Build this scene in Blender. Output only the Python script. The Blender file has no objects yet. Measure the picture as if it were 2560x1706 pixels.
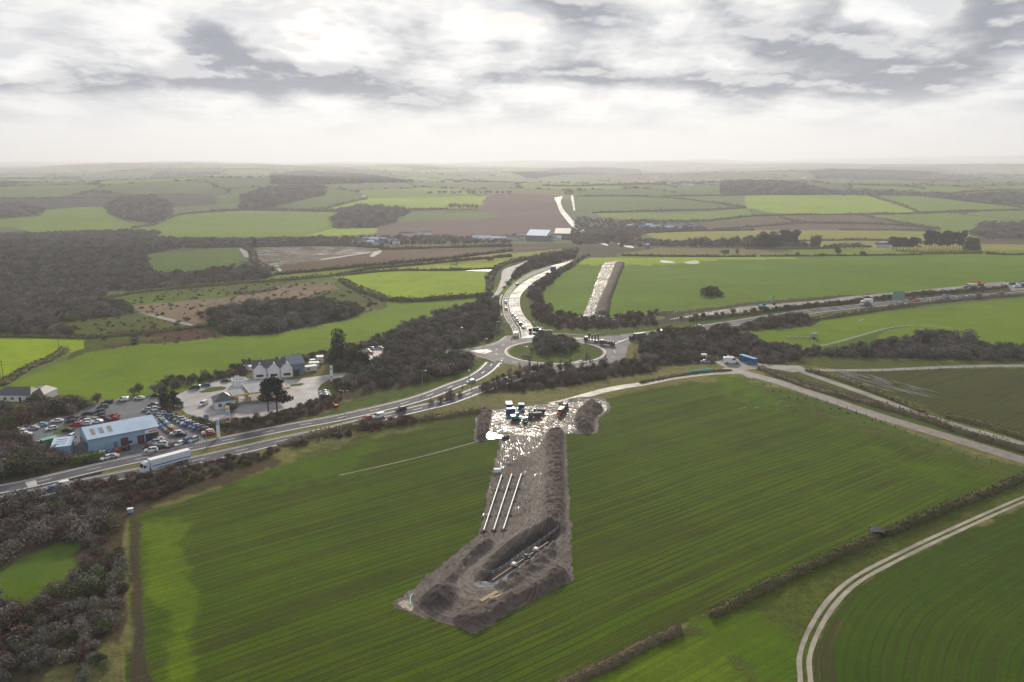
import bpy, bmesh, math, random
import numpy as np
from mathutils import Vector, Matrix
random.seed(7); np.random.seed(7)
rad = math.radians
scene = bpy.context.scene
COL = scene.collection

# ------------------------------------------------------------------ camera, world, sun, exposure
CAM_Z = 100.0
FPX = 28.0/36.0*2560.0                       # focal length in pixels of the 2560 wide photograph
PITCH = math.atan((853-408)/FPX)
cam_data = bpy.data.cameras.new('camera'); cam_data.lens = 28; cam_data.sensor_width = 36
cam_data.clip_start = 0.5; cam_data.clip_end = 60000
cam = bpy.data.objects.new('camera', cam_data); COL.objects.link(cam)
cam.location = (0, 0, CAM_Z); cam.rotation_euler = (rad(90)-PITCH, 0, 0)
scene.camera = cam
scene.view_settings.view_transform = 'Standard'
scene.view_settings.look = 'None'
scene.view_settings.exposure = 0.08
scene.view_settings.gamma = 1.0
scene.view_settings.use_curve_mapping = False
scene.render.engine = 'CYCLES'
scene.cycles.use_denoising = True
scene.cycles.max_bounces = 5
scene.cycles.diffuse_bounces = 2
scene.cycles.glossy_bounces = 2
scene.cycles.volume_bounces = 0
scene.cycles.transparent_max_bounces = 6
scene.cycles.sample_clamp_indirect = 4
scene.cycles.sample_clamp_direct = 12

SUN_EL, SUN_AZ = rad(21.0), rad(-0.5)        # azimuth measured from +Y towards +X
sun_data = bpy.data.lights.new('sun', 'SUN'); sun_data.energy = 3.9; sun_data.angle = rad(6.0)
sun_data.color = (1.0, 0.90, 0.74)
sun = bpy.data.objects.new('sun', sun_data); COL.objects.link(sun)
sdir = Vector((math.sin(SUN_AZ)*math.cos(SUN_EL), math.cos(SUN_AZ)*math.cos(SUN_EL), math.sin(SUN_EL)))
sun.rotation_euler = sdir.to_track_quat('Z', 'Y').to_euler()
sun.location = (0, 0, 400)

CP, SP = math.cos(PITCH), math.sin(PITCH)
def ray(px, py):
    px = np.asarray(px, float); py = np.asarray(py, float)
    u = (px-1280)/FPX; v = (853-py)/FPX
    return u, CP+v*SP, -SP+v*CP
def to_px(x, y, z):
    zz = z-CAM_Z
    dep = y*CP - zz*SP
    up = y*SP + zz*CP
    dep = np.where(np.abs(dep) < 1e-3, 1e-3, dep)
    return 1280+FPX*x/dep, 853-FPX*up/dep, dep

# ------------------------------------------------------------------ node helpers
def nd(nt, typ, ins=None, **props):
    n = nt.nodes.new(typ)
    for k, v in props.items(): setattr(n, k, v)
    for k, v in (ins or {}).items():
        s = n.inputs[k]
        if isinstance(v, bpy.types.NodeSocket): nt.links.new(v, s)
        else: s.default_value = v
    return n
def mt(nt, op, a, b=0.0, c=0.0, clamp=False):
    return nd(nt, 'ShaderNodeMath', {0: a, 1: b, 2: c}, operation=op, use_clamp=clamp).outputs[0]
def vm(nt, op, a, b=(0, 0, 0)):
    n = nd(nt, 'ShaderNodeVectorMath', {0: a, 1: b}, operation=op)
    return n.outputs['Value'] if op in ('LENGTH', 'DOT_PRODUCT', 'DISTANCE') else n.outputs[0]
def mixc(nt, f, a, b, mode='MIX'):
    n = nt.nodes.new('ShaderNodeMix'); n.data_type = 'RGBA'; n.blend_type = mode; n.clamp_factor = True
    for s, v in ((n.inputs[0], f), (n.inputs[6], a), (n.inputs[7], b)):
        if isinstance(v, bpy.types.NodeSocket): nt.links.new(v, s)
        elif s.type == 'RGBA': s.default_value = (*v[:3], 1)
        else: s.default_value = v
    return n.outputs[2]
def ramp(nt, f, lo, hi, smooth=True, a=0.0, b=1.0):
    return nd(nt, 'ShaderNodeMapRange', {0: f, 1: lo, 2: hi, 3: a, 4: b}, interpolation_type='SMOOTHSTEP' if smooth else 'LINEAR', clamp=True).outputs[0]
def noise(nt, vec, scale, detail=4, rough=0.55, dist=0.0):
    return nd(nt, 'ShaderNodeTexNoise', {'Vector': vec, 'Scale': scale, 'Detail': detail, 'Roughness': rough, 'Distortion': dist}).outputs['Fac']
def comb(nt, x, y, z=0.0):
    return nd(nt, 'ShaderNodeCombineXYZ', {0: x, 1: y, 2: z}).outputs[0]
def vmul(nt, v, s):
    return vm(nt, 'MULTIPLY', v, s)
def attr(nt, name, out='Color'):
    return nd(nt, 'ShaderNodeAttribute', attribute_name=name).outputs[out]

# ------------------------------------------------------------------ sky
world = bpy.data.worlds.new("World"); scene.world = world; world.use_nodes = True
def build_sky():
    nt = world.node_tree; nt.nodes.clear()
    tc = nt.nodes.new('ShaderNodeTexCoord').outputs['Generated']
    d = vm(nt, 'NORMALIZE', tc)
    s = nd(nt, 'ShaderNodeSeparateXYZ', {0: d}); x, y, z = s.outputs
    sky = nt.nodes.new('ShaderNodeTexSky'); sky.sky_type = 'NISHITA'; sky.sun_disc = False
    sky.sun_elevation = SUN_EL; sky.sun_rotation = SUN_AZ; sky.dust_density = 2.0
    zc = mt(nt, 'MAXIMUM', z, 0.0)
    zp = mt(nt, 'ADD', zc, 0.17)
    u = mt(nt, 'DIVIDE', x, zp); v = mt(nt, 'DIVIDE', y, zp)
    p = comb(nt, mt(nt, 'MULTIPLY', u, 1.15), mt(nt, 'MULTIPLY', v, .95), 3.7)
    n1 = noise(nt, p, 2.2, 8, 0.52, 0.0)
    n2 = noise(nt, vm(nt, 'ADD', p, (0, -0.12, 0.0)), 2.2, 5, 0.52, 0.0)
    big = noise(nt, vm(nt, 'ADD', p, (11, 5, 0)), 0.42, 2, 0.5)
    az = mt(nt, 'ARCTAN2', x, y); el = mt(nt, 'ARCSINE', z)
    # dark cloud banks seen in this sky: (x, y, half width, half height, weight) in the v scale of the notes
    blobs = [(1850, 70, 430, 100, .20), (2090, 188, 190, 34, .20), (640, 192, 300, 40, .21), (360, 95, 190, 60, .11),
             (1260, 178, 200, 26, .20), (1060, 122, 170, 30, .13), (900, 30, 150, 45, .10), (20, 225, 110, 38, .16),
             (1090, 240, 60, 22, .10), (1300, 5, 130, 30, .12), (560, 120, 130, 40, .08), (1660, 190, 160, 28, .12), (1860, 245, 190, 26, .09),
             (2060, 15, 70, 30, -.32), (1560, 100, 120, 60, -.14), (1180, 55, 170, 50, -.12), (620, 60, 160, 50, -.12), (200, 240, 150, 30, -.08),
             (90, 40, 130, 60, -.10), (1500, 235, 200, 30, -.06)]
    acc = None
    wob = nd(nt, 'ShaderNodeTexNoise', {'Vector': d, 'Scale': 9.0, 'Detail': 4.0}).outputs['Color']
    ws = nd(nt, 'ShaderNodeSeparateXYZ', {0: wob})
    azw = mt(nt, 'ADD', az, mt(nt, 'MULTIPLY', mt(nt, 'SUBTRACT', ws.outputs[0], 0.5), 0.16))
    elw = mt(nt, 'ADD', el, mt(nt, 'MULTIPLY', mt(nt, 'SUBTRACT', ws.outputs[1], 0.5), 0.05))
    for bx, by, rx, ry, w in blobs:
        a, b, c = ray(bx*1.088, by*1.088); L = math.sqrt(a*a+b*b+c*c)
        a0 = math.atan2(a, b); e0 = math.asin(c/L)
        q1 = mt(nt, 'MULTIPLY', mt(nt, 'SUBTRACT', azw, a0), 1830/rx)
        q2 = mt(nt, 'MULTIPLY', mt(nt, 'SUBTRACT', elw, e0), 1830/ry)
        r2 = mt(nt, 'ADD', mt(nt, 'MULTIPLY', q1, q1), mt(nt, 'MULTIPLY', q2, q2))
        g = mt(nt, 'MULTIPLY', mt(nt, 'EXPONENT', mt(nt, 'MULTIPLY', mt(nt, 'POWER', r2, 1.7), -0.9)), w*1.65)
        acc = g if acc is None else mt(nt, 'ADD', acc, g)
    fb = mt(nt, 'SUBTRACT', n1, .5)
    dens = mt(nt, 'ADD', mt(nt, 'MULTIPLY', fb, 1.35), acc)
    dens = mt(nt, 'ADD', dens, mt(nt, 'MULTIPLY', mt(nt, 'SUBTRACT', big, 0.5), 0.20))
    hz = ramp(nt, el, 0.020, 0.090)                       # towards the horizon all melts into pale air
    dark = mt(nt, 'MULTIPLY', ramp(nt, dens, 0.0, 0.34), hz)
    soft = mt(nt, 'MULTIPLY', ramp(nt, n1, 0.40, 0.62), mt(nt, 'MULTIPLY', ramp(nt, el, 0.0, 0.07), .8))
    edge = mt(nt, 'SUBTRACT', n1, n2)                     # relief: lit edges against thicker cores
    cs = vm(nt, 'DOT_PRODUCT', d, tuple(sdir))
    glow = ramp(nt, cs, 0.50, 0.97)
    lit = mixc(nt, glow, (5.6, 5.9, 6.5), (9.7, 9.65, 9.45))
    grey = mixc(nt, glow, (2.0, 2.3, 2.9), (3.0, 3.25, 3.8))
    c = mixc(nt, soft, lit, mixc(nt, glow, (3.8, 4.15, 4.7), (6.2, 6.35, 6.7)))
    gap = mt(nt, 'MULTIPLY', ramp(nt, dens, -0.06, -0.26), mt(nt, 'MULTIPLY', hz, 0.6))
    skyc = mixc(nt, 0.8, sky.outputs[0], (7.0, 7.6, 8.4))
    c = mixc(nt, gap, c, skyc)
    c = mixc(nt, dark, c, grey)
    c = mixc(nt, mt(nt, 'MULTIPLY', ramp(nt, edge, 0.0, 0.11), mt(nt, 'MULTIPLY', hz, 0.45)), c, (10.8, 10.7, 10.3))
    c = mixc(nt, mt(nt, 'MULTIPLY', ramp(nt, edge, 0.0, -0.11), mt(nt, 'MULTIPLY', hz, 0.34)), c, (3.6, 3.8, 4.3))
    low = mixc(nt, glow, (6.0, 6.15, 6.3), (9.0, 8.85, 8.45))
    c = mixc(nt, ramp(nt, el, 0.085, 0.0), c, low)
    bg = nd(nt, 'ShaderNodeBackground', {'Color': c, 'Strength': 0.1})
    out = nt.nodes.new('ShaderNodeOutputWorld'); nt.links.new(bg.outputs[0], out.inputs[0])
build_sky()

# ------------------------------------------------------------------ coordinate notes: crops of the photograph the outlines were read from
def vv(p): return [(a*1.088, b*1.088) for a, b in p]
def crop(ox, oy, s): return lambda p: [(ox+a*s, oy+b*s) for a, b in p]
cA = crop(0, 900, .272); cB = crop(400, 800, .272); cC = crop(1000, 580, .272); cD = crop(1000, 940, .272)
cE = crop(960, 1260, .2295); cF = crop(1600, 600, .408); cG = crop(0, 380, .544); cK = crop(1280, 380, .544)
ca = crop(0, 1150, .3546); cb = crop(1400, 1150, .493); cc = crop(20, 1000, .136); cd = crop(340, 1000, .102)
ce = crop(1240, 760, .17); cf = crop(560, 840, .1785); cg = crop(1180, 990, .153); ch = crop(1740, 860, .1105)

# ------------------------------------------------------------------ terrain height
_prof_y = np.array([-2e4, 700, 860, 1050, 1300, 1600, 1900, 2200, 2550, 2950, 3500, 4300, 5200, 6500, 8000, 9500, 12000, 15000, 19000, 40000.])
_prof_z = np.array([0, 0, -1, -10, -24, -28, -18, 0, 20, 32, 22, 12, 40, 28, 62, 50, 78, 80, 90, 90.])
def _pchip(x):
    k = np.clip(np.searchsorted(_prof_y, x)-1, 0, len(_prof_y)-2)
    x0, x1 = _prof_y[k], _prof_y[k+1]; t = (x-x0)/(x1-x0); t = np.clip(t, 0, 1); t = t*t*(3-2*t)*0.6+t*0.4
    return _prof_z[k]*(1-t)+_prof_z[k+1]*t
def height(x, y):
    x = np.asarray(x, float); y = np.asarray(y, float)
    z = _pchip(y + 0.06*x)
    a = np.clip((y-1300)/2200, 0, 1)
    z = z + a*(9*np.sin(x/610+1.1+y/1500)+7*np.sin(x/333+2.0-y/900)+4*np.sin(x/171+y/390))
    b = np.clip((y-3200)/3500, 0, 1)*np.clip((22000-y)/10000, .35, 1)
    z = z + b*(15*np.sin(x/1150+y/2100)+10*np.sin(x/620-y/1300+2)+5*np.sin(x/260+y/500+1))
    c_ = np.clip((y-9000)/4000, 0, 1)
    z = z + c_*(9*np.sin(x/1700+1.3)+6*np.sin(x/760+y/3000)+3*np.sin(x/330+y/1500+2))
    z = z - 17*np.exp(-((x+430)/210)**2-((y-720)/190)**2)*np.clip((y-430)/150, 0, 1)
    z = z - 7*np.exp(-((x+260)/150)**2-((y-1050)/160)**2)
    cap = 84+np.clip((y-5500)/3500, 0, 1)*34
    z = z + np.clip((y-5500)/3000, 0, 1)*(14*np.sin(x/1450+2.2+y/5200)+9*np.sin(x/590+y/2600))
    z = np.where(z > cap, cap+12*np.tanh((z-cap)/12), z)
    f = np.clip((y-12500)/6500, 0, 1); f = f*f*(3-2*f)
    return z + f*(22+135*np.clip((x-600)/12500, 0, 1)**1.2+10*np.sin(x/1900+.5)+5*np.sin(x/640+1))
_TS = np.concatenate([np.linspace(60, 1500, 300), np.geomspace(1510, 22000, 420)])
def g2w(px, py):
    """pixel of the photograph -> point on the ground"""
    px = np.atleast_1d(np.asarray(px, float)); py = np.atleast_1d(np.asarray(py, float))
    dx, dy, dz = ray(px, py)
    X = np.outer(dx/dy, _TS); Y = np.broadcast_to(_TS, X.shape); Z = CAM_Z+np.outer(dz/dy, _TS)
    below = Z < height(X, Y)
    k = np.where(below.any(1), below.argmax(1), len(_TS)-1); k = np.maximum(k, 1)
    i = np.arange(len(px)); Hh = height(X, Y)
    e0 = Z[i, k-1]-Hh[i, k-1]; e1 = Z[i, k]-Hh[i, k]
    f = np.clip(e0/np.where(np.abs(e0-e1) < 1e-9, 1, e0-e1), 0, 1)
    t = _TS[k-1]*(1-f)+_TS[k]*f
    for _ in range(3):      # refine
        x = dx/dy*t; h = height(x, t); t2 = (h-CAM_Z)/(dz/dy)
        ok = (t2 > _TS[k-1]) & (t2 < _TS[k]) & (t < 1400); t = np.where(ok, t2, t)
    x = dx/dy*t
    return np.stack([x, t, height(x, t)], 1)
def W(p):
    a = np.array(p, float); return g2w(a[:, 0], a[:, 1])
def W1(p):
    return W([p])[0]
def smooth(pts, n=6, closed=False):
    P = np.asarray(pts, float); m = len(P); out = []
    rng = range(m if closed else m-1)
    for i in rng:
        if closed: a, b, c, d = P[(i-1) % m], P[i], P[(i+1) % m], P[(i+2) % m]
        else: a, b, c, d = P[max(i-1, 0)], P[i], P[i+1], P[min(i+2, m-1)]
        for k in range(n):
            t = k/n
            out.append(.5*((2*b)+(c-a)*t+(2*a-5*b+4*c-d)*t*t+(3*b-a-3*c+d)*t**3))
    if not closed: out.append(P[-1])
    return np.array(out)
def inpoly(px, py, poly):
    poly = np.asarray(poly, float)
    res = np.zeros(px.shape, bool)
    m = (px >= poly[:, 0].min()) & (px <= poly[:, 0].max()) & (py >= poly[:, 1].min()) & (py <= poly[:, 1].max())
    if not m.any(): return res
    X = px[m]; Y = py[m]; r = np.zeros(X.shape, bool)
    j = len(poly)-1
    for i in range(len(poly)):
        xi, yi = poly[i]; xj, yj = poly[j]
        if yi != yj:
            c = ((yi > Y) != (yj > Y)) & (X < (xj-xi)*(Y-yi)/(yj-yi)+xi)
            r ^= c
        j = i
    res[m] = r
    return res
def edge_dist(x, y, poly, closed=True):
    poly = np.asarray(poly, float); D = np.full(np.shape(x), 1e9)
    n = len(poly)
    for i in range(n if closed else n-1):
        ax, ay = poly[i][:2]; bx, by = poly[(i+1) % n][:2]
        L = (bx-ax)**2+(by-ay)**2+1e-12
        t = np.clip(((x-ax)*(bx-ax)+(y-ay)*(by-ay))/L, 0, 1)
        D = np.minimum(D, np.hypot(x-ax-t*(bx-ax), y-ay-t*(by-ay)))
    return D
def vnoise(x, y, s, seed=0):
    """smooth value noise, 0..1"""
    x = np.asarray(x)/s+seed*17.3; y = np.asarray(y)/s+seed*9.1
    xi = np.floor(x); yi = np.floor(y); fx = x-xi; fy = y-yi; fx = fx*fx*(3-2*fx); fy = fy*fy*(3-2*fy)
    def h(a, b):
        q = np.sin(a*127.1+b*311.7+seed*74.7)*43758.5453; return q-np.floor(q)
    return (h(xi, yi)*(1-fx)+h(xi+1, yi)*fx)*(1-fy)+(h(xi, yi+1)*(1-fx)+h(xi+1, yi+1)*fx)*fy

# ------------------------------------------------------------------ tagging and mesh helpers
def tag(o, label=None, cat=None, group=None, kind=None):
    if label: o['label'] = label
    if cat: o['category'] = cat
    if group: o['group'] = group
    if kind: o['kind'] = kind
    return o
def mesh_obj(name, verts, faces, mats, parent=None, mi=None, smooth_=False):
    me = bpy.data.meshes.new(name)
    me.from_pydata([tuple(map(float, v)) for v in verts], [], [tuple(int(i) for i in f) for f in faces])
    for m in (mats if isinstance(mats, (list, tuple)) else [mats]): me.materials.append(m)
    if mi is not None: me.polygons.foreach_set('material_index', mi)
    if smooth_: me.polygons.foreach_set('use_smooth', [True]*len(me.polygons))
    me.update()
    o = bpy.data.objects.new(name, me); COL.objects.link(o)
    if parent: o.parent = parent
    return o
def fast_mesh(name, V, F4, mat):
    """quads or tris from numpy arrays"""
    me = bpy.data.meshes.new(name); k = F4.shape[1]
    me.vertices.add(len(V)); me.vertices.foreach_set('co', V.astype(np.float32).ravel())
    me.loops.add(F4.size); me.loops.foreach_set('vertex_index', F4.astype(np.int32).ravel())
    me.polygons.add(len(F4)); me.polygons.foreach_set('loop_start', np.arange(0, F4.size, k, dtype=np.int32))
    me.polygons.foreach_set('loop_total', np.full(len(F4), k, np.int32))
    for m in (mat if isinstance(mat, (list, tuple)) else [mat]): me.materials.append(m)
    me.update(calc_edges=True)
    return me
def link(name, me, parent=None):
    o = bpy.data.objects.new(name, me); COL.objects.link(o)
    if parent: o.parent = parent
    return o
def set_attr(me, name, arr, typ='FLOAT_COLOR'):
    a = me.attributes.new(name, typ, 'POINT')
    if typ == 'FLOAT_COLOR':
        q = np.ones((len(arr), 4), np.float32); q[:, :arr.shape[1]] = arr; a.data.foreach_set('color', q.ravel())
    elif typ == 'FLOAT_VECTOR': a.data.foreach_set('vector', arr.astype(np.float32).ravel())
    else: a.data.foreach_set('value', arr.astype(np.float32).ravel())
def mat(name, col=(.5, .5, .5), rough=.6, metal=0.0, spec=.5, build=None):
    m = bpy.data.materials.new(name); m.use_nodes = True; nt = m.node_tree
    b = nt.nodes['Principled BSDF']
    b.inputs['Base Color'].default_value = (*col, 1); b.inputs['Roughness'].default_value = rough
    b.inputs['Metallic'].default_value = metal; b.inputs['Specular IOR Level'].default_value = spec
    m.diffuse_color = (*col, 1)
    if build: build(nt, b)
    return m
def L(nt, a, b): nt.links.new(a, b)
def pos(nt): return nt.nodes.new('ShaderNodeNewGeometry').outputs['Position']
def bump(nt, b, h, strength=.5, dist=.1):
    n = nd(nt, 'ShaderNodeBump', {'Height': h, 'Strength': strength, 'Distance': dist}); L(nt, n.outputs[0], b.inputs['Normal']); return n
# ------------------------------------------------------------------ what covers the ground (base colours)
GR = {  # name: (rgb, row strength, tuft strength, wet streak strength)
 'crop':   ((.058, .100, .007), 1.0, .25, .0), 'cropy': ((.092, .150, .009), .5, .35, .0), 'croplush': ((.066, .118, .008), .35, .3, 0),
 'cropd':  ((.043, .082, .008), .6, .25, .0),
 'grassb': ((.200, .285, .012), .12, .25, .0), 'grassm': ((.118, .185, .014), .12, .25, .0), 'grassd': ((.070, .118, .018), .15, .3, .0),  # bright and mid pastures: sunlit brightness is put into the colour
 'grassbig': ((.092, .160, .010), .12, .2, .0),
 'rough':  ((.078, .098, .020), .0, 1.0, .0), 'verge': ((.072, .105, .020), .0, .8, .0), 'olive': ((.200, .205, .035), .1, .5, .0),
 'scrub':  ((.070, .056, .034), .0, 1.0, .0), 'scrubr': ((.070, .040, .028), .0, .8, .0), 'woodfl': ((.050, .042, .030), .0, .8, .0),
 'plough': ((.105, .066, .050), .5, .3, .0), 'ploughw': ((.085, .062, .048), .6, .3, .8), 'ploughg': ((.062, .072, .022), .9, .3, .0),
 'heath':  ((.115, .066, .066), .1, 1.0, .0), 'tan':    ((.20, .150, .105), .0, 1.0, .0), 'soil': ((.060, .050, .034), .5, .6, .0), 'farg': ((.092, .122, .038), .1, .2, .0),
 'farm': ((.070, .095, .042), .1, .2, 0), 'hay': ((.15, .145, .055), .1, .9, 0), 'mudw': ((.070, .054, .040), .0, .5, 1.0),
}
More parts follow.
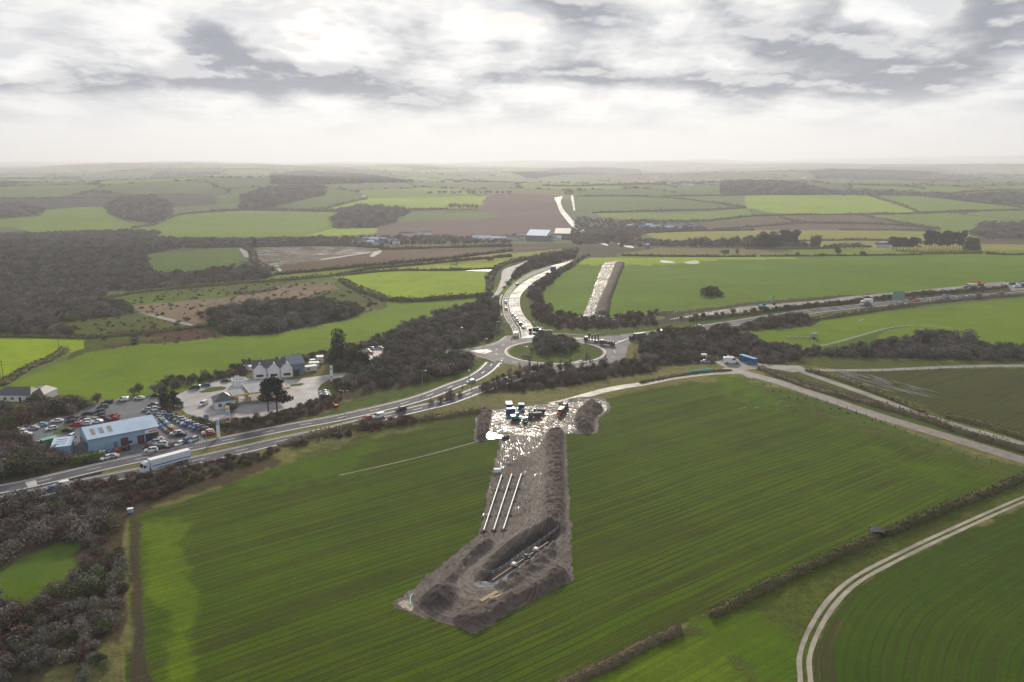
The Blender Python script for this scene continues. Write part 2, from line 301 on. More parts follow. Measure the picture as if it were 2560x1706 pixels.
POLYS = [  # painted in this order; outlines in pixels of the photograph
 ('farg', vv([(-600,455),(3000,455),(3000,600),(-600,600)])),
 # left, beyond the valley
 ('grassm', cG([(-400,330),(0,250),(200,268),(480,245),(500,290),(620,335),(690,345),(560,362),(160,374),(60,345),(-400,345)])),
 ('farm', cG([(-400,240),(0,225),(700,205),(1100,150),(1500,150),(2240,205),(1250,265),(770,255),(0,250),(-400,260)])),
 ('woodfl', cG([(-400,262),(0,240),(90,240),(205,268),(180,295),(0,310),(-400,330)])),
 ('grassm', cG([(720,390),(600,352),(700,346),(830,290),(1100,268),(1545,278),(1530,330),(1400,388),(960,397)])),
 ('farg', cG([(770,255),(1100,235),(1100,275),(830,290),(700,345),(560,310)])),
 ('woodfl', cG([(480,250),(560,215),(700,205),(790,240),(790,305),(720,330),(560,310),(500,290)])),
 ('farm', cG([(1250,262),(1400,222),(1680,215),(1450,275),(1250,268)])),
 ('grassb', cG([(1455,270),(1690,215),(2240,203),(2200,255),(2060,262),(1560,266)])),
 ('woodfl', cG([(1100,200),(1220,165),(1480,155),(1500,200),(1400,220),(1240,262),(1100,268)])),
 ('woodfl', cG([(1530,312),(1560,270),(1640,245),(1880,262),(1885,285),(1800,330),(1730,352),(1530,357)])),
 ('heath', cG([(1690,385),(1800,320),(1880,270),(2060,262),(2200,262),(2260,195),(2700,185),(2760,330),(2650,400),(1900,395)])),
 ('grassd', cG([(1810,312),(1900,273),(2180,266),(2310,296),(2200,310),(1850,319)])),
 ('grassb', cG([(1395,386),(1540,350),(1730,352),(1730,375),(1500,388)])),
 ('woodfl', cG([(-500,378),(0,378),(600,355),(750,370),(720,392),(950,400),(1550,390),(1560,432),(870,440),(670,470),(680,530),(760,560),(930,550),(1050,520),(1160,530),(1280,570),(1100,608),(900,620),(500,645),(460,680),(620,712),(640,745),(380,782),(230,792),(410,830),(400,850),(-500,850)])),
 ('grassd', cG([(-500,455),(0,460),(350,464),(330,482),(-500,484)])),
 ('woodfl', cG([(-500,580),(130,600),(120,625),(-500,620)])),
 ('grassd', cG([(670,472),(900,450),(1110,444),(1095,500),(1150,540),(1020,525),(930,552),(755,557),(682,530)])),
 ('mudw', cG([(1160,450),(1540,430),(1640,438),(1720,460),(1210,530),(1160,490)])),
 ('plough', cG([(1210,532),(1700,467),(1760,460),(2400,440),(2700,440),(2400,462),(1680,525),(1300,567),(1270,545)])),
 ('scrubr', cG([(1550,392),(2700,388),(2700,440),(1760,440),(1640,438),(1560,432)])),
 ('grassd', cG([(1780,432),(2353,420),(2353,434),(1800,442)])),
 ('grassm', cG([(860,438),(1540,405),(1540,414),(1120,430),(870,442)])),
 ('olive', cG([(1700,523),(2100,488),(2330,458),(2500,455),(2450,475),(1800,530)])),
 ('grassb', cG([(1545,575),(1680,545),(2200,503),(2330,495),(2270,548),(1740,572),(1560,592)])),
 ('grassb', cG([(1560,592),(1740,572),(2270,546),(2240,600),(2220,655),(1800,672),(1740,640),(1580,597)])),
 ('rough', cG([(460,680),(640,650),(1060,605),(1520,570),(1580,590),(1790,680),(1770,728),(1700,740),(1000,745),(620,715)])),
 ('cropy', cG([(470,680),(800,655),(1000,655),(1240,640),(1060,668),(880,672),(620,702)])),
 ('cropy', cG([(1270,625),(1520,572),(1570,600),(1400,625)])),
 ('tan', cG([(600,708),(880,680),(1060,668),(1300,612),(1530,600),(1560,625),(1380,695),(1000,740),(960,770),(860,803),(640,738)])),
 ('scrub', cG([(1080,652),(1240,628),(1280,632),(1120,662)])), ('scrub', cG([(1370,690),(1480,650),(1500,645),(1400,695)])),
 ('rough', cG([(230,790),(640,745),(850,803),(960,770),(1000,860),(760,890),(470,910),(300,960),(380,880),(400,852)])),
 ('scrubr', cG([(430,848),(560,820),(960,800),(1000,860),(900,870),(760,885),(560,905),(470,902),(480,890),(640,880),(760,850)])),
 ('grassb', vv([(-300,776),(0,774),(195,780),(192,800),(100,835),(0,872),(-300,960)])),
 ('grassm', vv([(235,805),(330,790),(430,785),(520,772),(640,770),(830,722),(895,706),(1000,694),(1090,688),(1120,702),(1010,750),(900,765),(760,800),(700,825),(540,855),(400,900),(330,915),(150,935),(-300,960),(0,890),(100,850),(200,810)])),
 ('woodfl', cG([(960,780),(980,745),(1130,705),(1350,690),(1640,705),(1690,730),(1600,770),(1250,840),(1050,850),(1000,830)])),
 ('tan', cG([(1625,708),(1660,708),(1750,730),(1710,735)])),
 # right, beyond the crest
 ('farm', cK([(0,120),(3500,120),(3500,480),(0,480)])),
 ('grassm', cK([(130,130),(640,125),(640,150),(300,158),(140,150)])),
 ('grassm', cK([(1450,135),(1640,130),(2140,175),(1900,170)])),('grassm', cK([(1910,155),(2040,120),(2800,130),(2800,180),(2160,180)])),
 ('woodfl', cK([(960,150),(1060,135),(1330,150),(1470,180),(2030,195),(2100,195),(3000,200),(3000,280),(2200,238),(1900,200),(960,195)])),
 ('heath', cK([(-20,188),(190,200),(215,270),(290,355),(260,388),(-20,390)])),
 ('grassd', cK([(300,205),(690,213),(1070,255),(800,285),(370,282),(300,262)])),
 ('grassm', cK([(380,282),(800,285),(1075,258),(1100,290),(870,316),(540,312),(410,300)])),
 ('grassb', cK([(1070,200),(1620,195),(1870,280),(1500,290),(1250,290),(1070,255)])),
 ('farg', cK([(690,205),(1070,200),(1070,250),(900,230)])),
 ('grassm', cK([(1640,195),(1900,203),(2200,240),(2400,260),(2100,272),(1880,280)])),
 ('farm', cK([(1600,290),(1880,284),(3000,272),(3000,330),(1970,355)])),
 ('plough', cK([(830,327),(1230,300),(1345,325),(900,362),(850,347)])),
 ('plough', cK([(1255,298),(1590,290),(1770,322),(1345,325)])),
 ('plough', cK([(900,364),(1345,330),(1600,322),(1960,357),(1500,360)])),
 ('scrubr', cK([(300,300),(540,312),(860,330),(900,362),(600,372),(590,410),(300,430),(260,380)])),
 ('grassd', cK([(300,312),(360,312),(440,345),(330,352)])),
 ('olive', cK([(600,372),(1100,362),(1700,360),(2175,378),(2100,402),(1700,412),(1250,402),(700,415)])),
 ('woodfl', cK([(2150,330),(3000,310),(3000,430),(2160,400),(2100,380)])),
 ('scrub', cK([(500,405),(700,412),(1110,400),(1320,405),(1390,440),(1110,445),(680,440),(490,440)])),
 ('olive', cK([(1320,405),(1650,412),(2160,425),(3000,430),(3000,455),(1400,452),(1380,430)])),
 ('hay', cK([(480,472),(680,440),(1110,446),(1420,476),(960,482),(480,480)])),
 ('grassm', cK([(1070,447),(1800,452),(3000,452),(3000,474),(1420,477)])),
 ('grassbig', cK([(330,488),(520,480),(1200,482),(2353,476),(3600,470),(3600,560),(2353,600),(1700,655),(1100,690),(440,760),(180,760),(125,655),(165,600)])),
 ('grassb', cK([(340,486),(900,484),(1300,486),(1320,492),(900,498),(700,520),(520,520),(300,520)])),
 ('scrub', cK([(0,440),(300,455),(480,474),(340,490),(170,600),(130,660),(185,745),(340,790),(640,780),(900,745),(1100,715),(1100,740),(640,815),(160,815),(60,700),(60,640),(110,590),(270,510),(0,560),(-60,560),(0,500)])),
 ('plough', cC([(-100,150),(400,138),(1420,145),(1150,168),(500,245),(-100,320)])),
 ('olive', cC([(-100,336),(500,272),(1050,192),(1640,150),(1650,172),(1250,232),(900,266),(-100,345)])),
 ('grassb', cC([(-100,345),(500,297),(870,272),(1010,268),(868,345),(-100,368)])),
 ('soil', cK([(700,742),(1100,692),(1500,660),(1700,650),(2353,595),(3600,500),(3600,520),(2353,612),(1100,705),(720,756)])),
 ('scrub', cK([(720,756),(1100,722),(2250,625),(2353,640),(1100,742),(640,800)])),
 ('verge', cK([(60,640),(80,620),(100,640),(75,690),(170,805),(330,820),(640,800),(1100,742),(2250,645),(2353,650),(1100,770),(640,815),(560,830),(330,838),(160,830),(90,800),(45,700)])),
 ('rough', cG([(2230,560),(2300,520),(2353,500),(2353,540),(2250,650)])),
 # right of the roundabout
 ('grassm', cF([(660,570),(780,550),(1040,530),(1100,490),(1300,462),(2353,355),(3600,240),(3600,740),(2353,672),(2060,640),(1700,600),(1420,640),(1200,672),(1000,672),(880,662),(780,630)])),
 ('grassd', cF([(1000,668),(1200,640),(1560,530),(1720,520),(1500,560),(1420,640),(1200,672)])),
 ('scrubr', cF([(250,600),(420,570),(620,560),(700,590),(790,650),(900,690),(840,760),(600,720),(300,690)])),
 ('scrub', cF([(0,570),(250,560),(620,545),(720,490),(1000,480),(1200,440),(1050,530),(780,550),(640,560),(420,570),(260,600),(300,690),(500,730),(460,760),(0,780)])),
 ('scrub', cF([(760,650),(900,650),(1000,672),(1200,672),(1420,640),(1700,600),(1760,580),(2060,640),(2353,672),(3600,760),(3600,830),(2353,752),(1500,728),(1080,715),(860,765),(720,760)])),
 ('rough', cF([(860,768),(1080,716),(1500,728),(2353,754),(3600,800),(3600,840),(2353,770),(1600,800),(1250,792),(1000,772)])),
 ('ploughg', cF([(1240,800),(1640,800),(2353,782),(3600,800),(3600,1500),(2353,1225),(1880,1095),(1500,930),(1270,835)])),
 ('ploughg', cF([(1100,790),(1200,800),(1330,840),(1560,880),(1700,880),(1800,935),(1740,980),(1560,960),(1400,910),(1240,840)])),
 ('verge', cF([(700,775),(860,775),(1100,800),(1500,930),(1880,1100),(2353,1240),(3600,1500),(3600,1800),(2353,1370),(1900,1230),(1300,1010),(900,860)])),
 ('scrub', cF([(720,780),(860,790),(1050,860),(1500,1010),(1900,1100),(2353,1290),(3000,1500),(2353,1300),(1850,1140),(1300,990),(950,890),(720,800)])),
 ('verge', cF([(640,850),(1200,1000),(1800,1230),(2200,1350),(2353,1400),(2353,1600),(2200,1500),(2100,1480),(1600,1260),(900,980),(760,870)])),
 # main field with the works
 ('crop', vv([(295,1185),(420,1150),(560,1100),(700,1050),(830,1012),(960,985),(1110,955),(1400,915),(1500,890),(1690,868),(1760,885),(1850,930),(2000,990),(2200,1045),(2290,1085),(2312,1105),(2150,1175),(1980,1248),(1640,1400),(1540,1450),(1320,1580),(1250,1800),(280,1800)])),
 ('croplush', vv([(1640,872),(1700,868),(1790,905),(1830,935),(1740,935)])), ('croplush', vv([(2010,1035),(2190,1090),(2270,1105),(2180,1110),(2080,1080)])),
 ('rough', vv([(1700,870),(1760,885),(1900,950),(2100,1015),(2330,1090),(2330,1110),(2290,1092),(2200,1060),(2000,1005),(1850,945)])),
 ('croplush', vv([(560,1100),(700,1050),(830,1012),(860,1030),(830,1070),(640,1110),(560,1120)])),
 ('cropy', ca([(980,440),(1230,420),(1330,460),(1250,560),(1300,800),(1370,1100),(1380,1600),(1180,1600),(1180,1100),(1030,960),(985,700)])),
 ('cropy', ca([(1235,560),(1290,800),(1340,1000),(1350,1250),(1300,1250),(1240,1050),(1230,800),(1215,600)])),
 ('soil', ca([(930,420),(985,430),(990,800),(1020,1000),(1010,1300),(1090,1600),(915,1600),(920,1200),(920,900),(910,600)])),
 ('hay', ca([(860,560),(905,520),(905,900),(925,1200),(910,1350),(830,1290),(900,1100),(870,860)])),
 # bottom left thicket and clearing
 ('scrub', ca([(-800,280),(0,300),(600,200),(950,130),(1974,-10),(1974,30),(1500,200),(1100,330),(900,420),(860,560),(870,860),(900,1100),(830,1290),(860,1500),(900,1800),(-800,1800)])),
 ('grassd', ca([(-600,770),(0,760),(260,640),(520,540),(560,600),(520,680),(520,850),(340,920),(230,1010),(0,990),(-600,1000)])),
 ('croplush', ca([(-600,900),(0,880),(400,840),(520,850),(340,920),(230,1010),(0,990),(-600,1000)])),
 ('hay', ca([(300,1500),(600,1400),(800,1300),(860,1400),(880,1700),(300,1700)])),
 ('rough', cA([(-600,280),(0,280),(400,390),(450,440),(300,470),(0,460),(-600,470)])),
 ('grassm', cA([(-600,390),(0,390),(240,400),(230,450),(0,445),(-600,460)])),
 ('scrub', cA([(-600,470),(0,490),(500,470),(800,400),(850,460),(700,520),(330,600),(130,640),(-600,640)])),
 ('grassd', cA([(-600,520),(0,520),(330,515),(180,590),(0,600),(-600,600)])),
 ('scrub', cA([(-600,640),(130,640),(280,720),(420,880),(640,900),(640,990),(300,1060),(-600,1140)])),
 # station surroundings
 ('verge', cB([(330,870),(210,860),(150,800),(450,940),(520,960),(640,900),(560,1030),(380,1080)])),
 ('verge', cB([(1450,600),(1500,560),(1560,520),(1720,510),(1760,540),(1620,580),(1640,690),(1560,700),(1450,640)])),
 ('verge', cB([(560,1110),(1000,1010),(1500,880),(1700,760),(2000,620),(2353,540),(2353,700),(1600,870),(560,1110)])),
 ('scrub', cB([(560,1000),(640,920),(900,880),(1200,820),(1480,720),(1640,690),(1600,590),(1760,500),(1900,440),(2353,330),(2353,600),(2000,640),(1680,760),(1500,860),(1000,1010),(560,1100)])),
 ('scrub', cC([(-300,1500),(-300,1180),(0,870),(300,780),(650,660),(830,560),(900,640),(930,780),(920,850),(930,960),(540,1090),(640,1100),(690,1180),(660,1260),(400,1350),(0,1440)])),
 ('verge', cC([(400,1350),(660,1250),(690,1170),(760,1160),(830,1200),(820,1260),(640,1340),(300,1450),(-100,1530),(0,1440)])),
 ('verge', cC([(900,560),(960,560),(940,700),(950,780),(1010,840),(1040,950),(960,1010),(560,1085),(540,1050),(920,940),(930,780),(890,620)])),
 ('verge', cC([(1190,480),(1240,460),(1180,600),(1180,700),(1250,850),(1350,890),(1700,920),(2100,900),(2353,870),(2353,900),(2160,930),(1800,960),(1440,950),(1280,900),(1180,840),(1110,740),(1110,600)])),
 ('verge', cC([(1000,1100),(1080,1040),(1300,1000),(1500,985),(1700,1010),(1850,1060),(1890,1110),(1840,1160),(1640,1215),(1400,1225),(1200,1200),(1040,1150)])),
 ('scrub', cC([(900,1340),(1200,1250),(1600,1230),(1900,1200),(2353,1170),(2353,1290),(1900,1360),(1500,1430),(1000,1490),(700,1480),(240,1640),(200,1600)])),
 ('rough', cD([(0,400),(200,370),(400,400),(740,350),(700,440),(0,500),(-800,760),(-1000,760),(-400,560)])),
 # bottom right
 ('rough', cb([(-100,1200),(0,1100),(600,870),(700,800),(1100,610),(1600,370),(2353,90),(3400,-240),(3400,400),(2353,210),(1700,520),(1330,800),(1260,1128),(1270,1500),(-300,1500)])),
 ('croplush', cb([(600,930),(760,830),(1000,770),(1100,860),(1200,960),(1190,1200),(1000,1128),(830,960)])),
 ('cropy', cb([(150,1128),(600,900),(830,960),(980,1128),(1000,1400),(0,1400)])),
 ('cropd', cb([(1285,1600),(1290,1128),(1300,950),(1400,770),(1560,600),(1800,470),(2353,240),(3600,-200),(3600,1600)])),
 ('ploughg', cb([(1290,1128),(1300,960),(1400,800),(1440,800),(1380,960),(1400,1128),(1500,1300),(1290,1300)])),
]
SOFT = {'croplush': 34, 'cropy': 26, 'soil': 9, 'hay': 14, 'rough': 9, 'grassb': 20, 'grassd': 12, 'verge': 7, 'scrub': 7, 'mudw': 14, 'crop': 6, 'cropd': 8}
def far_patchwork(x, y):
    """small irregular fields, each cell its own kind, for the far hills and beyond the frame"""
    sx, sy = 330., 520.
    a = 0.35; X = (x*math.cos(a)+y*math.sin(a))/sx; Y = (-x*math.sin(a)+y*math.cos(a))/sy
    xi = np.floor(X); yi = np.floor(Y); best = np.full(x.shape, 1e9); sec = best.copy(); cid = np.zeros(x.shape)
    def h(p, q, s):
        r = np.sin(p*127.1+q*311.7+s*53.3)*43758.5453; return r-np.floor(r)
    for i in (-1, 0, 1):
        for j in (-1, 0, 1):
            p, q = xi+i, yi+j
            cx = p+.15+.7*h(p, q, 1); cy = q+.15+.7*h(p, q, 2)
            d = np.maximum(np.abs(X-cx), np.abs(Y-cy)*1.05)+.25*np.hypot(X-cx, Y-cy)
            c = h(p, q, 3)
            m = d < best
            sec = np.where(m, best, np.minimum(sec, d)); cid = np.where(m, c, cid); best = np.where(m, d, best)
    return cid, sec-best
PAL = [('grassm', .24), ('farg', .46), ('grassd', .60), ('farm', .74), ('plough', .83), ('hay', .87), ('woodfl', 1.01)]

# the outline of the pipeline works, and the haul-road ditch, get their own fine mesh: the ground sinks under them
SITE = smooth(W(cD([(815,318),(1000,300),(1480,240),(1600,205),(1830,200),(1900,260),(1900,330),(1810,380),(1790,515),(1660,525),(1545,525),(1505,560),(1520,1000),(1530,1300)])
              +cE([(2010,380),(1990,640),(2010,750),(1990,840),(1500,1080),(1000,1380),(880,1330),(700,1285),(400,1200),(290,1150),(150,1090),(320,960),(700,630),(1060,330)])
              +cD([(830,1090),(880,860),(945,575),(790,585),(705,580),(740,330)]))[:, :2], 3, True)
ROW_A = rad(36.0)
def build_ground():
    t = np.concatenate([-np.geomspace(3.2, .80, 36), np.linspace(-.765, .765, 840), np.geomspace(.80, 3.2, 36)])
    pxr = np.arange(520, 70, -1.25)*2.5                       # rows evenly seen down to the crest
    yn = []
    for p in pxr:
        v = (853-(408+p))/FPX; yn.append(-100*(CP+v*SP)/(-SP+v*CP))
    yn = np.array(yn); y0 = np.linspace(-150, yn[0]-3, 40)
    yf = np.concatenate([np.arange(yn[-1]+8, 1500, 9), np.geomspace(1510, 4000, 150), np.geomspace(4040, 26000, 130)])
    ys = np.concatenate([y0, yn, yf])
    T, Y = np.meshgrid(t, ys); X = T*np.sqrt(Y*Y+3600*np.exp(-np.maximum(Y, 0)/200))
    x = X.ravel(); y = Y.ravel(); z = height(x, y)
    # colour attributes
    px, py, dep = to_px(x, y, z)
    vis = dep > 20
    wob = 5+0*x
    jx = px+(vnoise(x, y, 13, 1)-.5)*wob*1.6; jy = py+(vnoise(x, y, 13, 2)-.5)*wob*np.clip(200/np.maximum(dep, 1), .08, 1)
    cid, gap = far_patchwork(x, y)
    col = np.zeros((len(x), 3)); pr = np.zeros((len(x), 3))
    lo = 0
    for k, hi in PAL:
        m = (cid >= lo) & (cid < hi); lo = hi; col[m] = GR[k][0]; pr[m] = GR[k][1:]
    v = .85+.3*((cid*97.3) % 1); col *= v[:, None]
    ph = gap < np.clip(.05*1+0*y, 0, .06); col[ph] = (.030, .033, .018)
    farmz = np.zeros(len(x), bool)
    for k, P in POLYS:
        if P is POLYS[0][1]: continue
        Pn = np.array(P, float); near = Pn[:, 1].mean() > 1000 or k in ('croplush', 'cropy')
        sf = SOFT.get(k, 3) if near else 0
        if sf == 0:
            m = inpoly(jx, jy, P) & vis
            if k == 'farm': farmz |= m; continue
            farmz &= ~m
            col[m] = GR[k][0]; pr[m] = GR[k][1:]
        else:
            x0, y0 = Pn.min(0)-sf*1.5; x1, y1 = Pn.max(0)+sf*1.5
            q = np.where(vis & (px > x0) & (px < x1) & (py > y0) & (py < y1))[0]
            if not len(q): continue
            e = edge_dist(px[q], py[q], Pn); ins = inpoly(px[q], py[q], Pn); sd = np.where(ins, e, -e)
            sd = sd+(vnoise(x[q], y[q], 6, 11)-.5)*sf*1.6+(vnoise(x[q], y[q], 2.2, 12)-.5)*sf*1.1
            w = np.clip(.5+sd/sf*.7, 0, 1)[:, None]; w = w*w*(3-2*w)
            col[q] = col[q]*(1-w)+np.array(GR[k][0])*w; pr[q] = pr[q]*(1-w)+np.array(GR[k][1:])*w
    # inner far band right/left of the trace keeps its patchwork where the notes only gave a base tone
    band = inpoly(px, py, cK([(-200,120),(3500,120),(3500,205),(1640,195),(690,200),(300,205),(-200,180)])) & vis
    lo = 0
    for k, hi in PAL:
        m = (band | farmz) & (cid >= lo) & (cid < hi); lo = hi; col[m] = np.array(GR[k][0])*.95; pr[m] = GR[k][1:]
    col[(band | farmz) & ph] = (.030, .033, .018)
    n = vnoise(x, y, 47, 3)*.6+vnoise(x, y, 19, 4)*.4
    col *= (.86+.28*n)[:, None]
    # sink under the works
    ins = inpoly(x, y, SITE); e = edge_dist(x[ins], y[ins], SITE)
    zi = z[ins]; zi = np.where(e > 1.3, -6, zi); z = z.copy(); z[ins] = zi
    nr, nc = T.shape; idx = np.arange(nr*nc).reshape(nr, nc)
    F = np.stack([idx[:-1, :-1], idx[:-1, 1:], idx[1:, 1:], idx[1:, :-1]], -1).reshape(-1, 4)
    me = fast_mesh('ground', np.stack([x, y, z], 1), F, MAT_GROUND)
    me.polygons.foreach_set('use_smooth', [True]*len(F))
    set_attr(me, 'Col', col); set_attr(me, 'Prop', pr)
    # rows: distance across and along the drilling direction; the lower right field bends round the track
    ang = np.where(x < 5, rad(38.5), rad(34.5)); ang = rad(38.5)+(rad(34.0)-rad(38.5))*np.clip((x+40)/80, 0, 1)
    across = -x*math.sin(ROW_A)+y*math.cos(ROW_A); along = x*math.cos(ROW_A)+y*math.sin(ROW_A)
    lr = inpoly(px, py, cb([(1285,1600),(1290,1128),(1300,950),(1400,770),(1560,600),(1800,470),(2353,240),(3600,-200),(3600,1600)]))
    tc = W(cb([(1285,1128)]))[0]
    trk = smooth(W(TRACK_PX)[:, :2], 6)
    if lr.any():
        dd = edge_dist(x[lr], y[lr], trk, False); across[lr] = dd
    far = (y > 430) & (x > 0); across[far] = y[far]-0.1*x[far]
    set_attr(me, 'Row', np.stack([across, along, 0*x], 1), 'FLOAT_VECTOR')
    o = link('ground', me); tag(o, kind='structure')
    return o
TRACK_PX = cb([(1245,1420),(1245,1128),(1240,1000),(1290,860),(1380,720),(1500,610),(1700,500),(1950,380),(2353,200),(2800,20)])

def b_ground(nt, b):
    P = pos(nt)
    c = attr(nt, 'Col'); pr = nd(nt, 'ShaderNodeSeparateColor', {0: attr(nt, 'Prop')}); rowS, tuft, wet = pr.outputs
    R = nd(nt, 'ShaderNodeSeparateXYZ', {0: attr(nt, 'Row', 'Vector')}); ac, al, _ = R.outputs
    # drill rows: stretched noise at several widths, with wheelings
    wobble = mt(nt, 'MULTIPLY', noise(nt, P, .012, 2), 5.0)
    ac2 = mt(nt, 'ADD', ac, wobble)
    r1 = noise(nt, comb(nt, mt(nt, 'MULTIPLY', ac2, .62), mt(nt, 'MULTIPLY', al, .010)), 1.0, 5, .75)
    r2 = noise(nt, comb(nt, mt(nt, 'MULTIPLY', ac2, .30), mt(nt, 'MULTIPLY', al, .006), 5), 1.0, 3, .6)
    tw = mt(nt, 'ABSOLUTE', mt(nt, 'SUBTRACT', mt(nt, 'FRACT', mt(nt, 'DIVIDE', ac2, 12.0)), .5))
    tram = ramp(nt, tw, .055, .02)
    tw2 = mt(nt, 'ABSOLUTE', mt(nt, 'SUBTRACT', mt(nt, 'FRACT', mt(nt, 'DIVIDE', ac2, 2.15)), .5))
    rows = mt(nt, 'ADD', mt(nt, 'MULTIPLY', r1, .6), mt(nt, 'MULTIPLY', r2, .4))
    thin = mt(nt, 'MULTIPLY', ramp(nt, rows, .53, .43), .72)
    thin = mt(nt, 'MAXIMUM', thin, mt(nt, 'MULTIPLY', tram, .55))
    thin = mt(nt, 'MAXIMUM', thin, mt(nt, 'MULTIPLY', ramp(nt, tw2, .19, .05), ramp(nt, r1, .36, .56, a=.12, b=.95)))
    patch = noise(nt, P, .035, 4, .6)
    thin = mt(nt, 'MULTIPLY', thin, ramp(nt, patch, .30, .60, a=1.0, b=.7))
    soil = mixc(nt, noise(nt, P, .6, 3), (.026, .024, .010), (.052, .040, .020))
    c1 = mixc(nt, mt(nt, 'MULTIPLY', thin, mt(nt, 'MULTIPLY', rowS, .95)), c, soil)
    # broad patches and tufts
    n2 = noise(nt, P, .06, 6, .7)
    c2 = mixc(nt, ramp(nt, n2, .35, .65, a=0, b=.42), c1, vmul(nt, c1, (1.5, 1.28, .9)))
    c2 = mixc(nt, mt(nt, 'MULTIPLY', ramp(nt, noise(nt, P, .022, 4, .6), .5, .72), .40), c2, vmul(nt, c2, (.72, .80, .8)))
    n3 = noise(nt, P, .9, 5, .75); n4 = noise(nt, P, .28, 4, .7)
    tf = mt(nt, 'MULTIPLY', ramp(nt, mt(nt, 'ADD', mt(nt, 'MULTIPLY', n3, .5), mt(nt, 'MULTIPLY', n4, .5)), .42, .60), tuft)
    c3 = mixc(nt, mt(nt, 'MULTIPLY', tf, .75), c2, vmul(nt, c2, (.42, .45, .5)))
    c3 = mixc(nt, mt(nt, 'MULTIPLY', mt(nt, 'MULTIPLY', ramp(nt, n4, .52, .66), tuft), .35), c3, (.105, .100, .045))
    fine = noise(nt, P, 2.6, 3, .8)
    c3 = mixc(nt, 1.0, c3, nd(nt, 'ShaderNodeCombineColor', {0: ramp(nt, fine, .3, .7, a=.78, b=1.22), 1: ramp(nt, fine, .3, .7, a=.78, b=1.22), 2: ramp(nt, fine, .3, .7, a=.8, b=1.2)}).outputs[0], 'MULTIPLY')
    # standing water in streaks along the rows
    ws = noise(nt, comb(nt, mt(nt, 'MULTIPLY', ac, .45), mt(nt, 'MULTIPLY', al, .045)), 1.0, 4, .6)
    wm = mt(nt, 'MULTIPLY', ramp(nt, ws, .50, .55), ramp(nt, wet, .45, .7))
    wm = mt(nt, 'MULTIPLY', wm, ramp(nt, noise(nt, P, .03, 2), .38, .5))
    c4 = mixc(nt, wm, c3, (.03, .026, .022))
    L(nt, c4, b.inputs['Base Color'])
    rg = mt(nt, 'SUBTRACT', .92, mt(nt, 'MULTIPLY', wm, .86)); L(nt, rg, b.inputs['Roughness'])
    L(nt, mt(nt, 'ADD', .02, mt(nt, 'MULTIPLY', wm, .5)), b.inputs['Specular IOR Level'])
    hgt = mt(nt, 'ADD', mt(nt, 'MULTIPLY', thin, mt(nt, 'MULTIPLY', rowS, -.10)), mt(nt, 'MULTIPLY', n3, mt(nt, 'ADD', .10, mt(nt, 'MULTIPLY', tuft, .45))))
    hgt = mt(nt, 'MULTIPLY', hgt, mt(nt, 'SUBTRACT', 1.0, wm))
    bump(nt, b, hgt, .6, 1.0)
MAT_GROUND = mat('ground_cover', rough=.9, build=b_ground)
def b_patch(nt, b):
    P = pos(nt); n = noise(nt, P, .5, 5, .7)
    L(nt, mixc(nt, ramp(nt, n, .3, .7), (.045, .085, .014), (.095, .125, .030)), b.inputs['Base Color']); bump(nt, b, n, .5, .4)
MAT_GRASS_PATCH = mat('rough_grass', rough=.95, spec=.03, build=b_patch)
ground = build_ground()

# ------------------------------------------------------------------ air
def build_haze():
    m = bpy.data.materials.new('haze_air'); m.use_nodes = True; nt = m.node_tree; nt.nodes.clear()
    v = nd(nt, 'ShaderNodeVolumePrincipled', {'Color': (.93, .94, 1.0, 1), 'Density': 1.25e-4, 'Anisotropy': .3})
    o = nt.nodes.new('ShaderNodeOutputMaterial'); L(nt, v.outputs[0], o.inputs['Volume'])
    X, Y0, Y1, Z0, Z1 = 90000, -900, 60000, -75, 290
    vs = [(sx*X, y, z) for z in (Z0, Z1) for y in (Y0, Y1) for sx in (-1, 1)]
    fs = [(0, 2, 3, 1), (4, 5, 7, 6), (0, 1, 5, 4), (2, 6, 7, 3), (0, 4, 6, 2), (1, 3, 7, 5)]
    h = mesh_obj('haze', vs, fs, m); tag(h, kind='stuff')
build_haze()
# ------------------------------------------------------------------ roads, tracks, yards
def b_asph(nt, b, base=(.050, .048, .050), wet=.5, sc=1.0):
    P = pos(nt)
    n = noise(nt, P, .12*sc, 5, .65); f = noise(nt, P, 2.0, 3, .8)
    c = mixc(nt, ramp(nt, n, .35, .65), base, tuple(min(1, v*1.55) for v in base))
    c = mixc(nt, mt(nt, 'MULTIPLY', f, .35), c, vmul(nt, c, (.6, .6, .6)))
    cr = noise(nt, P, .5, 5, .8, 1.5)
    c = mixc(nt, mt(nt, 'MULTIPLY', ramp(nt, cr, .60, .68), .35), c, (.16, .15, .145))
    L(nt, c, b.inputs['Base Color'])
    w = ramp(nt, noise(nt, P, .07, 5, .7), .25, .75)
    L(nt, mt(nt, 'SUBTRACT', .93-.25*wet, mt(nt, 'MULTIPLY', w, .32*wet)), b.inputs['Roughness'])
    b.inputs['Specular IOR Level'].default_value = .12+.25*wet
    bump(nt, b, f, .12, .06)
M_ROAD = mat('wet_asphalt', build=lambda nt, b: b_asph(nt, b, (.075, .070, .082), .16))
M_ROADN = mat('worn_wet_asphalt', build=lambda nt, b: b_asph(nt, b, (.085, .076, .088), .30))
M_ROADW = mat('soaked_asphalt', build=lambda nt, b: b_asph(nt, b, (.080, .076, .080), .62))
M_YARD = mat('yard_asphalt', build=lambda nt, b: b_asph(nt, b, (.088, .092, .105), .35))
M_FORE = mat('forecourt_concrete', build=lambda nt, b: b_asph(nt, b, (.24, .225, .225), .7))
M_TRACK = mat('gravel_track', build=lambda nt, b: b_asph(nt, b, (.26, .235, .19), .10))
M_LANE = mat('pale_lane', build=lambda nt, b: b_asph(nt, b, (.19, .175, .155), .35))
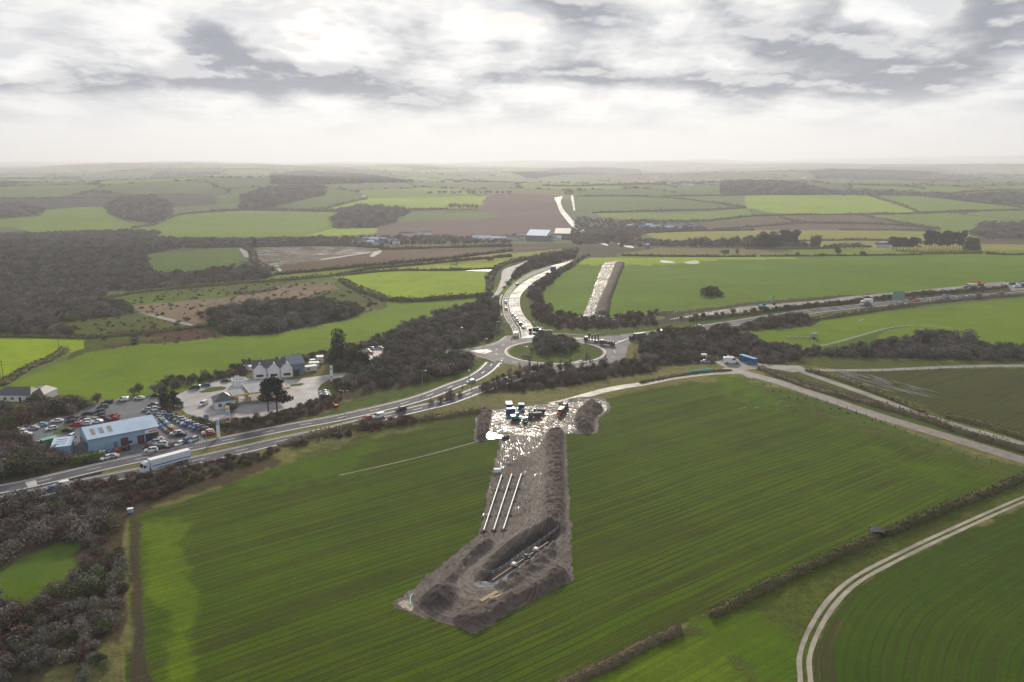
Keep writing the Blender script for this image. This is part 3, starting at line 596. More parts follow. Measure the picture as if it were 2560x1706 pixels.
M_HAUL = mat('muddy_stone_track', build=lambda nt, b: b_asph(nt, b, (.155, .135, .115), .75, 3))
M_KERB = mat('kerb_concrete', (.42, .41, .39), .7)
M_PAINT = mat('road_paint', (.72, .72, .70), .55)
M_WATER = mat('puddle_water', (.045, .040, .032), .42, spec=.7)
def poly_sheet(name, px, m, dz=.03, kind='structure', closed_smooth=0, ground=None, parent=None):
    w = W(px)
    if closed_smooth: w = smooth(w, closed_smooth, True)
    bm = bmesh.new()
    vs = [bm.verts.new((p[0], p[1], height(p[0], p[1])+dz)) for p in w]
    f = bm.faces.new(vs); f.normal_update()
    if f.normal.z < 0: f.normal_flip()
    bmesh.ops.triangulate(bm, faces=[f])
    me = bpy.data.meshes.new(name); bm.to_mesh(me); bm.free(); me.materials.append(m)
    o = link(name, me, parent)
    if kind: tag(o, kind=kind)
    return o
def ribbon_mesh(name, Lp, Rp, m, dz, cols=3):
    n = len(Lp); V = []
    for i in range(n):
        for k in range(cols):
            t = k/(cols-1); x = Lp[i][0]*(1-t)+Rp[i][0]*t; y = Lp[i][1]*(1-t)+Rp[i][1]*t
            V.append((x, y, float(height(x, y))+dz))
    F = [(i*cols+k, i*cols+k+1, (i+1)*cols+k+1, (i+1)*cols+k) for i in range(n-1) for k in range(cols-1)]
    a, b, c = np.array(V[0]), np.array(V[cols-1]), np.array(V[cols])
    if np.cross(b-a, c-a)[2] < 0: F = [f[::-1] for f in F]
    return mesh_obj(name, V, F, m)
def resample(P, step):
    P = np.asarray(P, float)[:, :2]; s = np.r_[0, np.cumsum(np.hypot(*np.diff(P, axis=0).T))]
    n = max(2, int(s[-1]/step)+1); q = np.linspace(0, s[-1], n)
    return np.stack([np.interp(q, s, P[:, 0]), np.interp(q, s, P[:, 1])], 1)
def normals(P):
    d = np.gradient(P, axis=0); d /= np.hypot(d[:, 0], d[:, 1])[:, None]+1e-9
    return np.stack([-d[:, 1], d[:, 0]], 1), d
def center_road(name, px, width, m, dz=.03, step=6, kerbs=False, lines=None, w2=None):
    c = smooth(W(px), 8)[:, :2]; c = resample(c, step); n, d = normals(c)
    ww = np.full(len(c), width) if w2 is None else np.interp(np.linspace(0, 1, len(c)), [0, 1], [width, w2])
    Lp, Rp = c+n*ww[:, None]/2, c-n*ww[:, None]/2
    o = ribbon_mesh(name, Lp, Rp, m, dz); tag(o, kind='structure')
    if kerbs:
        kerb(Lp, dz); kerb(Rp, dz)
    if lines:
        for off, wd, dash, gap in lines: paint_line(c+n*off, wd, dash, gap, dz+.012)
    return c, n, d
def edge_road(name, lpx, rpx, m, dz=.03, n=40, kerbs=False, lines=None):
    def rs(p):
        c = smooth(W(p), 8)[:, :2]; s = np.r_[0, np.cumsum(np.hypot(*np.diff(c, axis=0).T))]; q = np.linspace(0, s[-1], n)
        return np.stack([np.interp(q, s, c[:, 0]), np.interp(q, s, c[:, 1])], 1)
    a, b = rs(lpx), rs(rpx)
    o = ribbon_mesh(name, a, b, m, dz, 4); tag(o, kind='structure')
    if kerbs: kerb(a, dz); kerb(b, dz)
    for f, wd, dash, gap in (lines or []): paint_line(a*(1-f)+b*f, wd, dash, gap, dz+.012)
    return a, b
KERBV, KERBF = [], []
def kerb(line, dz, w=.28, h=.13):
    line = resample(line, 4) if len(line) > 2 else line
    n, d = normals(line); b0 = len(KERBV)
    for p, q in zip(line, n):
        for s, z in ((-w/2, -.05), (-w/2, h), (w/2, h), (w/2, -.05)):
            x, y = p+q*s; KERBV.append((x, y, float(height(x, y))+z+dz))
    for i in range(len(line)-1):
        for k in range(3): KERBF.append((b0+i*4+k, b0+i*4+k+1, b0+i*4+4+k+1, b0+i*4+4+k))
PAINTV, PAINTF = [], []
def paint_line(line, w, dash, gap, dz):
    line = resample(line, 1.5 if dash else 5); n, d = normals(line); s = 0; on = True; seg = []
    def flush(seg):
        if len(seg) < 2: return
        b0 = len(PAINTV)
        for p, q in seg:
            for k in (-w/2, w/2):
                x, y = p+q*k; PAINTV.append((x, y, float(height(x, y))+dz))
        for i in range(len(seg)-1): PAINTF.append((b0+2*i+1, b0+2*i, b0+2*i+2, b0+2*i+3))
    for p, q in zip(line, n):
        if on: seg.append((p, q))
        s += 1.5 if dash else 5
        if dash and s >= (dash if on else gap)+1e-6:
            if on: flush(seg)
            seg = []; on = not on; s = 0
    flush(seg)
# dual carriageway past the showroom
up = cA([(-1300,1390),(-500,1270),(0,1192),(300,1133),(1000,968),(1470,869)])+cB([(600,1107),(1200,985),(1700,890),(2353,733)])+cC([(500,1410),(660,1352),(780,1280),(860,1200)])
lo_ = cA([(-1300,1500),(-500,1390),(0,1297),(500,1190),(1000,1085),(1240,1040),(1740,935)])+cB([(700,1208),(1100,1115),(1500,1030),(1850,943),(2353,822)])+cC([(440,1560),(760,1440),(1050,1345),(1300,1290),(1560,1235),(1720,1190)])
center_road('carriageway', up, 8.2, M_ROAD, .03, 5, True, [(3.3, .3, 0, 0), (-3.3, .3, 0, 0), (0, .22, 4.5, 7.5)])
center_road('carriageway', lo_, 8.2, M_ROAD, .03, 5, True, [(3.3, .3, 0, 0), (-3.3, .3, 0, 0), (0, .22, 4.5, 7.5)])
# pale surfacing patch on the upper carriageway at the left
poly_sheet('road_patch', cA([(228,1125),(325,1103),(345,1150),(255,1172)]), mat('pale_surfacing', (.42, .40, .38), .6), .05)
# roundabout
RC = np.array([23.5, 421.0]); RI, RO = 27.2, 37.5
th = np.linspace(0, 2*math.pi, 97)
o = ribbon_mesh('roundabout', RC+RI*np.stack([np.cos(th), np.sin(th)], 1), RC+RO*np.stack([np.cos(th), np.sin(th)], 1), M_ROADN, .045, 4); tag(o, kind='structure')
kerb(RC+(RI)*np.stack([np.cos(th), np.sin(th)], 1), .045, .7, .14)
paint_line(RC+(RI+5.2)*np.stack([np.cos(th), np.sin(th)], 1), .16, 3, 4.5, .06)
o = ribbon_mesh('island_rim', RC+(RI-1.5)*np.stack([np.cos(th), np.sin(th)], 1), RC+(RI-.35)*np.stack([np.cos(th), np.sin(th)], 1), M_LANE, .10, 2); tag(o, kind='structure')
# road away to the hills: two carriageways in a long curve
wl = cC([(1046,975),(1035,900),(990,830),(957,760),(943,650),(952,600),(985,545),(1070,460),(1200,376),(1390,312)])
wr = cC([(1098,975),(1086,900),(1036,820),(1002,740),(988,650),(1000,590),(1035,530),(1110,463),(1230,396),(1390,332)])
el_ = cC([(1122,975),(1104,885),(1047,800),(1012,720),(999,650),(1011,595),(1047,540),(1122,474),(1237,406),(1390,342)])
er = cC([(1262,960),(1205,850),(1152,790),(1112,720),(1099,650),(1107,590),(1152,530),(1232,466),(1330,402),(1390,372)])
edge_road('curving_carriageway', wl, wr, M_ROADN, .03, 70, True, [(.5, .18, 3, 6)])
edge_road('curving_carriageway', el_, er, M_ROADW, .03, 70, True, [(.36, .18, 3, 6), (.68, .18, 3, 6)])
edge_road('hill_road', cC([(1388,312),(1500,284),(1585,260)]), cC([(1390,372),(1470,322),(1592,272)]), M_ROADW, .06, 20)
edge_road('west_arm', cC([(420,1092),(600,1078),(760,1050),(900,1008),(1035,955)]), cC([(420,1116),(620,1118),(700,1142),(800,1168),(880,1200)]), M_ROADN, .02, 20, True)
poly_sheet('east_junction', cC([(1090,960),(1250,925),(1400,953),(1600,968),(1800,966),(2000,953),(2150,928),(2240,940),(2160,1000),(2095,1045),(2085,1100),(2060,1175),(1900,1160),(1900,1090),(1850,1045),(1700,1000),(1400,985),(1150,1000)]), M_ROADN, .025)
center_road('east_road', cF([(0,592),(60,577),(200,562),(350,543),(600,507),(750,482),(900,460),(1100,432),(1400,402),(1700,372),(2000,346),(2353,326),(3000,270),(3800,210)]), 12.0, M_ROAD, .03, 8, True, [(5.3, .3, 0, 0), (-5.3, .3, 0, 0), (0, .25, 6, 6)])
paint_line(smooth(W(cC([(1290,962),(1500,976),(1700,984)]))[:, :2], 8), .5, 0, 0, .06)
paint_line(smooth(W(cC([(2000,1010),(2090,985),(2140,960)]))[:, :2], 8), .4, 0, 0, .06)
paint_line(smooth(W(cC([(1940,1045),(2020,1010),(2060,1000)]))[:, :2], 8), .4, 0, 0, .06)
paint_line(smooth(W(cC([(905,1240),(935,1200),(925,1160)]))[:, :2], 8), .4, 2, 2, .06)
poly_sheet('splitter_island', cC([(1240,950),(1290,958),(1230,972),(1100,985),(1130,965)]), M_FORE, .12)
poly_sheet('splitter_island', cC([(640,1096),(800,1078),(850,1100),(780,1125),(700,1112)]), M_FORE, .10)
center_road('footpath', cC([(560,1088),(700,1068),(820,1045),(900,1015),(950,980),(985,955),(1010,955)]), 1.6, M_LANE, .03, 4)
center_road('footpath', cC([(1385,942),(1470,935),(1600,945),(1720,952)]), 1.5, M_LANE, .05, 4)
center_road('footpath', cC([(935,770),(918,690),(922,620),(940,575)]), 1.5, M_LANE, .04, 4)
# sliproad under construction
edge_road('new_slip_road', cC([(783,706),(820,630),(888,540),(928,440),(950,350),(1080,300),(1180,260),(1215,250)]), cC([(815,702),(862,625),(937,540),(1012,440),(1042,360),(1112,310),(1190,274),(1228,258)]), mat('wet_concrete', build=lambda nt, b: b_asph(nt, b, (.20, .19, .19), .35)), .05, 40)
# lanes and tracks on the right
center_road('haul_track', cF([(520,785),(600,803),(700,832),(850,872),(1000,922),(1180,985),(1400,1060),(1600,1122),(1900,1212),(2353,1352),(3000,1560)]), 7.2, M_HAUL, .06, 5)
center_road('lane', cF([(700,772),(850,778),(960,788),(1010,812),(1200,880),(1400,950),(1560,1010),(1750,1078),(1870,1115),(1950,1140),(2100,1182),(2353,1252),(3000,1440)]), 4.6, M_LANE, .035, 5)
center_road('lane', cF([(900,784),(1060,797),(1250,800),(1500,797),(1800,783),(2100,774),(2353,772),(3000,778),(3800,800)]), 4.6, M_LANE, .045, 6)
poly_sheet('lay_by', cF([(455,748),(520,733),(640,738),(760,762),(980,772),(1030,800),(940,812),(780,786),(700,792),(620,800),(560,795),(500,772)]), M_LANE, .025)
center_road('haul_road', cF([(620,812),(500,815),(400,822),(200,846),(0,886)])+cD([(2100,92),(1900,130),(1750,170),(1560,225),(1400,262)]), 5.5, M_HAUL, .05, 5)
def wheel_tracks():
    c = resample(smooth(W(TRACK_PX), 8)[:, :2], 2.0); n, _ = normals(c)
    for s in (-.95, .95):
        j = np.array([vnoise(p[0], p[1], 3.0, 4)-.5 for p in c])*.22
        a = c+n*(s-.55+j)[:, None] if hasattr(j, 'shape') else c
        b = c+n*(s+.55-j)[:, None]
        o = ribbon_mesh('wheel_track', a, b, M_TRACK, .03, 3); tag(o, kind='structure')
wheel_tracks()
center_road('house_lane', cA([(-600,500),(0,478),(250,466),(520,462)]), 4.0, M_LANE, .03, 5)
# yards
poly_sheet('showroom_yard', cA([(120,640),(330,585),(470,540),(620,515),(760,455),(880,392),(1100,365),(1400,332),(1480,315),(1500,380),(1440,430),(1330,470),(1440,500),(1520,480),(1640,535),(1800,585),(1900,615),(1990,690),(1860,700),(1885,745),(1650,803),(1560,822),(1330,872),(1000,922),(700,935),(640,960),(560,850),(420,800),(330,780),(270,715)]), M_YARD, .03)
poly_sheet('forecourt', cB([(95,712),(260,645),(400,595),(560,550),(660,545),(840,540),(860,495),(1180,555),(1560,505),(1760,482),(1800,430),(1900,430),(1930,480),(1740,515),(1560,545),(1480,595),(1450,640),(1465,745),(1330,785),(1100,835),(900,905),(760,900),(640,905),(460,935),(240,862),(180,800)]), M_FORE, .035)
poly_sheet('car_park', cB([(1800,330),(1870,295),(1990,245),(2085,255),(2115,300),(2000,355),(1965,400),(1990,455),(1830,470),(1870,400),(1900,360)]), M_FORE, .03)
poly_sheet('grass_island', cB([(350,665),(460,622),(560,612),(612,622),(590,642),(480,662),(390,670)]), MAT_GRASS_PATCH, .08)
poly_sheet('grass_island', cB([(1195,598),(1300,582),(1330,590),(1300,605),(1200,615)]), MAT_GRASS_PATCH, .08)
poly_sheet('grass_island', cA([(480,680),(520,640),(600,605),(660,600),(640,620),(560,655),(520,690)]), MAT_GRASS_PATCH, .07)
# far roads catching the light
edge_road('far_road', cK([(193,212),(215,262),(240,302),(290,356),(330,374)]), cK([(234,203),(224,235),(252,285),(304,340),(364,370)]), M_ROADW, .35, 40)
edge_road('far_road', cK([(270,200),(276,235),(283,272)]), cK([(282,200),(286,235),(292,270)]), M_ROADW, .35, 12)
edge_road('far_road', cK([(305,384),(345,398),(400,424),(440,434)]), cK([(312,382),(350,390),(420,418),(442,430)]), M_ROADW, .35, 12)
edge_road('far_road', cK([(432,408),(462,420)]), cK([(440,407),(464,417)]), M_ROADW, .35, 4)
edge_road('far_road', cK([(485,424),(520,438),(556,444)]), cK([(488,420),(530,428),(562,438)]), M_ROADW, .35, 8)
for i, p in enumerate([cG([(1098,446),(1132,445),(1150,490),(1166,530),(1150,528),(1118,475)]), cG([(1268,536),(1285,534),(1312,562),(1292,562)]), cG([(1663,522),(1700,480),(1716,460),(1755,452),(1750,465),(1720,482),(1672,523)]),
     cG([(636,738),(700,750),(800,772),(888,796),(880,803),(800,786),(700,758)]), cG([(860,436),(920,426),(1000,424),(930,431)]), cG([(1215,530),(1500,490),(1702,462),(1704,466),(1500,496),(1225,536)])]):
    poly_sheet('farm_track', p, M_LANE, .3)
# standing water
for p, dz in [(cK([(678,503),(700,499),(740,505),(747,511),(700,511)]), .15), (cK([(788,509),(820,503),(850,500),(862,513),(820,516)]), .15),
          (cG([(1960,543),(2100,541),(2262,543),(2268,549),(2100,546),(1980,546)]), .25), (cF([(1335,493),(1370,486),(1372,491),(1340,498)]), .06),
          (cF([(990,668),(1060,655),(1115,645),(1118,652),(1060,662),(1000,673)]), .06), (cF([(1155,638),(1185,626),(1210,628),(1170,638)]), .06), (cF([(1530,536),(1545,533),(1555,536),(1540,540)]), .06),
          (cF([(635,835),(655,832),(690,846),(690,852),(660,845)]), .1)]:
    poly_sheet('puddle', p, M_WATER, dz, closed_smooth=3)
center_road('field_rut', cF([(1000,668),(1150,640),(1300,600),(1540,537),(1720,525),(1900,540)]), 1.6, M_HAUL, .04, 6)
_s0, _s1 = W1(cF([(1250,830)])[0]), W1(cF([(1700,960)])[0]); STREAK = math.atan2(_s1[1]-_s0[1], _s1[0]-_s0[0])
for i in range(70):      # rain streaks lying in the winter wheat beside the haul track and in the dark field
    if i < 16: q = (random.uniform(600, 1130), random.uniform(985, 1050)); q = (q[0], q[1])
    else: 
        t = random.random(); q = (1180+t*560+random.uniform(-60, 60), 812+t*130+random.uniform(-28, 28))
    w0 = W1(cF([q])[0]); a = rad(random.uniform(20, 32)) if i < 16 else STREAK+rad(random.uniform(-5, 5)); l = random.uniform(1.5, 5) if i < 16 else random.uniform(5, 22)
    dd = np.array([math.cos(a), math.sin(a)]); nn = np.array([-dd[1], dd[0]]); k = random.uniform(.15, .3) if i < 16 else random.uniform(.2, .55)
    pts = [w0[:2]-dd*l/2, w0[:2]-dd*l*.2+nn*k, w0[:2]+dd*l*.25+nn*k*.7, w0[:2]+dd*l/2, w0[:2]+dd*l*.2-nn*k, w0[:2]-dd*l*.25-nn*k*.8]
    oo = mesh_obj('puddle', [(p[0], p[1], float(height(*p))+.05) for p in pts], [tuple(range(6))[::-1]] if False else [tuple(range(5, -1, -1))], M_WATER)
    if oo.data.polygons[0].normal.z < 0: oo.data.flip_normals()
    tag(oo, kind='structure')
center_road('drain_scar', cD([(-560,915),(0,790),(400,690),(790,583)]), .5, M_LANE, .03, 2)
o = mesh_obj('kerb', KERBV, KERBF, M_KERB); tag(o, kind='structure')
o = mesh_obj('road_markings', PAINTV, PAINTF, M_PAINT); tag(o, kind='structure')

# ------------------------------------------------------------------ the pipeline works: churned mud with banks and a trench
def ridge(x, y, line, w, h, flat=.25, power=1.0):
    d = edge_dist(x, y, line, False)/w
    t = np.clip((1-d)/(1-flat), 0, 1)
    return h*(t*t*(3-2*t))**power
def blob(x, y, poly, h, slope):
    ins = inpoly(x, y, poly); e = edge_dist(x, y, poly)
    r = np.zeros(x.shape); t = np.clip(e[ins]/slope, 0, 1); r[ins] = h*np.sin(t*math.pi/2)**1.3
    return r
def b_mud(nt, b):
    P = pos(nt); c = attr(nt, 'Col'); wet = attr(nt, 'Wet', 'Fac'); R = attr(nt, 'Row', 'Vector')
    n1 = noise(nt, P, .55, 6, .7, .6); n2 = noise(nt, P, 2.4, 4, .75); big = noise(nt, P, .10, 3, .6)
    tr = noise(nt, vmul(nt, R, (1.9, .13, 1)), 1.0, 6, .75)      # wheel marks along the run
    h = mt(nt, 'ADD', mt(nt, 'MULTIPLY', n1, .35), mt(nt, 'MULTIPLY', tr, .65))
    c1 = mixc(nt, ramp(nt, h, .38, .62), vmul(nt, c, (.62, .6, .6)), vmul(nt, c, (1.25, 1.25, 1.27)))
    c1 = mixc(nt, ramp(nt, n2, .55, .75, b=.5), c1, vmul(nt, c1, (1.7, 1.65, 1.6)))
    c1 = mixc(nt, ramp(nt, n2, .45, .25, b=.6), c1, vmul(nt, c1, (.45, .45, .45)))
    pud = mt(nt, 'MULTIPLY', ramp(nt, mt(nt, 'ADD', h, mt(nt, 'MULTIPLY', wet, -.12)), .47, .35), ramp(nt, wet, .15, .5))
    c2 = mixc(nt, pud, c1, (.06, .048, .038)); L(nt, c2, b.inputs['Base Color'])
    r = mt(nt, 'SUBTRACT', .90, mt(nt, 'MULTIPLY', wet, .16))
    r = mt(nt, 'ADD', mt(nt, 'MULTIPLY', r, mt(nt, 'SUBTRACT', 1.0, pud)), mt(nt, 'MULTIPLY', pud, .26)); L(nt, r, b.inputs['Roughness'])
    L(nt, mt(nt, 'ADD', .12, mt(nt, 'MULTIPLY', pud, .5)), b.inputs['Specular IOR Level'])
    hh = mt(nt, 'MULTIPLY', mt(nt, 'ADD', h, mt(nt, 'MULTIPLY', n2, .35)), mt(nt, 'SUBTRACT', 1.0, pud))
    bump(nt, b, hh, 1.0, .45)
M_MUD = mat('churned_mud', build=b_mud)
PIT = smooth(W(cE([(1030,740),(1280,480),(1590,270),(1740,235),(1880,265),(1925,330),(1830,450),(1600,620),(1390,770),(1230,890),(1060,905),(985,850)]))[:, :2], 3, True)
PITF = smooth(W(cE([(1100,790),(1300,640),(1650,390),(1760,350),(1820,340),(1770,400),(1540,560),(1330,710),(1220,790)]))[:, :2], 3, True)
def l2(p): return smooth(W(p)[:, :2], 5)
def build_site(name, poly, spacing, fn, m=M_MUD, grow=1.2):
    x0, y0 = poly.min(0)-2; x1, y1 = poly.max(0)+2
    gx = np.arange(x0, x1, spacing); gy = np.arange(y0, y1, spacing); X, Y = np.meshgrid(gx, gy); x = X.ravel(); y = Y.ravel()
    ins = inpoly(x, y, poly); e = edge_dist(x, y, poly); sd = np.where(ins, e, -e)
    keep = sd > -grow+(vnoise(x, y, 1.7, 6)-.5)*1.2
    z, col, wet, row = fn(x, y, sd)
    fade = np.clip((sd+.4)/1.8, 0, 1)
    z = z*fade+.05
    z = np.where(sd < -grow+.5, np.minimum(z, .03), z)
    nr, nc = X.shape; idx = np.arange(nr*nc).reshape(nr, nc); K = keep.reshape(nr, nc)
    ok = K[:-1, :-1] & K[:-1, 1:] & K[1:, 1:] & K[1:, :-1]
    F = np.stack([idx[:-1, :-1], idx[:-1, 1:], idx[1:, 1:], idx[1:, :-1]], -1)[ok]
    used = np.unique(F); remap = np.full(nr*nc, -1); remap[used] = np.arange(len(used)); F = remap[F]
    zb = height(x, y)
    me = fast_mesh(name, np.stack([x, y, z+zb], 1)[used], F, m); me.polygons.foreach_set('use_smooth', [True]*len(F))
    set_attr(me, 'Col', col[used]); set_attr(me, 'Wet', wet[used], 'FLOAT'); set_attr(me, 'Row', row[used], 'FLOAT_VECTOR')
    return tag(link(name, me), kind='structure')
def site_fn(x, y, sd):
    n1 = vnoise(x, y, 2.2, 1)-.5; n2 = vnoise(x, y, .9, 2)-.5; n3 = vnoise(x, y, 6, 3)-.5
    bank = l2(cD([(1440,540),(1430,800),(1420,1100),(1410,1400)]))
    hb = ridge(x, y, bank, 4.6, 1.9)*(1+.25*n1)
    bund = l2(cD([(785,330),(765,450),(745,570)])); hb2 = ridge(x, y, bund, 3.3, 1.7)*(1+.2*n1)
    heapR = smooth(W(cD([(1640,300),(1760,240),(1880,300),(1800,400),(1780,510),(1640,510),(1590,430)]))[:, :2], 4, True)
    hr = blob(x, y, heapR, 1.9, 3.5)*(1+.5*n3+.3*n1)
    heapL = smooth(W(cE([(350,1080),(460,940),(640,880),(800,900),(850,960),(820,1040),(740,1130),(560,1190),(420,1160)]))[:, :2], 4, True)
    hl = blob(x, y, heapL, 2.5, 5.5)*(1+.25*n1+.2*n3)
    heapM = smooth(W(cE([(680,820),(820,640),(1000,470),(1140,400),(1230,430),(1120,540),(980,640),(880,740),(800,850),(720,850)]))[:, :2], 4, True)
    hm = blob(x, y, heapM, 1.5, 2.6)*(1+.4*n1)
    bankB = l2(cE([(950,1280),(1250,1150),(1500,1040),(1750,920),(1900,800)])); hbb = ridge(x, y, bankB, 5.2, 1.6, .2)*(1+.35*n1+.2*n3)
    hmid = ridge(x, y, l2(cE([(1300,880),(1500,740),(1700,620),(1830,480)])), 3.4, .7)*(1+1.2*n2+n1)
    berm = np.maximum.reduce([hb, hb2, hr, hl, hm, hbb, hmid])
    z = berm + .30*n1 + .16*n2 + .25 + (vnoise(x, y, .5, 21)-.5)*.22*(1+np.clip(berm, 0, 1.5)) + (vnoise(x, y, 1.3, 22)-.5)*.35*np.clip(berm, 0, 1)
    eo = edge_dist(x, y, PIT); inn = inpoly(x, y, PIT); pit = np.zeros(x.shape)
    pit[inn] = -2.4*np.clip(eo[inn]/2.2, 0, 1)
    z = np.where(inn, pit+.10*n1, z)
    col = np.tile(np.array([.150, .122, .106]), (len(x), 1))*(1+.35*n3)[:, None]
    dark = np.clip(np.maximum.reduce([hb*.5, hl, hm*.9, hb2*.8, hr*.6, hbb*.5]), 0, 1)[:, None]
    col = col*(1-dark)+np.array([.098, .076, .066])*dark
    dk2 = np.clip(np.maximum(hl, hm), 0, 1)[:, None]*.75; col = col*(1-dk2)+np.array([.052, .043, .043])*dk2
    tp = l2(cD([(1180,560),(1290,800),(1270,1050),(1240,1300)])+cE([(1500,330),(1300,520),(1050,680),(930,800),(920,900),(1010,960),(1200,930)]))
    trk = np.clip(1.25-edge_dist(x, y, tp, False)/4.5, 0, 1)[:, None]
    col = col*(1-trk*.8)+np.array([.215, .182, .156])*trk*.8
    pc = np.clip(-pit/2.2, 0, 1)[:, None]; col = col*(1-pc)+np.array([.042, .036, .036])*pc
    sh = inpoly(x, y, smooth(W(cE([(985,860),(1060,790),(1200,800),(1330,720),(1560,570),(1850,370),(1910,350),(1820,470),(1580,650),(1380,800),(1220,910),(1060,925)]))[:, :2], 3, True))
    col[sh] = (.25, .265, .275)
    z = np.where(sh & inn, np.maximum(z, -1.25), z)
    tk = np.clip(trk[:, 0], 0, 1); z = z*(1-.65*tk*(berm < .25)*(~inn))+.25*.65*tk*(berm < .25)*(~inn)
    silt = inpoly(x, y, smooth(W(cE([(150,1085),(280,1050),(330,1150),(300,1170),(230,1140)]))[:, :2], 2, True)); col[silt] = (.50, .42, .32); z = np.where(silt, .12, z)
    wtop = inpoly(x, y, W(cD([(790,330),(1000,300),(1480,250),(1900,230),(1890,330),(1600,520),(1360,560),(1240,700),(1000,800),(900,900),(940,570),(790,580)]))[:, :2])
    wet = np.where(wtop, .72, .36)+.35*n3
    wet = np.where(y < 215, .18, wet)*(1-np.clip(berm/1.0, 0, .9))
    pudm = inpoly(x, y, smooth(W(cD([(800,520),(840,520),(960,560),(930,575),(790,580)]))[:, :2], 3, True))
    pudm |= inpoly(x, y, smooth(W(cD([(1850,270),(1890,265),(1900,310),(1860,320)]))[:, :2], 3, True))
    wet[pudm] = 2.2; z = np.where(pudm, .18, z)
    z = np.where(wtop & (berm < .3), z*.6, z)
    n = edge_dist(x, y, tp, False); row = np.stack([n, y+.3*x, 0*x], 1)
    z = z - .16*np.clip(trk[:, 0], 0, 1)*(np.abs(((n*.8) % 1)-.5) < .18)
    return z, np.clip(col, .01, 1), np.clip(wet, 0, 2.5), row
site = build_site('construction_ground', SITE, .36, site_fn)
def strip_fn(wetv, bank_line=None, bw=6, bh=1.2, base=(.13, .105, .085)):
    def f(x, y, sd):
        n1 = vnoise(x, y, 3, 1)-.5; n3 = vnoise(x, y, 9, 3)-.5
        hb = ridge(x, y, bank_line, bw, bh)*(1+.3*n1) if bank_line is not None else 0*x
        z = hb+.3*n1+.3
        col = np.tile(np.array(base), (len(x), 1))*(1+.35*n3)[:, None]
        dk = np.clip(hb, 0, 1)[:, None]; col = col*(1-dk)+np.array([.065, .05, .038])*dk
        return z, col, np.clip(wetv+.3*n3-np.clip(hb, 0, .8), 0, 1.4), np.stack([x*.9, y, 0*x], 1)
    return f
S2 = smooth(W(cK([(430,510),(515,505),(495,570),(455,680),(440,755),(395,785),(355,782),(328,750),(362,672),(385,600),(405,548)]))[:, :2], 3, True)
build_site('stripped_ground', S2, 1.1, strip_fn(.62, l2(cK([(503,515),(480,590),(445,680),(425,745)])), 8, 2.2), grow=.6)
S3 = smooth(W(cF([(160,490),(480,432),(740,402),(1100,372),(1250,350),(1500,328),(2000,280),(2200,258),(2400,258),(3200,190),(3200,230),(2420,300),(2280,318),(2240,296),(2000,306),(1500,350),(1100,402),(700,443),(500,458),(300,478)]))[:, :2], 3, True)
build_site('stripped_ground', S3, 1.6, strip_fn(.8), grow=.6)

def clods():
    n = 9000; x0, y0 = SITE.min(0)-3; x1, y1 = SITE.max(0)+3
    x = np.random.uniform(x0, x1, n); y = np.random.uniform(y0, y1, n); ins = inpoly(x, y, SITE); e = edge_dist(x, y, SITE); sd = np.where(ins, e, -e)
    keep = (sd > -2.2) & ((sd < 1.5) | (np.random.random(n) < .45)); x, y, sd = x[keep], y[keep], sd[keep]
    z = site_fn(x, y, sd)[0]*np.clip((sd+.4)/1.8, 0, 1); z = np.where(sd < 0, 0, z)
    s_ = np.random.uniform(.07, .26, len(x))*np.where(sd < 0, .8, 1.2); V = []; m = len(x)
    base = np.array([(1, 0, -.2), (-.5, .87, -.2), (-.5, -.87, -.2), (0, 0, .9)])
    a = np.random.random(m)*6.28; B = base[None]*s_[:, None, None]; c, s2 = np.cos(a), np.sin(a)
    X = B[:, :, 0]*c[:, None]-B[:, :, 1]*s2[:, None]+x[:, None]; Y = B[:, :, 0]*s2[:, None]+B[:, :, 1]*c[:, None]+y[:, None]; Z = B[:, :, 2]+z[:, None]+.06
    V = np.stack([X, Y, Z], -1).reshape(-1, 3); F = (np.array([(0, 1, 3), (1, 2, 3), (2, 0, 3)])[None]+np.arange(m)[:, None, None]*4).reshape(-1, 3)
    me = fast_mesh('mud_clods', V, F, mat('soil_clod', rough=.9, spec=.1, build=lambda nt, b: L(nt, mixc(nt, noise(nt, pos(nt), .8, 3), (.045, .034, .028), (.16, .125, .10)), b.inputs['Base Color'])))
    tag(link('mud_clods', me), 'loose brown clods of soil scattered over and round the works', 'clods', None, 'stuff')
clods()
# ------------------------------------------------------------------ vegetation
def b_leafy(c1, c2, c3=None, var=.35):
    def f(nt, b):
        oi = nt.nodes.new('ShaderNodeObjectInfo').outputs['Random']
        tc = nt.nodes.new('ShaderNodeTexCoord').outputs['Object']
        n = noise(nt, tc, 2.2, 4, .7)
        c = mixc(nt, ramp(nt, n, .35, .65), c1, c2)
        if c3: c = mixc(nt, ramp(nt, oi, .55, .95), c, c3)
        k = ramp(nt, mt(nt, 'FRACT', mt(nt, 'MULTIPLY', oi, 7.3)), 0, 1, False, 1-var, 1+var)
        c = mixc(nt, 1.0, c, nd(nt, 'ShaderNodeCombineColor', {0: k, 1: k, 2: k}).outputs[0], 'MULTIPLY')
        L(nt, c, b.inputs['Base Color'])
    return f
M_TWIG = mat('bare_twigs', rough=.95, spec=.05, build=b_leafy((.128, .108, .094), (.205, .176, .152), (.150, .118, .098)))
M_TWIGG = mat('grey_lichen_twigs', rough=.95, spec=.05, build=b_leafy((.120, .112, .098), (.190, .178, .158), (.130, .135, .070)))
M_BRAMB = mat('red_brown_bramble', rough=.95, spec=.05, build=b_leafy((.090, .052, .044), (.145, .088, .070), (.105, .090, .048)))
M_EVER = mat('dark_evergreen_leaf', rough=.8, spec=.15, build=b_leafy((.034, .050, .016), (.070, .092, .026), (.085, .095, .030)))
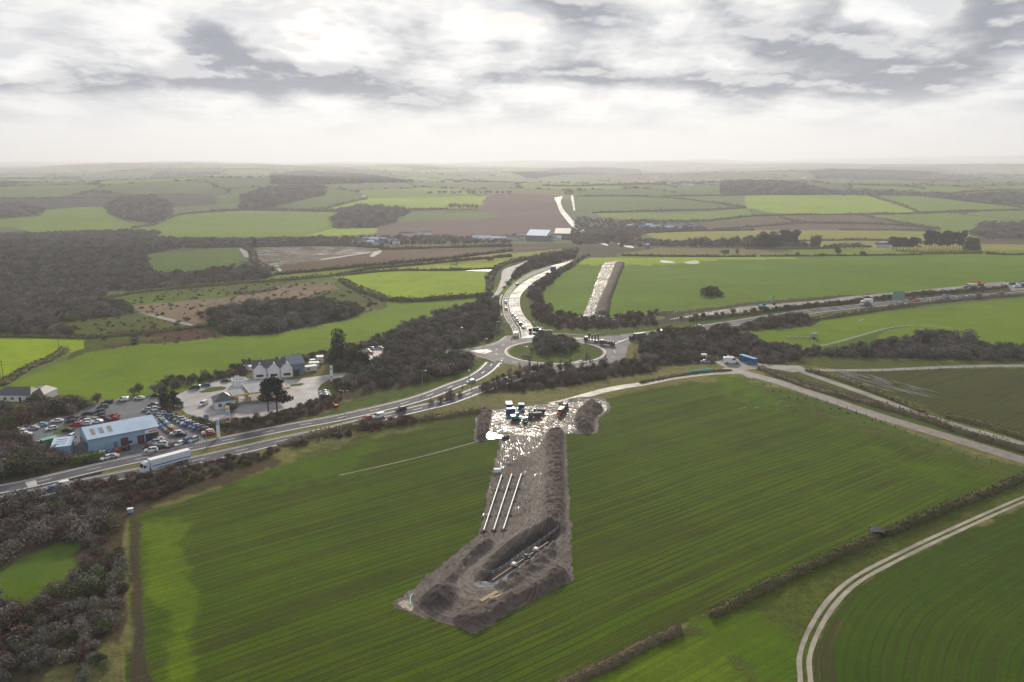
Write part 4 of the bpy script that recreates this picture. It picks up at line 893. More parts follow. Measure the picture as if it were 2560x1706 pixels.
M_PINE = mat('pine_needles', rough=.75, spec=.2, build=b_leafy((.016, .026, .013), (.034, .046, .020)))
M_BARK = mat('bark', (.06, .050, .040), .9)
M_HEDGE = mat('hedge_leaf', rough=.9, spec=.08, build=b_leafy((.070, .062, .030), (.125, .118, .045), (.105, .080, .052)))
M_HEDGEG = mat('clipped_hedge_leaf', rough=.8, spec=.2, build=b_leafy((.055, .085, .014), (.095, .13, .022), None, .1))
M_GORSE = mat('tussock_grass', rough=.9, spec=.15, build=b_leafy((.085, .080, .030), (.15, .13, .055)))
rng = np.random.default_rng(5)
def tri_cloud(cent, size, n_up=0.0, elong=1.0):
    """one small triangle at each point"""
    m = len(cent); d = rng.normal(size=(m, 3)); d[:, 2] += n_up; d /= np.linalg.norm(d, axis=1)[:, None]
    u = np.cross(d, rng.normal(size=(m, 3))); u /= np.linalg.norm(u, axis=1)[:, None]+1e-9; w = np.cross(d, u)
    s = (size*(.6+.8*rng.random(m)))[:, None] if np.isscalar(size) else size[:, None]
    V = np.stack([cent+u*s*elong, cent-u*s*.5*elong+w*s*.7, cent-u*s*.5*elong-w*s*.7], 1).reshape(-1, 3)
    return V, np.arange(m*3).reshape(m, 3)
def limbs(paths):
    V, F = [], []
    for pts, r0, r1 in paths:
        b0 = len(V); m = len(pts)
        for i, p in enumerate(pts):
            r = r0+(r1-r0)*i/(m-1)
            for k in range(4):
                a = k*math.pi/2; V.append((p[0]+r*math.cos(a), p[1]+r*math.sin(a), p[2]))
        for i in range(m-1):
            for k in range(4):
                F.append((b0+i*4+k, b0+i*4+(k+1) % 4, b0+i*4+4+(k+1) % 4, b0+i*4+4+k))
    return np.array(V), F
def crown_points(n, lobes, shell=.55):
    """points in a cluster of lobes: list of centre, radius xy, radius z"""
    w = np.array([l[1]**2*l[2] for l in lobes]); w /= w.sum(); pick = rng.choice(len(lobes), n, p=w)
    d = rng.normal(size=(n, 3)); d /= np.linalg.norm(d, axis=1)[:, None]; r = shell+(1-shell)*rng.random(n)**.7
    r *= .9+.25*rng.random(n)
    c = np.array([l[0] for l in lobes])[pick]; rr = np.array([(l[1], l[1], l[2]) for l in lobes])[pick]
    p = c+d*rr*r[:, None]; p[:, 2] = np.maximum(p[:, 2], .02)
    return p
def make_proto(kind, seed):
    """crown mesh and trunk mesh of a plant one unit high and about one unit across"""
    global rng
    rng = np.random.default_rng(seed); R = random.Random(seed)
    paths = []
    if kind in ('bare', 'grey', 'bramble', 'ever'):
        low = kind in ('bramble',)
        nl = 7; lobes = []
        for i in range(nl):
            a = R.uniform(0, 6.28); q = R.uniform(.12, .36)
            lobes.append(((q*math.cos(a), q*math.sin(a), R.uniform(.38, .68) if not low else R.uniform(.2, .6)), R.uniform(.18, .3), R.uniform(.2, .34)))
        lobes.append(((0, 0, .62), .28, .34))
        n = {'bare': 520, 'grey': 520, 'bramble': 420, 'ever': 620}[kind]
        P = crown_points(n, lobes, .45)
        V, F = tri_cloud(P, {'bare': .042, 'grey': .042, 'bramble': .055, 'ever': .055}[kind], 0, 1.5 if kind != 'ever' else 1.0)
        for i in range(9):
            a = R.uniform(0, 6.28); l = lobes[i % len(lobes)][0]
            paths.append(([(0, 0, 0), (l[0]*.35, l[1]*.35, .28), (l[0], l[1], l[2]+.12)], .018, .004))
        m = {'bare': M_TWIG, 'grey': M_TWIGG, 'bramble': M_BRAMB, 'ever': M_EVER}[kind]
    elif kind == 'sapling':      # tall thin bare tree
        lobes = [((R.uniform(-.08, .08), R.uniform(-.08, .08), z), .15*(1.15-z), .14) for z in (.35, .5, .62, .75, .88)]
        P = crown_points(170, lobes, .2); V, F = tri_cloud(P, .020, 0, 2.4); V = V.copy()
        paths.append(([(0, 0, 0), (.01, 0, .5), (0, .01, 1.0)], .014, .003))
        for i in range(8):
            a = R.uniform(0, 6.28); z = R.uniform(.25, .7); paths.append(([(0, 0, z), (.12*math.cos(a), .12*math.sin(a), z+.22)], .006, .002))
        m = M_TWIG
    elif kind == 'pine':         # wind-shaped pine with clumped dark crown and clear trunk
        lobes = []
        for i in range(20):
            a = R.uniform(0, 6.28); z = R.uniform(.30, .90); q = R.uniform(.06, .32)*(1.3-z*.6)
            lobes.append(((q*math.cos(a), q*math.sin(a), z), R.uniform(.10, .17), R.uniform(.06, .11)))
        lobes.append(((0, 0, .86), .15, .12))
        P = crown_points(2600, lobes, .35); V, F = tri_cloud(P, .032, .2, 1.0)
        paths.append(([(0, 0, 0), (.015, .01, .45), (0, 0, .9)], .026, .008))
        for l in lobes: paths.append(([(0, 0, l[0][2]*.75), l[0]], .010, .003))
        m = M_PINE
    elif kind == 'cypress':      # broad dense dark evergreen
        lobes = [((R.uniform(-.16, .16), R.uniform(-.16, .16), z), .30*(1.08-z*.45), .18) for z in (.15, .28, .4, .52, .64, .76, .84)]
        P = crown_points(1700, lobes, .6); V, F = tri_cloud(P, .034, .1, 1.0)
        paths.append(([(0, 0, 0), (0, 0, .8)], .03, .008)); m = M_PINE
    crown = fast_mesh('crown', V, F, m)
    tv, tf = limbs(paths); tm = bpy.data.meshes.new('trunk'); tm.from_pydata(tv.tolist(), [], tf); tm.materials.append(M_BARK); tm.update()
    # whole plant in one mesh for the masses
    b0 = len(V); fa = F.tolist()+[tuple(i+b0 for i in f) for f in tf]
    wm = bpy.data.meshes.new('plant'); wm.from_pydata(np.vstack([V, tv]).tolist(), [], fa); wm.materials.append(m); wm.materials.append(M_BARK)
    wm.polygons.foreach_set('material_index', [0]*len(F)+[1]*len(tf)); wm.update()
    return crown, tm, bpy.data.objects.new('plant', wm)
PROTO = {k: [make_proto(k, 100+7*i+hash_) for i in range(n)] for k, n, hash_ in
         [('bare', 4, 0), ('grey', 3, 50), ('bramble', 3, 90), ('ever', 3, 130), ('sapling', 3, 170), ('pine', 4, 210), ('cypress', 2, 250)]}
def plant(name, kind, x, y, h, wd, label, cat, group=None, var=None, sink=0):
    """one plant as a thing with a trunk and a crown"""
    cr, tr, _ = PROTO[kind][random.randrange(len(PROTO[kind])) if var is None else var % len(PROTO[kind])]
    e = bpy.data.objects.new(name, None); COL.objects.link(e); e.location = (x, y, float(height(x, y))-sink)
    e.rotation_euler = (0, 0, random.uniform(0, 6.28)); e.scale = (wd, wd, h)
    tag(e, label, cat, group); link('crown', cr, e); link('trunk', tr, e)
    return e
def gn_mass(name, pts, scl, idx, kinds, label, cat):
    protos = [p[2] for k in kinds for p in PROTO[k]]
    me = bpy.data.meshes.new(name); me.vertices.add(len(pts)); me.vertices.foreach_set('co', pts.astype(np.float32).ravel())
    set_attr(me, 'scl', scl, 'FLOAT_VECTOR'); 
    a = me.attributes.new('idx', 'INT', 'POINT'); a.data.foreach_set('value', idx.astype(np.int32))
    rot = np.zeros((len(pts), 3)); rot[:, 2] = np.random.random(len(pts))*6.28; set_attr(me, 'rot', rot, 'FLOAT_VECTOR')
    o = link(name, me)
    ng = bpy.data.node_groups.new(name, 'GeometryNodeTree')
    ng.interface.new_socket('Geometry', in_out='INPUT', socket_type='NodeSocketGeometry')
    ng.interface.new_socket('Geometry', in_out='OUTPUT', socket_type='NodeSocketGeometry')
    gi = ng.nodes.new('NodeGroupInput'); go = ng.nodes.new('NodeGroupOutput')
    jn = ng.nodes.new('GeometryNodeJoinGeometry')
    for p in reversed(protos):       # join keeps the first plugged link last
        oi = ng.nodes.new('GeometryNodeObjectInfo'); oi.inputs['Object'].default_value = p
        g2 = ng.nodes.new('GeometryNodeGeometryToInstance'); ng.links.new(oi.outputs['Geometry'], g2.inputs[0]); ng.links.new(g2.outputs[0], jn.inputs[0])
    ip = ng.nodes.new('GeometryNodeInstanceOnPoints')
    def na(nm, t):
        n = ng.nodes.new('GeometryNodeInputNamedAttribute'); n.data_type = t; n.inputs['Name'].default_value = nm; return n.outputs['Attribute']
    ng.links.new(gi.outputs[0], ip.inputs['Points']); ng.links.new(jn.outputs[0], ip.inputs['Instance'])
    ip.inputs['Pick Instance'].default_value = True
    ng.links.new(na('idx', 'INT'), ip.inputs['Instance Index']); ng.links.new(na('scl', 'FLOAT_VECTOR'), ip.inputs['Scale'])
    ng.links.new(na('rot', 'FLOAT_VECTOR'), ip.inputs['Rotation'])
    ng.links.new(ip.outputs[0], go.inputs[0])
    md = o.modifiers.new('plants', 'NODES'); md.node_group = ng
    return tag(o, label, cat, None, 'stuff')
def scatter(polys, spacing, avoid=(), keep=1.0):
    """jittered points over outlines given on the ground"""
    out = []
    for P in polys:
        P = np.asarray(P)[:, :2]; x0, y0 = P.min(0); x1, y1 = P.max(0)
        gx, gy = np.meshgrid(np.arange(x0, x1, spacing), np.arange(y0, y1, spacing)); x = gx.ravel(); y = gy.ravel()
        x = x+np.random.uniform(-.5, .5, len(x))*spacing; y = y+np.random.uniform(-.5, .5, len(y))*spacing
        m = inpoly(x, y, P)
        for A in avoid: m &= ~inpoly(x, y, np.asarray(A)[:, :2])
        m &= np.random.random(len(x)) < keep
        out.append(np.stack([x[m], y[m]], 1))
    return np.vstack(out)
NOGO = [W(p)[:, :2] for p in [
    cA([(-600,1165),(0,1105),(1000,905),(1470,810),(1470,960),(500,1250),(0,1350),(-600,1450)]), cB([(0,1180),(600,1045),(1200,925),(1700,835),(2353,690),(2353,860),(1700,1015),(1100,1165),(300,1330),(0,1400)]),
    cC([(430,1120),(560,1085),(760,1050),(1000,960),(1035,900),(940,700),(945,600),(1060,450),(1390,310),(1590,262),(1392,375),(1150,530),(1100,600),(1100,700),(1270,930),(2000,950),(2353,895),(2353,935),(2150,1030),(2090,1160),(1990,1165),(1900,1110),(1440,970),(1000,1000),(960,1120),(1100,1230),(700,1400),(400,1490),(330,1480),(760,1300),(840,1200),(600,1110)]),
    cC([(1020,1100),(1060,1040),(1300,985),(1440,975),(1700,985),(1880,1060),(1890,1130),(1700,1210),(1440,1250),(1100,1200)])]]
def mass(name, polys, spacing, h, w, mix, label, keep=1.0, cat='woodland'):
    pts = scatter([W(p) for p in polys], spacing, NOGO, keep)
    kinds = [k for k, _ in mix]; pr = np.array([q for _, q in mix], float); pr /= pr.sum()
    base = np.cumsum([0]+[len(PROTO[k]) for k in kinds]); ki = np.random.choice(len(kinds), len(pts), p=pr)
    idx = np.array([base[k]+random.randrange(len(PROTO[kinds[k]])) for k in ki])
    lump = .65+.7*vnoise(pts[:, 0], pts[:, 1], 14, 5)
    hh = (h[0]+(h[1]-h[0])*np.random.random(len(pts)))*lump; ww = w*hh*(.8+.5*np.random.random(len(pts)))
    sap = np.array([kinds[k] == 'sapling' for k in ki]); hh = np.where(sap, hh*1.35, hh)
    P3 = np.stack([pts[:, 0], pts[:, 1], height(pts[:, 0], pts[:, 1])-.15*hh*(~sap)], 1)
    return gn_mass(name, P3, np.stack([ww, ww, hh], 1), idx, kinds, label, cat)
WIN = [('bare', 6), ('grey', 3), ('bramble', 1.5), ('ever', 1.2)]
mass('woodland', [cG([(-500,370),(0,382),(600,362),(750,372),(700,395),(950,402),(1550,396),(1560,428),(870,438),(670,470),(680,530),(760,560),(930,552),(1050,522),(1160,532),(1275,570),(1100,605),(900,618),(500,642),(455,680),(600,712),(630,742),(380,775),(230,788),(400,828),(395,846),(-500,846)])], 7.6, (3.6, 7.0), 1.3, WIN,
     'leafless winter woodland filling the valley behind the quarry field', .93)
mass('woodland', [cG([(-400,266),(0,244),(90,244),(200,268),(180,292),(0,308)]), cG([(485,252),(560,218),(700,207),(785,242),(785,302),(720,326),(560,308)]), cG([(1105,203),(1220,168),(1480,158),(1500,198),(1400,218),(1240,258),(1105,262)]),
     cG([(1535,310),(1560,275),(1640,250),(1875,265),(1880,284),(1800,328),(1730,348),(1535,353)]), cG([(1240,105),(1400,90),(1700,110),(1900,140),(1480,150),(1250,150)])], 13, (8, 13), 1.3, WIN, 'hazy bare woods on the hillsides beyond the valley at left')
mass('copse', [cG([(965,782),(985,748),(1130,708),(1350,693),(1640,708),(1685,728),(1600,768),(1250,836),(1050,846),(1000,828)])], 6.0, (5, 8), 1.2, [('bare', 3), ('ever', 3), ('grey', 2)], 'dense dark copse between the quarry ground and the long green field')
mass('woodland', [cK([(960,155),(1060,138),(1330,152),(1470,182),(2030,197),(3000,205),(3000,270),(2200,236),(1900,202),(960,193)]), cK([(2150,333),(3000,315),(3000,425),(2160,398),(2110,380)]), cK([(1370,95),(1660,72),(1960,75),(2060,100),(1900,115),(1400,125)]), cK([(0,100),(200,80),(540,80),(600,100),(100,125)]), cK([(2100,200),(2330,190),(2340,240),(2200,236)])], 15, (8, 13), 1.4, WIN, 'hazy bare woods on the hills beyond the crest at right')
mass('scrubland', [cK([(300,305),(540,318),(860,335),(900,360),(600,375),(590,408),(300,428),(260,385)]), cK([(500,405),(700,414),(1110,402),(1320,408),(1380,436),(1110,440),(680,436),(500,436)]), cG([(1560,395),(2353,392),(2353,420),(1780,430),(1640,436),(1560,428)])], 11, (4, 8), 1.3, WIN, 'bare scrub and small trees in the valley round the distant farms', .75)
mass('woodland', [cC([(-400,1500),(-400,1300),(-150,1180),(0,880),(300,790),(650,668),(830,590),(890,640),(925,780),(915,850),(925,930),(740,1030),(540,1082),(440,1088),(430,1120),(600,1120),(680,1170),(650,1250),(400,1340),(0,1430)]), ], 4.9, (3.6, 6.4), 1.15, [('bare', 6), ('grey', 2), ('bramble', 2), ('ever', 1.6)], 'leafless wood between the petrol station and the roundabout')
mass('thicket', [cC([(925,548),(1000,478),(1080,352),(1200,266),(1500,205),(1640,182),(1600,245),(1385,298),(1195,358),(1055,438),(960,520)]), cC([(1190,640),(1180,560),(1240,470),(1370,400),(1590,290),(1740,220),(1640,280),(1350,500),(1290,580),(1390,700),(1400,740),(1700,800),(2353,745),(2353,850),(1700,900),(1400,880),(1270,830),(1200,730)])], 4.4, (2.6, 4.6), 1.2, [('bramble', 5), ('bare', 4), ('ever', 1)], 'brown thicket lining the curving road and the foot of the big field')
mass('thicket', [cF([(10,575),(250,562),(620,548),(720,495),(1000,482),(1040,500),(1010,528),(780,546),(640,558),(420,572),(262,602),(300,690),(500,728),(455,748),(0,790)]), cF([(250,600),(420,572),(620,562),(700,592),(790,652),(895,690),(835,757),(700,735),(600,720),(300,690)])], 4.5, (3, 5.4), 1.2, [('grey', 3), ('bare', 4), ('bramble', 3), ('ever', 1)], 'grey brown thicket between the roundabout and the parked vans', .9)
mass('thicket', [cF([(765,655),(900,655),(1000,680),(1200,680),(1420,645),(1700,605),(1700,580),(1880,560),(2060,640),(2353,676),(3000,720),(3000,790),(2353,748),(1500,724),(1080,712),(860,762),(730,758)])], 4.6, (3.0, 5.8), 1.2, [('grey', 3), ('bare', 5), ('ever', 1)], 'dark winter thicket crossing the fields below the grazing meadow')
mass('thicket', [cC([(960,1330),(1200,1262),(1600,1240),(1900,1208),(2340,1180),(2353,1280),(1900,1350),(1500,1420),(1000,1480),(700,1470),(280,1620),(215,1600),(500,1480),(760,1440)])], 3.9, (3.0, 4.6), 1.1, [('bramble', 5), ('bare', 5), ('sapling', 3), ('ever', .6)], 'brown thicket with bare saplings between the dual carriageway and the works')
mass('brambles', [cB([(-1470,1640),(-1470,1600),(-700,1520),(-200,1435),(0,1400),(300,1345),(700,1262),(1100,1180),(1500,1085),(1900,990),(2300,900),(2353,940),(1900,1040),(1400,1130),(1150,1190),(900,1300),(500,1450),(0,1640),(-330,1730),(-800,1830),(-1470,1850)])], 2.5, (1.6, 3.0), 1.35, [('bramble', 8), ('bare', 2)], 'red brown bramble bank below the dual carriageway', .95, 'brambles')
mass('brambles', [cB([(560,1085),(560,1010),(660,930),(900,890),(1200,830),(1440,735),(1500,715),(1640,700),(1660,740),(1500,840),(1000,990)]), cA([(300,1070),(640,990),(640,940),(960,900),(960,920),(650,1010),(640,1030),(330,1100)])], 2.6, (1.8, 3.0), 1.35, [('bramble', 7), ('bare', 2), ('ever', 1)], 'red brown scrub between the petrol station forecourt and the road', .9, 'brambles')
mass('thicket', [cB([(1620,590),(1760,545),(1930,440),(2120,300),(2353,240),(2353,520),(2000,600),(1700,670),(1640,660)]), cB([(1540,330),(1800,330),(1900,430),(1760,480),(1600,500),(1540,430)])], 4.6, (3.5, 6), 1.2, [('bare', 5), ('bramble', 3), ('grey', 1), ('ever', 2)], 'dark bare trees between the car park and the forecourt')
mass('thicket', [cB([(0,580),(330,520),(600,470),(740,440),(850,455),(740,520),(400,580),(120,650),(0,690)]), cB([(1040,440),(1040,395),(1300,345),(1530,300),(1830,220),(2353,60),(2353,220),(2000,260),(1800,300),(1540,350),(1330,390)])], 4.2, (2.8, 4.6), 1.2, [('ever', 4), ('bare', 4), ('bramble', 1)], 'line of dark bushes behind the petrol station and cottages')
mass('thicket', [cA([(-700,640),(0,700),(150,640),(250,720),(400,850),(640,900),(640,985),(300,1062),(0,1100),(-600,1150)]), cA([(-300,460),(480,455),(780,410),(850,430),(700,500),(450,520),(300,560),(120,620),(-300,640)]), cA([(230,440),(290,380),(430,400),(780,400),(760,430),(480,445)])], 4.2, (3.5, 6), 1.2, [('bare', 6), ('bramble', 2), ('ever', 1)], 'brown winter thicket round the left side of the showroom yard')

# shrubs big enough to pick out
def shrubs(poly, spacing, h, wf, mix, label, group, keep=1.0, nm='bare_shrub', cat='shrub', avoid=True):
    pts = scatter([W(poly)], spacing, NOGO if avoid else (), keep)
    kinds = [k for k, _ in mix]; pr = [q for _, q in mix]
    for x, y in pts:
        k = random.choices(kinds, pr)[0]; hh = random.uniform(*h)*(.75+.5*float(vnoise(x, y, 9, 8)))
        plant({'ever': 'evergreen_shrub', 'sapling': 'bare_sapling'}.get(k, nm), k, x, y, hh, hh*wf*random.uniform(.85, 1.25), label if k != 'ever' else label.replace('leafless grey', 'dark evergreen').replace('leafless brown', 'dark evergreen').replace('leafless', 'dark evergreen'), cat, group if k != 'ever' else 'evergreen '+group, sink=.12*hh if k != 'sapling' else 0)
shrubs(ca([(-250,300),(0,310),(500,230),(760,180),(860,420),(840,520),(760,560),(560,560),(260,600),(0,740),(-250,760)]), 4.6, (3.5, 6), 1.25, [('bare', 6), ('grey', 2), ('bramble', 2)], 'leafless brown shrub in the thicket above the bottom left clearing', 'shrubs in the upper left thicket')
shrubs(ca([(560,600),(760,560),(850,620),(865,880),(890,1050),(830,1220),(700,1320),(560,1420),(300,1500),(0,1600),(-200,1640),(-200,1010),(0,1000),(230,1020),(360,920),(530,850),(590,720)]), 3.1, (2.6, 4.6), 1.25, [('grey', 5), ('bare', 4), ('bramble', 1), ('ever', .8)], 'leafless grey shrub in the thicket at the bottom left corner', 'shrubs in the bottom left thicket', .95)
shrubs(ca([(520,1440),(700,1330),(760,1400),(740,1600),(540,1600)]), 3.0, (2.5, 4), 1.2, [('ever', 2), ('grey', 2)], 'leafless grey shrub by the path at the bottom left', 'shrubs beside the bottom left path')
shrubs(cC([(1215,1130),(1190,1060),(1230,990),(1340,970),(1500,985),(1640,1060),(1640,1110),(1500,1135),(1300,1140)]), 4.2, (3.4, 5.2), 1.2, [('bare', 5), ('bramble', 2), ('ever', 3)], 'leafless shrub in the copse on the roundabout island', 'shrubs on the roundabout island', 1.0, avoid=False)
shrubs(cF([(380,340),(400,322),(470,320),(500,335),(520,352),(400,355)]), 4.5, (4.5, 6), 1.2, [('ever', 1)], 'leafless bush in the clump standing alone in the big field', 'bushes in the lone clump')
shrubs(cC([(850,1380),(1100,1300),(1600,1225),(2050,1200),(2200,1190),(2100,1240),(1600,1270),(1100,1350),(700,1460),(560,1480)]), 6.5, (5.5, 8), .9, [('sapling', 1)], 'thin leafless sapling standing against the roundabout road', 'saplings along the roundabout road', .9, avoid=False)
# hedges
def hedge(px, h, w, label, m=None, clip=0.0, name='hedge', ms=None, group=None):
    global rng
    c = smooth(W(px)[:, :2], 6); L_ = np.hypot(*np.diff(c, axis=0).T).sum(); dist = np.hypot(c[:, 0], c[:, 1]).mean()
    step = float(np.clip(dist/160, .9, 9)); c = resample(c, step); n, d = normals(c); V = []; F = []
    m = m or M_HEDGE; K = 7; rng = np.random.default_rng(int(abs(c[0][0])*13+len(c)))
    nz = vnoise(c[:, 0], c[:, 1], 3+step, 3)*.6+vnoise(c[:, 0], c[:, 1], 14+step, 5)*.4
    for i, (p, q) in enumerate(zip(c, n)):
        end = .45 if i in (0, len(c)-1) else 1
        hh = h*(1+(nz[i]-.5)*(1.1-1.05*clip))*(.75+.25*end); ww = w*(1+(rng.random()-.5)*(.35-.3*clip))*end
        for k in range(K):
            a = math.pi*k/(K-1); e = 1.0 if not clip else .45
            cx = math.copysign(abs(math.cos(a))**e, math.cos(a)); sz = abs(math.sin(a))**e
            j = 1+(rng.random()-.5)*.25*(1-clip)
            x = p[0]+q[0]*cx*ww/2*j; y = p[1]+q[1]*cx*ww/2*j; V.append((x, y, float(height(x, y))+sz*hh*j*.93-.05))
    for i in range(len(c)-1):
        for k in range(K-1): F.append((i*K+k, i*K+K+k, i*K+K+k+1, i*K+k+1))
    F.append(tuple(range(K))); F.append(tuple(range((len(c)-1)*K+K-1, (len(c)-1)*K-1, -1)))
    ts = float(np.clip(dist*.0016, .2, 2.6)); N = int(min(9000, L_*(w+1.6*h)/ts**2*.55))
    i = rng.integers(0, len(c)-1, N); f = rng.random(N); a = rng.random(N)*math.pi; a = a+.0
    e = 1.0 if not clip else .45; cx = np.sign(np.cos(a))*np.abs(np.cos(a))**e; sz = np.abs(np.sin(a))**e
    pc = c[i]*(1-f[:, None])+c[i+1]*f[:, None]; r = 1+rng.normal(size=N)*(.17-.14*clip)+.04
    X = pc[:, 0]+n[i, 0]*cx*w/2*r; Y = pc[:, 1]+n[i, 1]*cx*w/2*r; Z = height(X, Y)+sz*h*r*(1+(nz[i]-.5)*(1.1-1.05*clip))
    TV, TF = tri_cloud(np.stack([X, Y, Z], 1), ts*.75, .4)
    b0 = len(V); me = bpy.data.meshes.new(name); me.from_pydata(V+TV.tolist(), [], F+[(t[0]+b0, t[1]+b0, t[2]+b0) for t in TF]); me.materials.append(m); me.update()
    o = link(name, me); tag(o, label, 'hedge', group); return o
HEDGES = [
 (cb([(3000,-180),(2353,95),(2150,180),(1900,280),(1650,385)]), 2.3, 3.2, 'thick dark hedge running from the grey shelter to the right edge of the picture', None),
 (cb([(1600,405),(1350,510),(1100,625),(900,725),(765,800)]), 2.2, 3.0, 'thick dark hedge from the grey shelter down to the field gateway', None),
 (cb([(612,868),(500,915),(400,960),(250,1040),(80,1120),(-120,1230)]), 2.0, 2.8, 'dark hedge leaving the bottom edge of the picture below the gateway', None),
 (cF([(730,785),(950,878),(1100,925),(1300,975),(1500,1030),(1750,1105),(1900,1160)]), 1.9, 4.2, 'hedge on the bank between the stony track and the lane', None),
 (cF([(1910,1165),(2100,1225),(2353,1300),(3000,1520)]), 2.2, 4.0, 'hedge between the stony track and the lane at the right edge', None),
 (cF([(1015,802),(1200,850),(1400,920),(1600,1000),(1740,1060)]), 1.7, 3.2, 'hedge on the field side of the lane below the flooded corner', None),
 (cF([(1880,1085),(2100,1140),(2353,1220),(3000,1410)]), 2.0, 3.2, 'hedge on the field side of the lane at the right edge', None),
 (cF([(1050,495),(1300,458),(1700,398),(2060,362),(2353,340),(3000,290)]), 2.2, 4.0, 'dark hedge on the near side of the east road', None),
 (cF([(620,545),(860,480),(1020,470)]), 2.8, 5.0, 'short thick hedge beside the east road above the brown thicket', None),
 (cF([(300,498),(600,465),(900,425),(1200,395),(1600,345),(2000,315),(2250,292)]), 2.4, 3.6, 'ragged hedge between the muddy works strip and the east road', None),
 (cK([(500,478),(720,482),(960,483),(1120,482)]), 2.5, 4, 'low hedge on the crest behind the puddles', None),
 (cK([(1140,481),(1420,479),(1700,477),(1880,474)]), 2.2, 4, 'low hedge on the crest of the big field right of the puddles', None),
 (cK([(1880,471),(2160,468)]), 3.5, 5, 'taller clipped hedge on the crest toward the right edge', None),
 (cK([(2178,470),(2353,474),(3000,468)]), 2.5, 4, 'low hedge on the crest at the right edge', None),
 (cK([(1070,447),(1390,447),(1560,438),(1650,440)]), 3, 5, 'hedge across the pale field behind the crest', None),
 (cK([(1320,410),(1600,407),(1850,412)]), 3.5, 6, 'hedge at the foot of the olive field in front of the far trees', None),
 (cK([(300,205),(500,204),(690,210),(880,228),(1075,256)]), 4, 8, 'field hedge along the top of the hillside right of the far road', None),
 (cK([(1075,258),(900,268),(760,270),(370,281)]), 4, 8, 'field hedge halfway down the hillside right of the far road', None),
 (cK([(690,206),(1070,200),(1350,196),(1640,196),(1900,205),(2200,240),(2353,258)]), 4, 8, 'long hedge along the ridge at the head of the bright fields', None),
 (cK([(1630,198),(1740,230),(1870,280)]), 4, 8, 'slanting hedge between the two ridge fields', None),
 (cK([(540,316),(870,318),(1100,297),(1250,292),(1500,290),(1880,282),(2100,272),(2353,268)]), 4, 7, 'long hedge between the green ridge fields and the ploughed ones', None),
 (cK([(1230,300),(1345,326),(1600,330),(1800,340),(1960,357)]), 4, 7, 'hedge between the ploughed fields on the far slope', None),
 (cK([(1590,291),(1770,324),(1970,357)]), 4, 7, 'slanting hedge at the end of the ploughed fields', None),
 (cK([(890,362),(1100,345),(1340,328)]), 4, 7, 'hedge under the nearer ploughed field on the far slope', None),
 (cK([(1500,360),(1740,361),(1960,358)]), 3.5, 6, 'short hedge at the top of the olive field', None),
 (cK([(600,374),(850,364),(1110,360)]), 4, 7, 'hedge above the olive field beside the distant yards', None),
 (cG([(-200,850),(200,853),(400,858),(440,850)]), 2.2, 5, 'dark hedge along the top of the bright field at the left edge', None),
 (cG([(440,852),(640,838),(960,800)]), 2, 4, 'broken hedge below the quarry ground', None),
 (cA([(-350,330),(0,235),(100,175),(200,110),(320,45),(420,15),(560,-60),(590,-95)]), 2.0, 6.0, 'broad earth hedge bank running up between the two bright fields at left', None),
 (cG([(455,682),(640,648),(900,622),(1100,605),(1300,592),(1530,571)]), 3, 6, 'hedge dividing the quarry field from the valley wood', None),
 (cG([(1545,572),(1800,548),(2050,546),(2270,540)]), 2.4, 4, 'thin hedge between the two bright fields left of the slip road', None),
 (cG([(1570,592),(1650,635),(1740,668),(1790,686)]), 3.4, 7, 'dark hedge dropping down the side of the bright quarry-side field', None),
 (cG([(1790,686),(1900,688),(2000,682),(2150,670),(2232,662)]), 3.2, 6, 'dark hedge along the bottom of the bright field left of the slip road', None),
 (cG([(1530,570),(1700,540),(1900,522),(2100,503),(2353,482)]), 3, 5, 'long hedge along the lower edge of the olive field', None),
 (cG([(1260,565),(1500,545),(1700,524),(1900,505),(2100,487),(2353,456)]), 3, 6, 'long dark hedge below the brown ploughed fields', None),
 (cC([(822,540),(830,450),(870,360),(940,310),(1010,283),(1130,255),(1250,236),(1450,195),(1640,165)]), 3.2, 6, 'dark hedge curling round the head of the new slip road', None),
 (cG([(-200,216),(200,216),(700,208)]), 5, 9, 'far hedge across the hazy fields at the left edge', None),
 (cG([(605,352),(700,336),(830,290),(1100,269),(1540,276)]), 5, 9, 'far hedge curving above the broad green field across the valley', None),
 (cG([(1210,263),(1400,270),(1650,270),(1880,268),(2060,263)]), 5, 9, 'far hedge below the bright hilltop field', None),
 (cG([(1450,272),(1560,245),(1690,216)]), 5, 8, 'far hedge at the left end of the bright hilltop field', None),
 (cG([(855,441),(1120,438),(1300,434),(1560,432),(1760,442)]), 4, 7, 'hedge above the flooded field in the valley', None),
 (cG([(1128,445),(1160,470),(1165,500),(1200,530),(1260,548)]), 5, 8, 'hedge between the farm track and the flooded field', None),
 (cG([(1745,450),(2000,443),(2353,436)]), 4, 7, 'hedge above the long ploughed field in the valley', None),
 (cK([(1540,150),(1800,160),(1900,172)]), 5, 9, 'faint hedge across the far hazy fields on the right', None),
 (cK([(0,392),(200,400),(400,405),(620,372)]), 5, 9, 'tall hedge behind the distant sheds', None),
 (cK([(2000,196),(2200,180),(2353,178)]), 5, 9, 'faint hedge on the far hill at the right edge', None),
 (cK([(140,155),(300,158),(640,150),(760,165)]), 5, 9, 'faint hedge across the small fields below the village', None),
 (cG([(1080,655),(1160,645),(1270,632)]), 2.2, 9, 'low scrub bank on the quarry ground', None),
 (cG([(1375,693),(1440,672),(1505,645)]), 2.2, 8, 'low scrub bank above the dark copse', None),
 (cD([(-1100,650),(-800,560),(-430,480),(0,432),(200,405),(450,372),(640,345),(740,335)]), 1.8, 4.5, 'low scrubby hedge along the top of the wheat field under the carriageway', None),
 (cF([(0,878),(200,838),(400,812),(560,800)]), 1.0, 2.6, 'low bank beside the stone haul road', None),
]
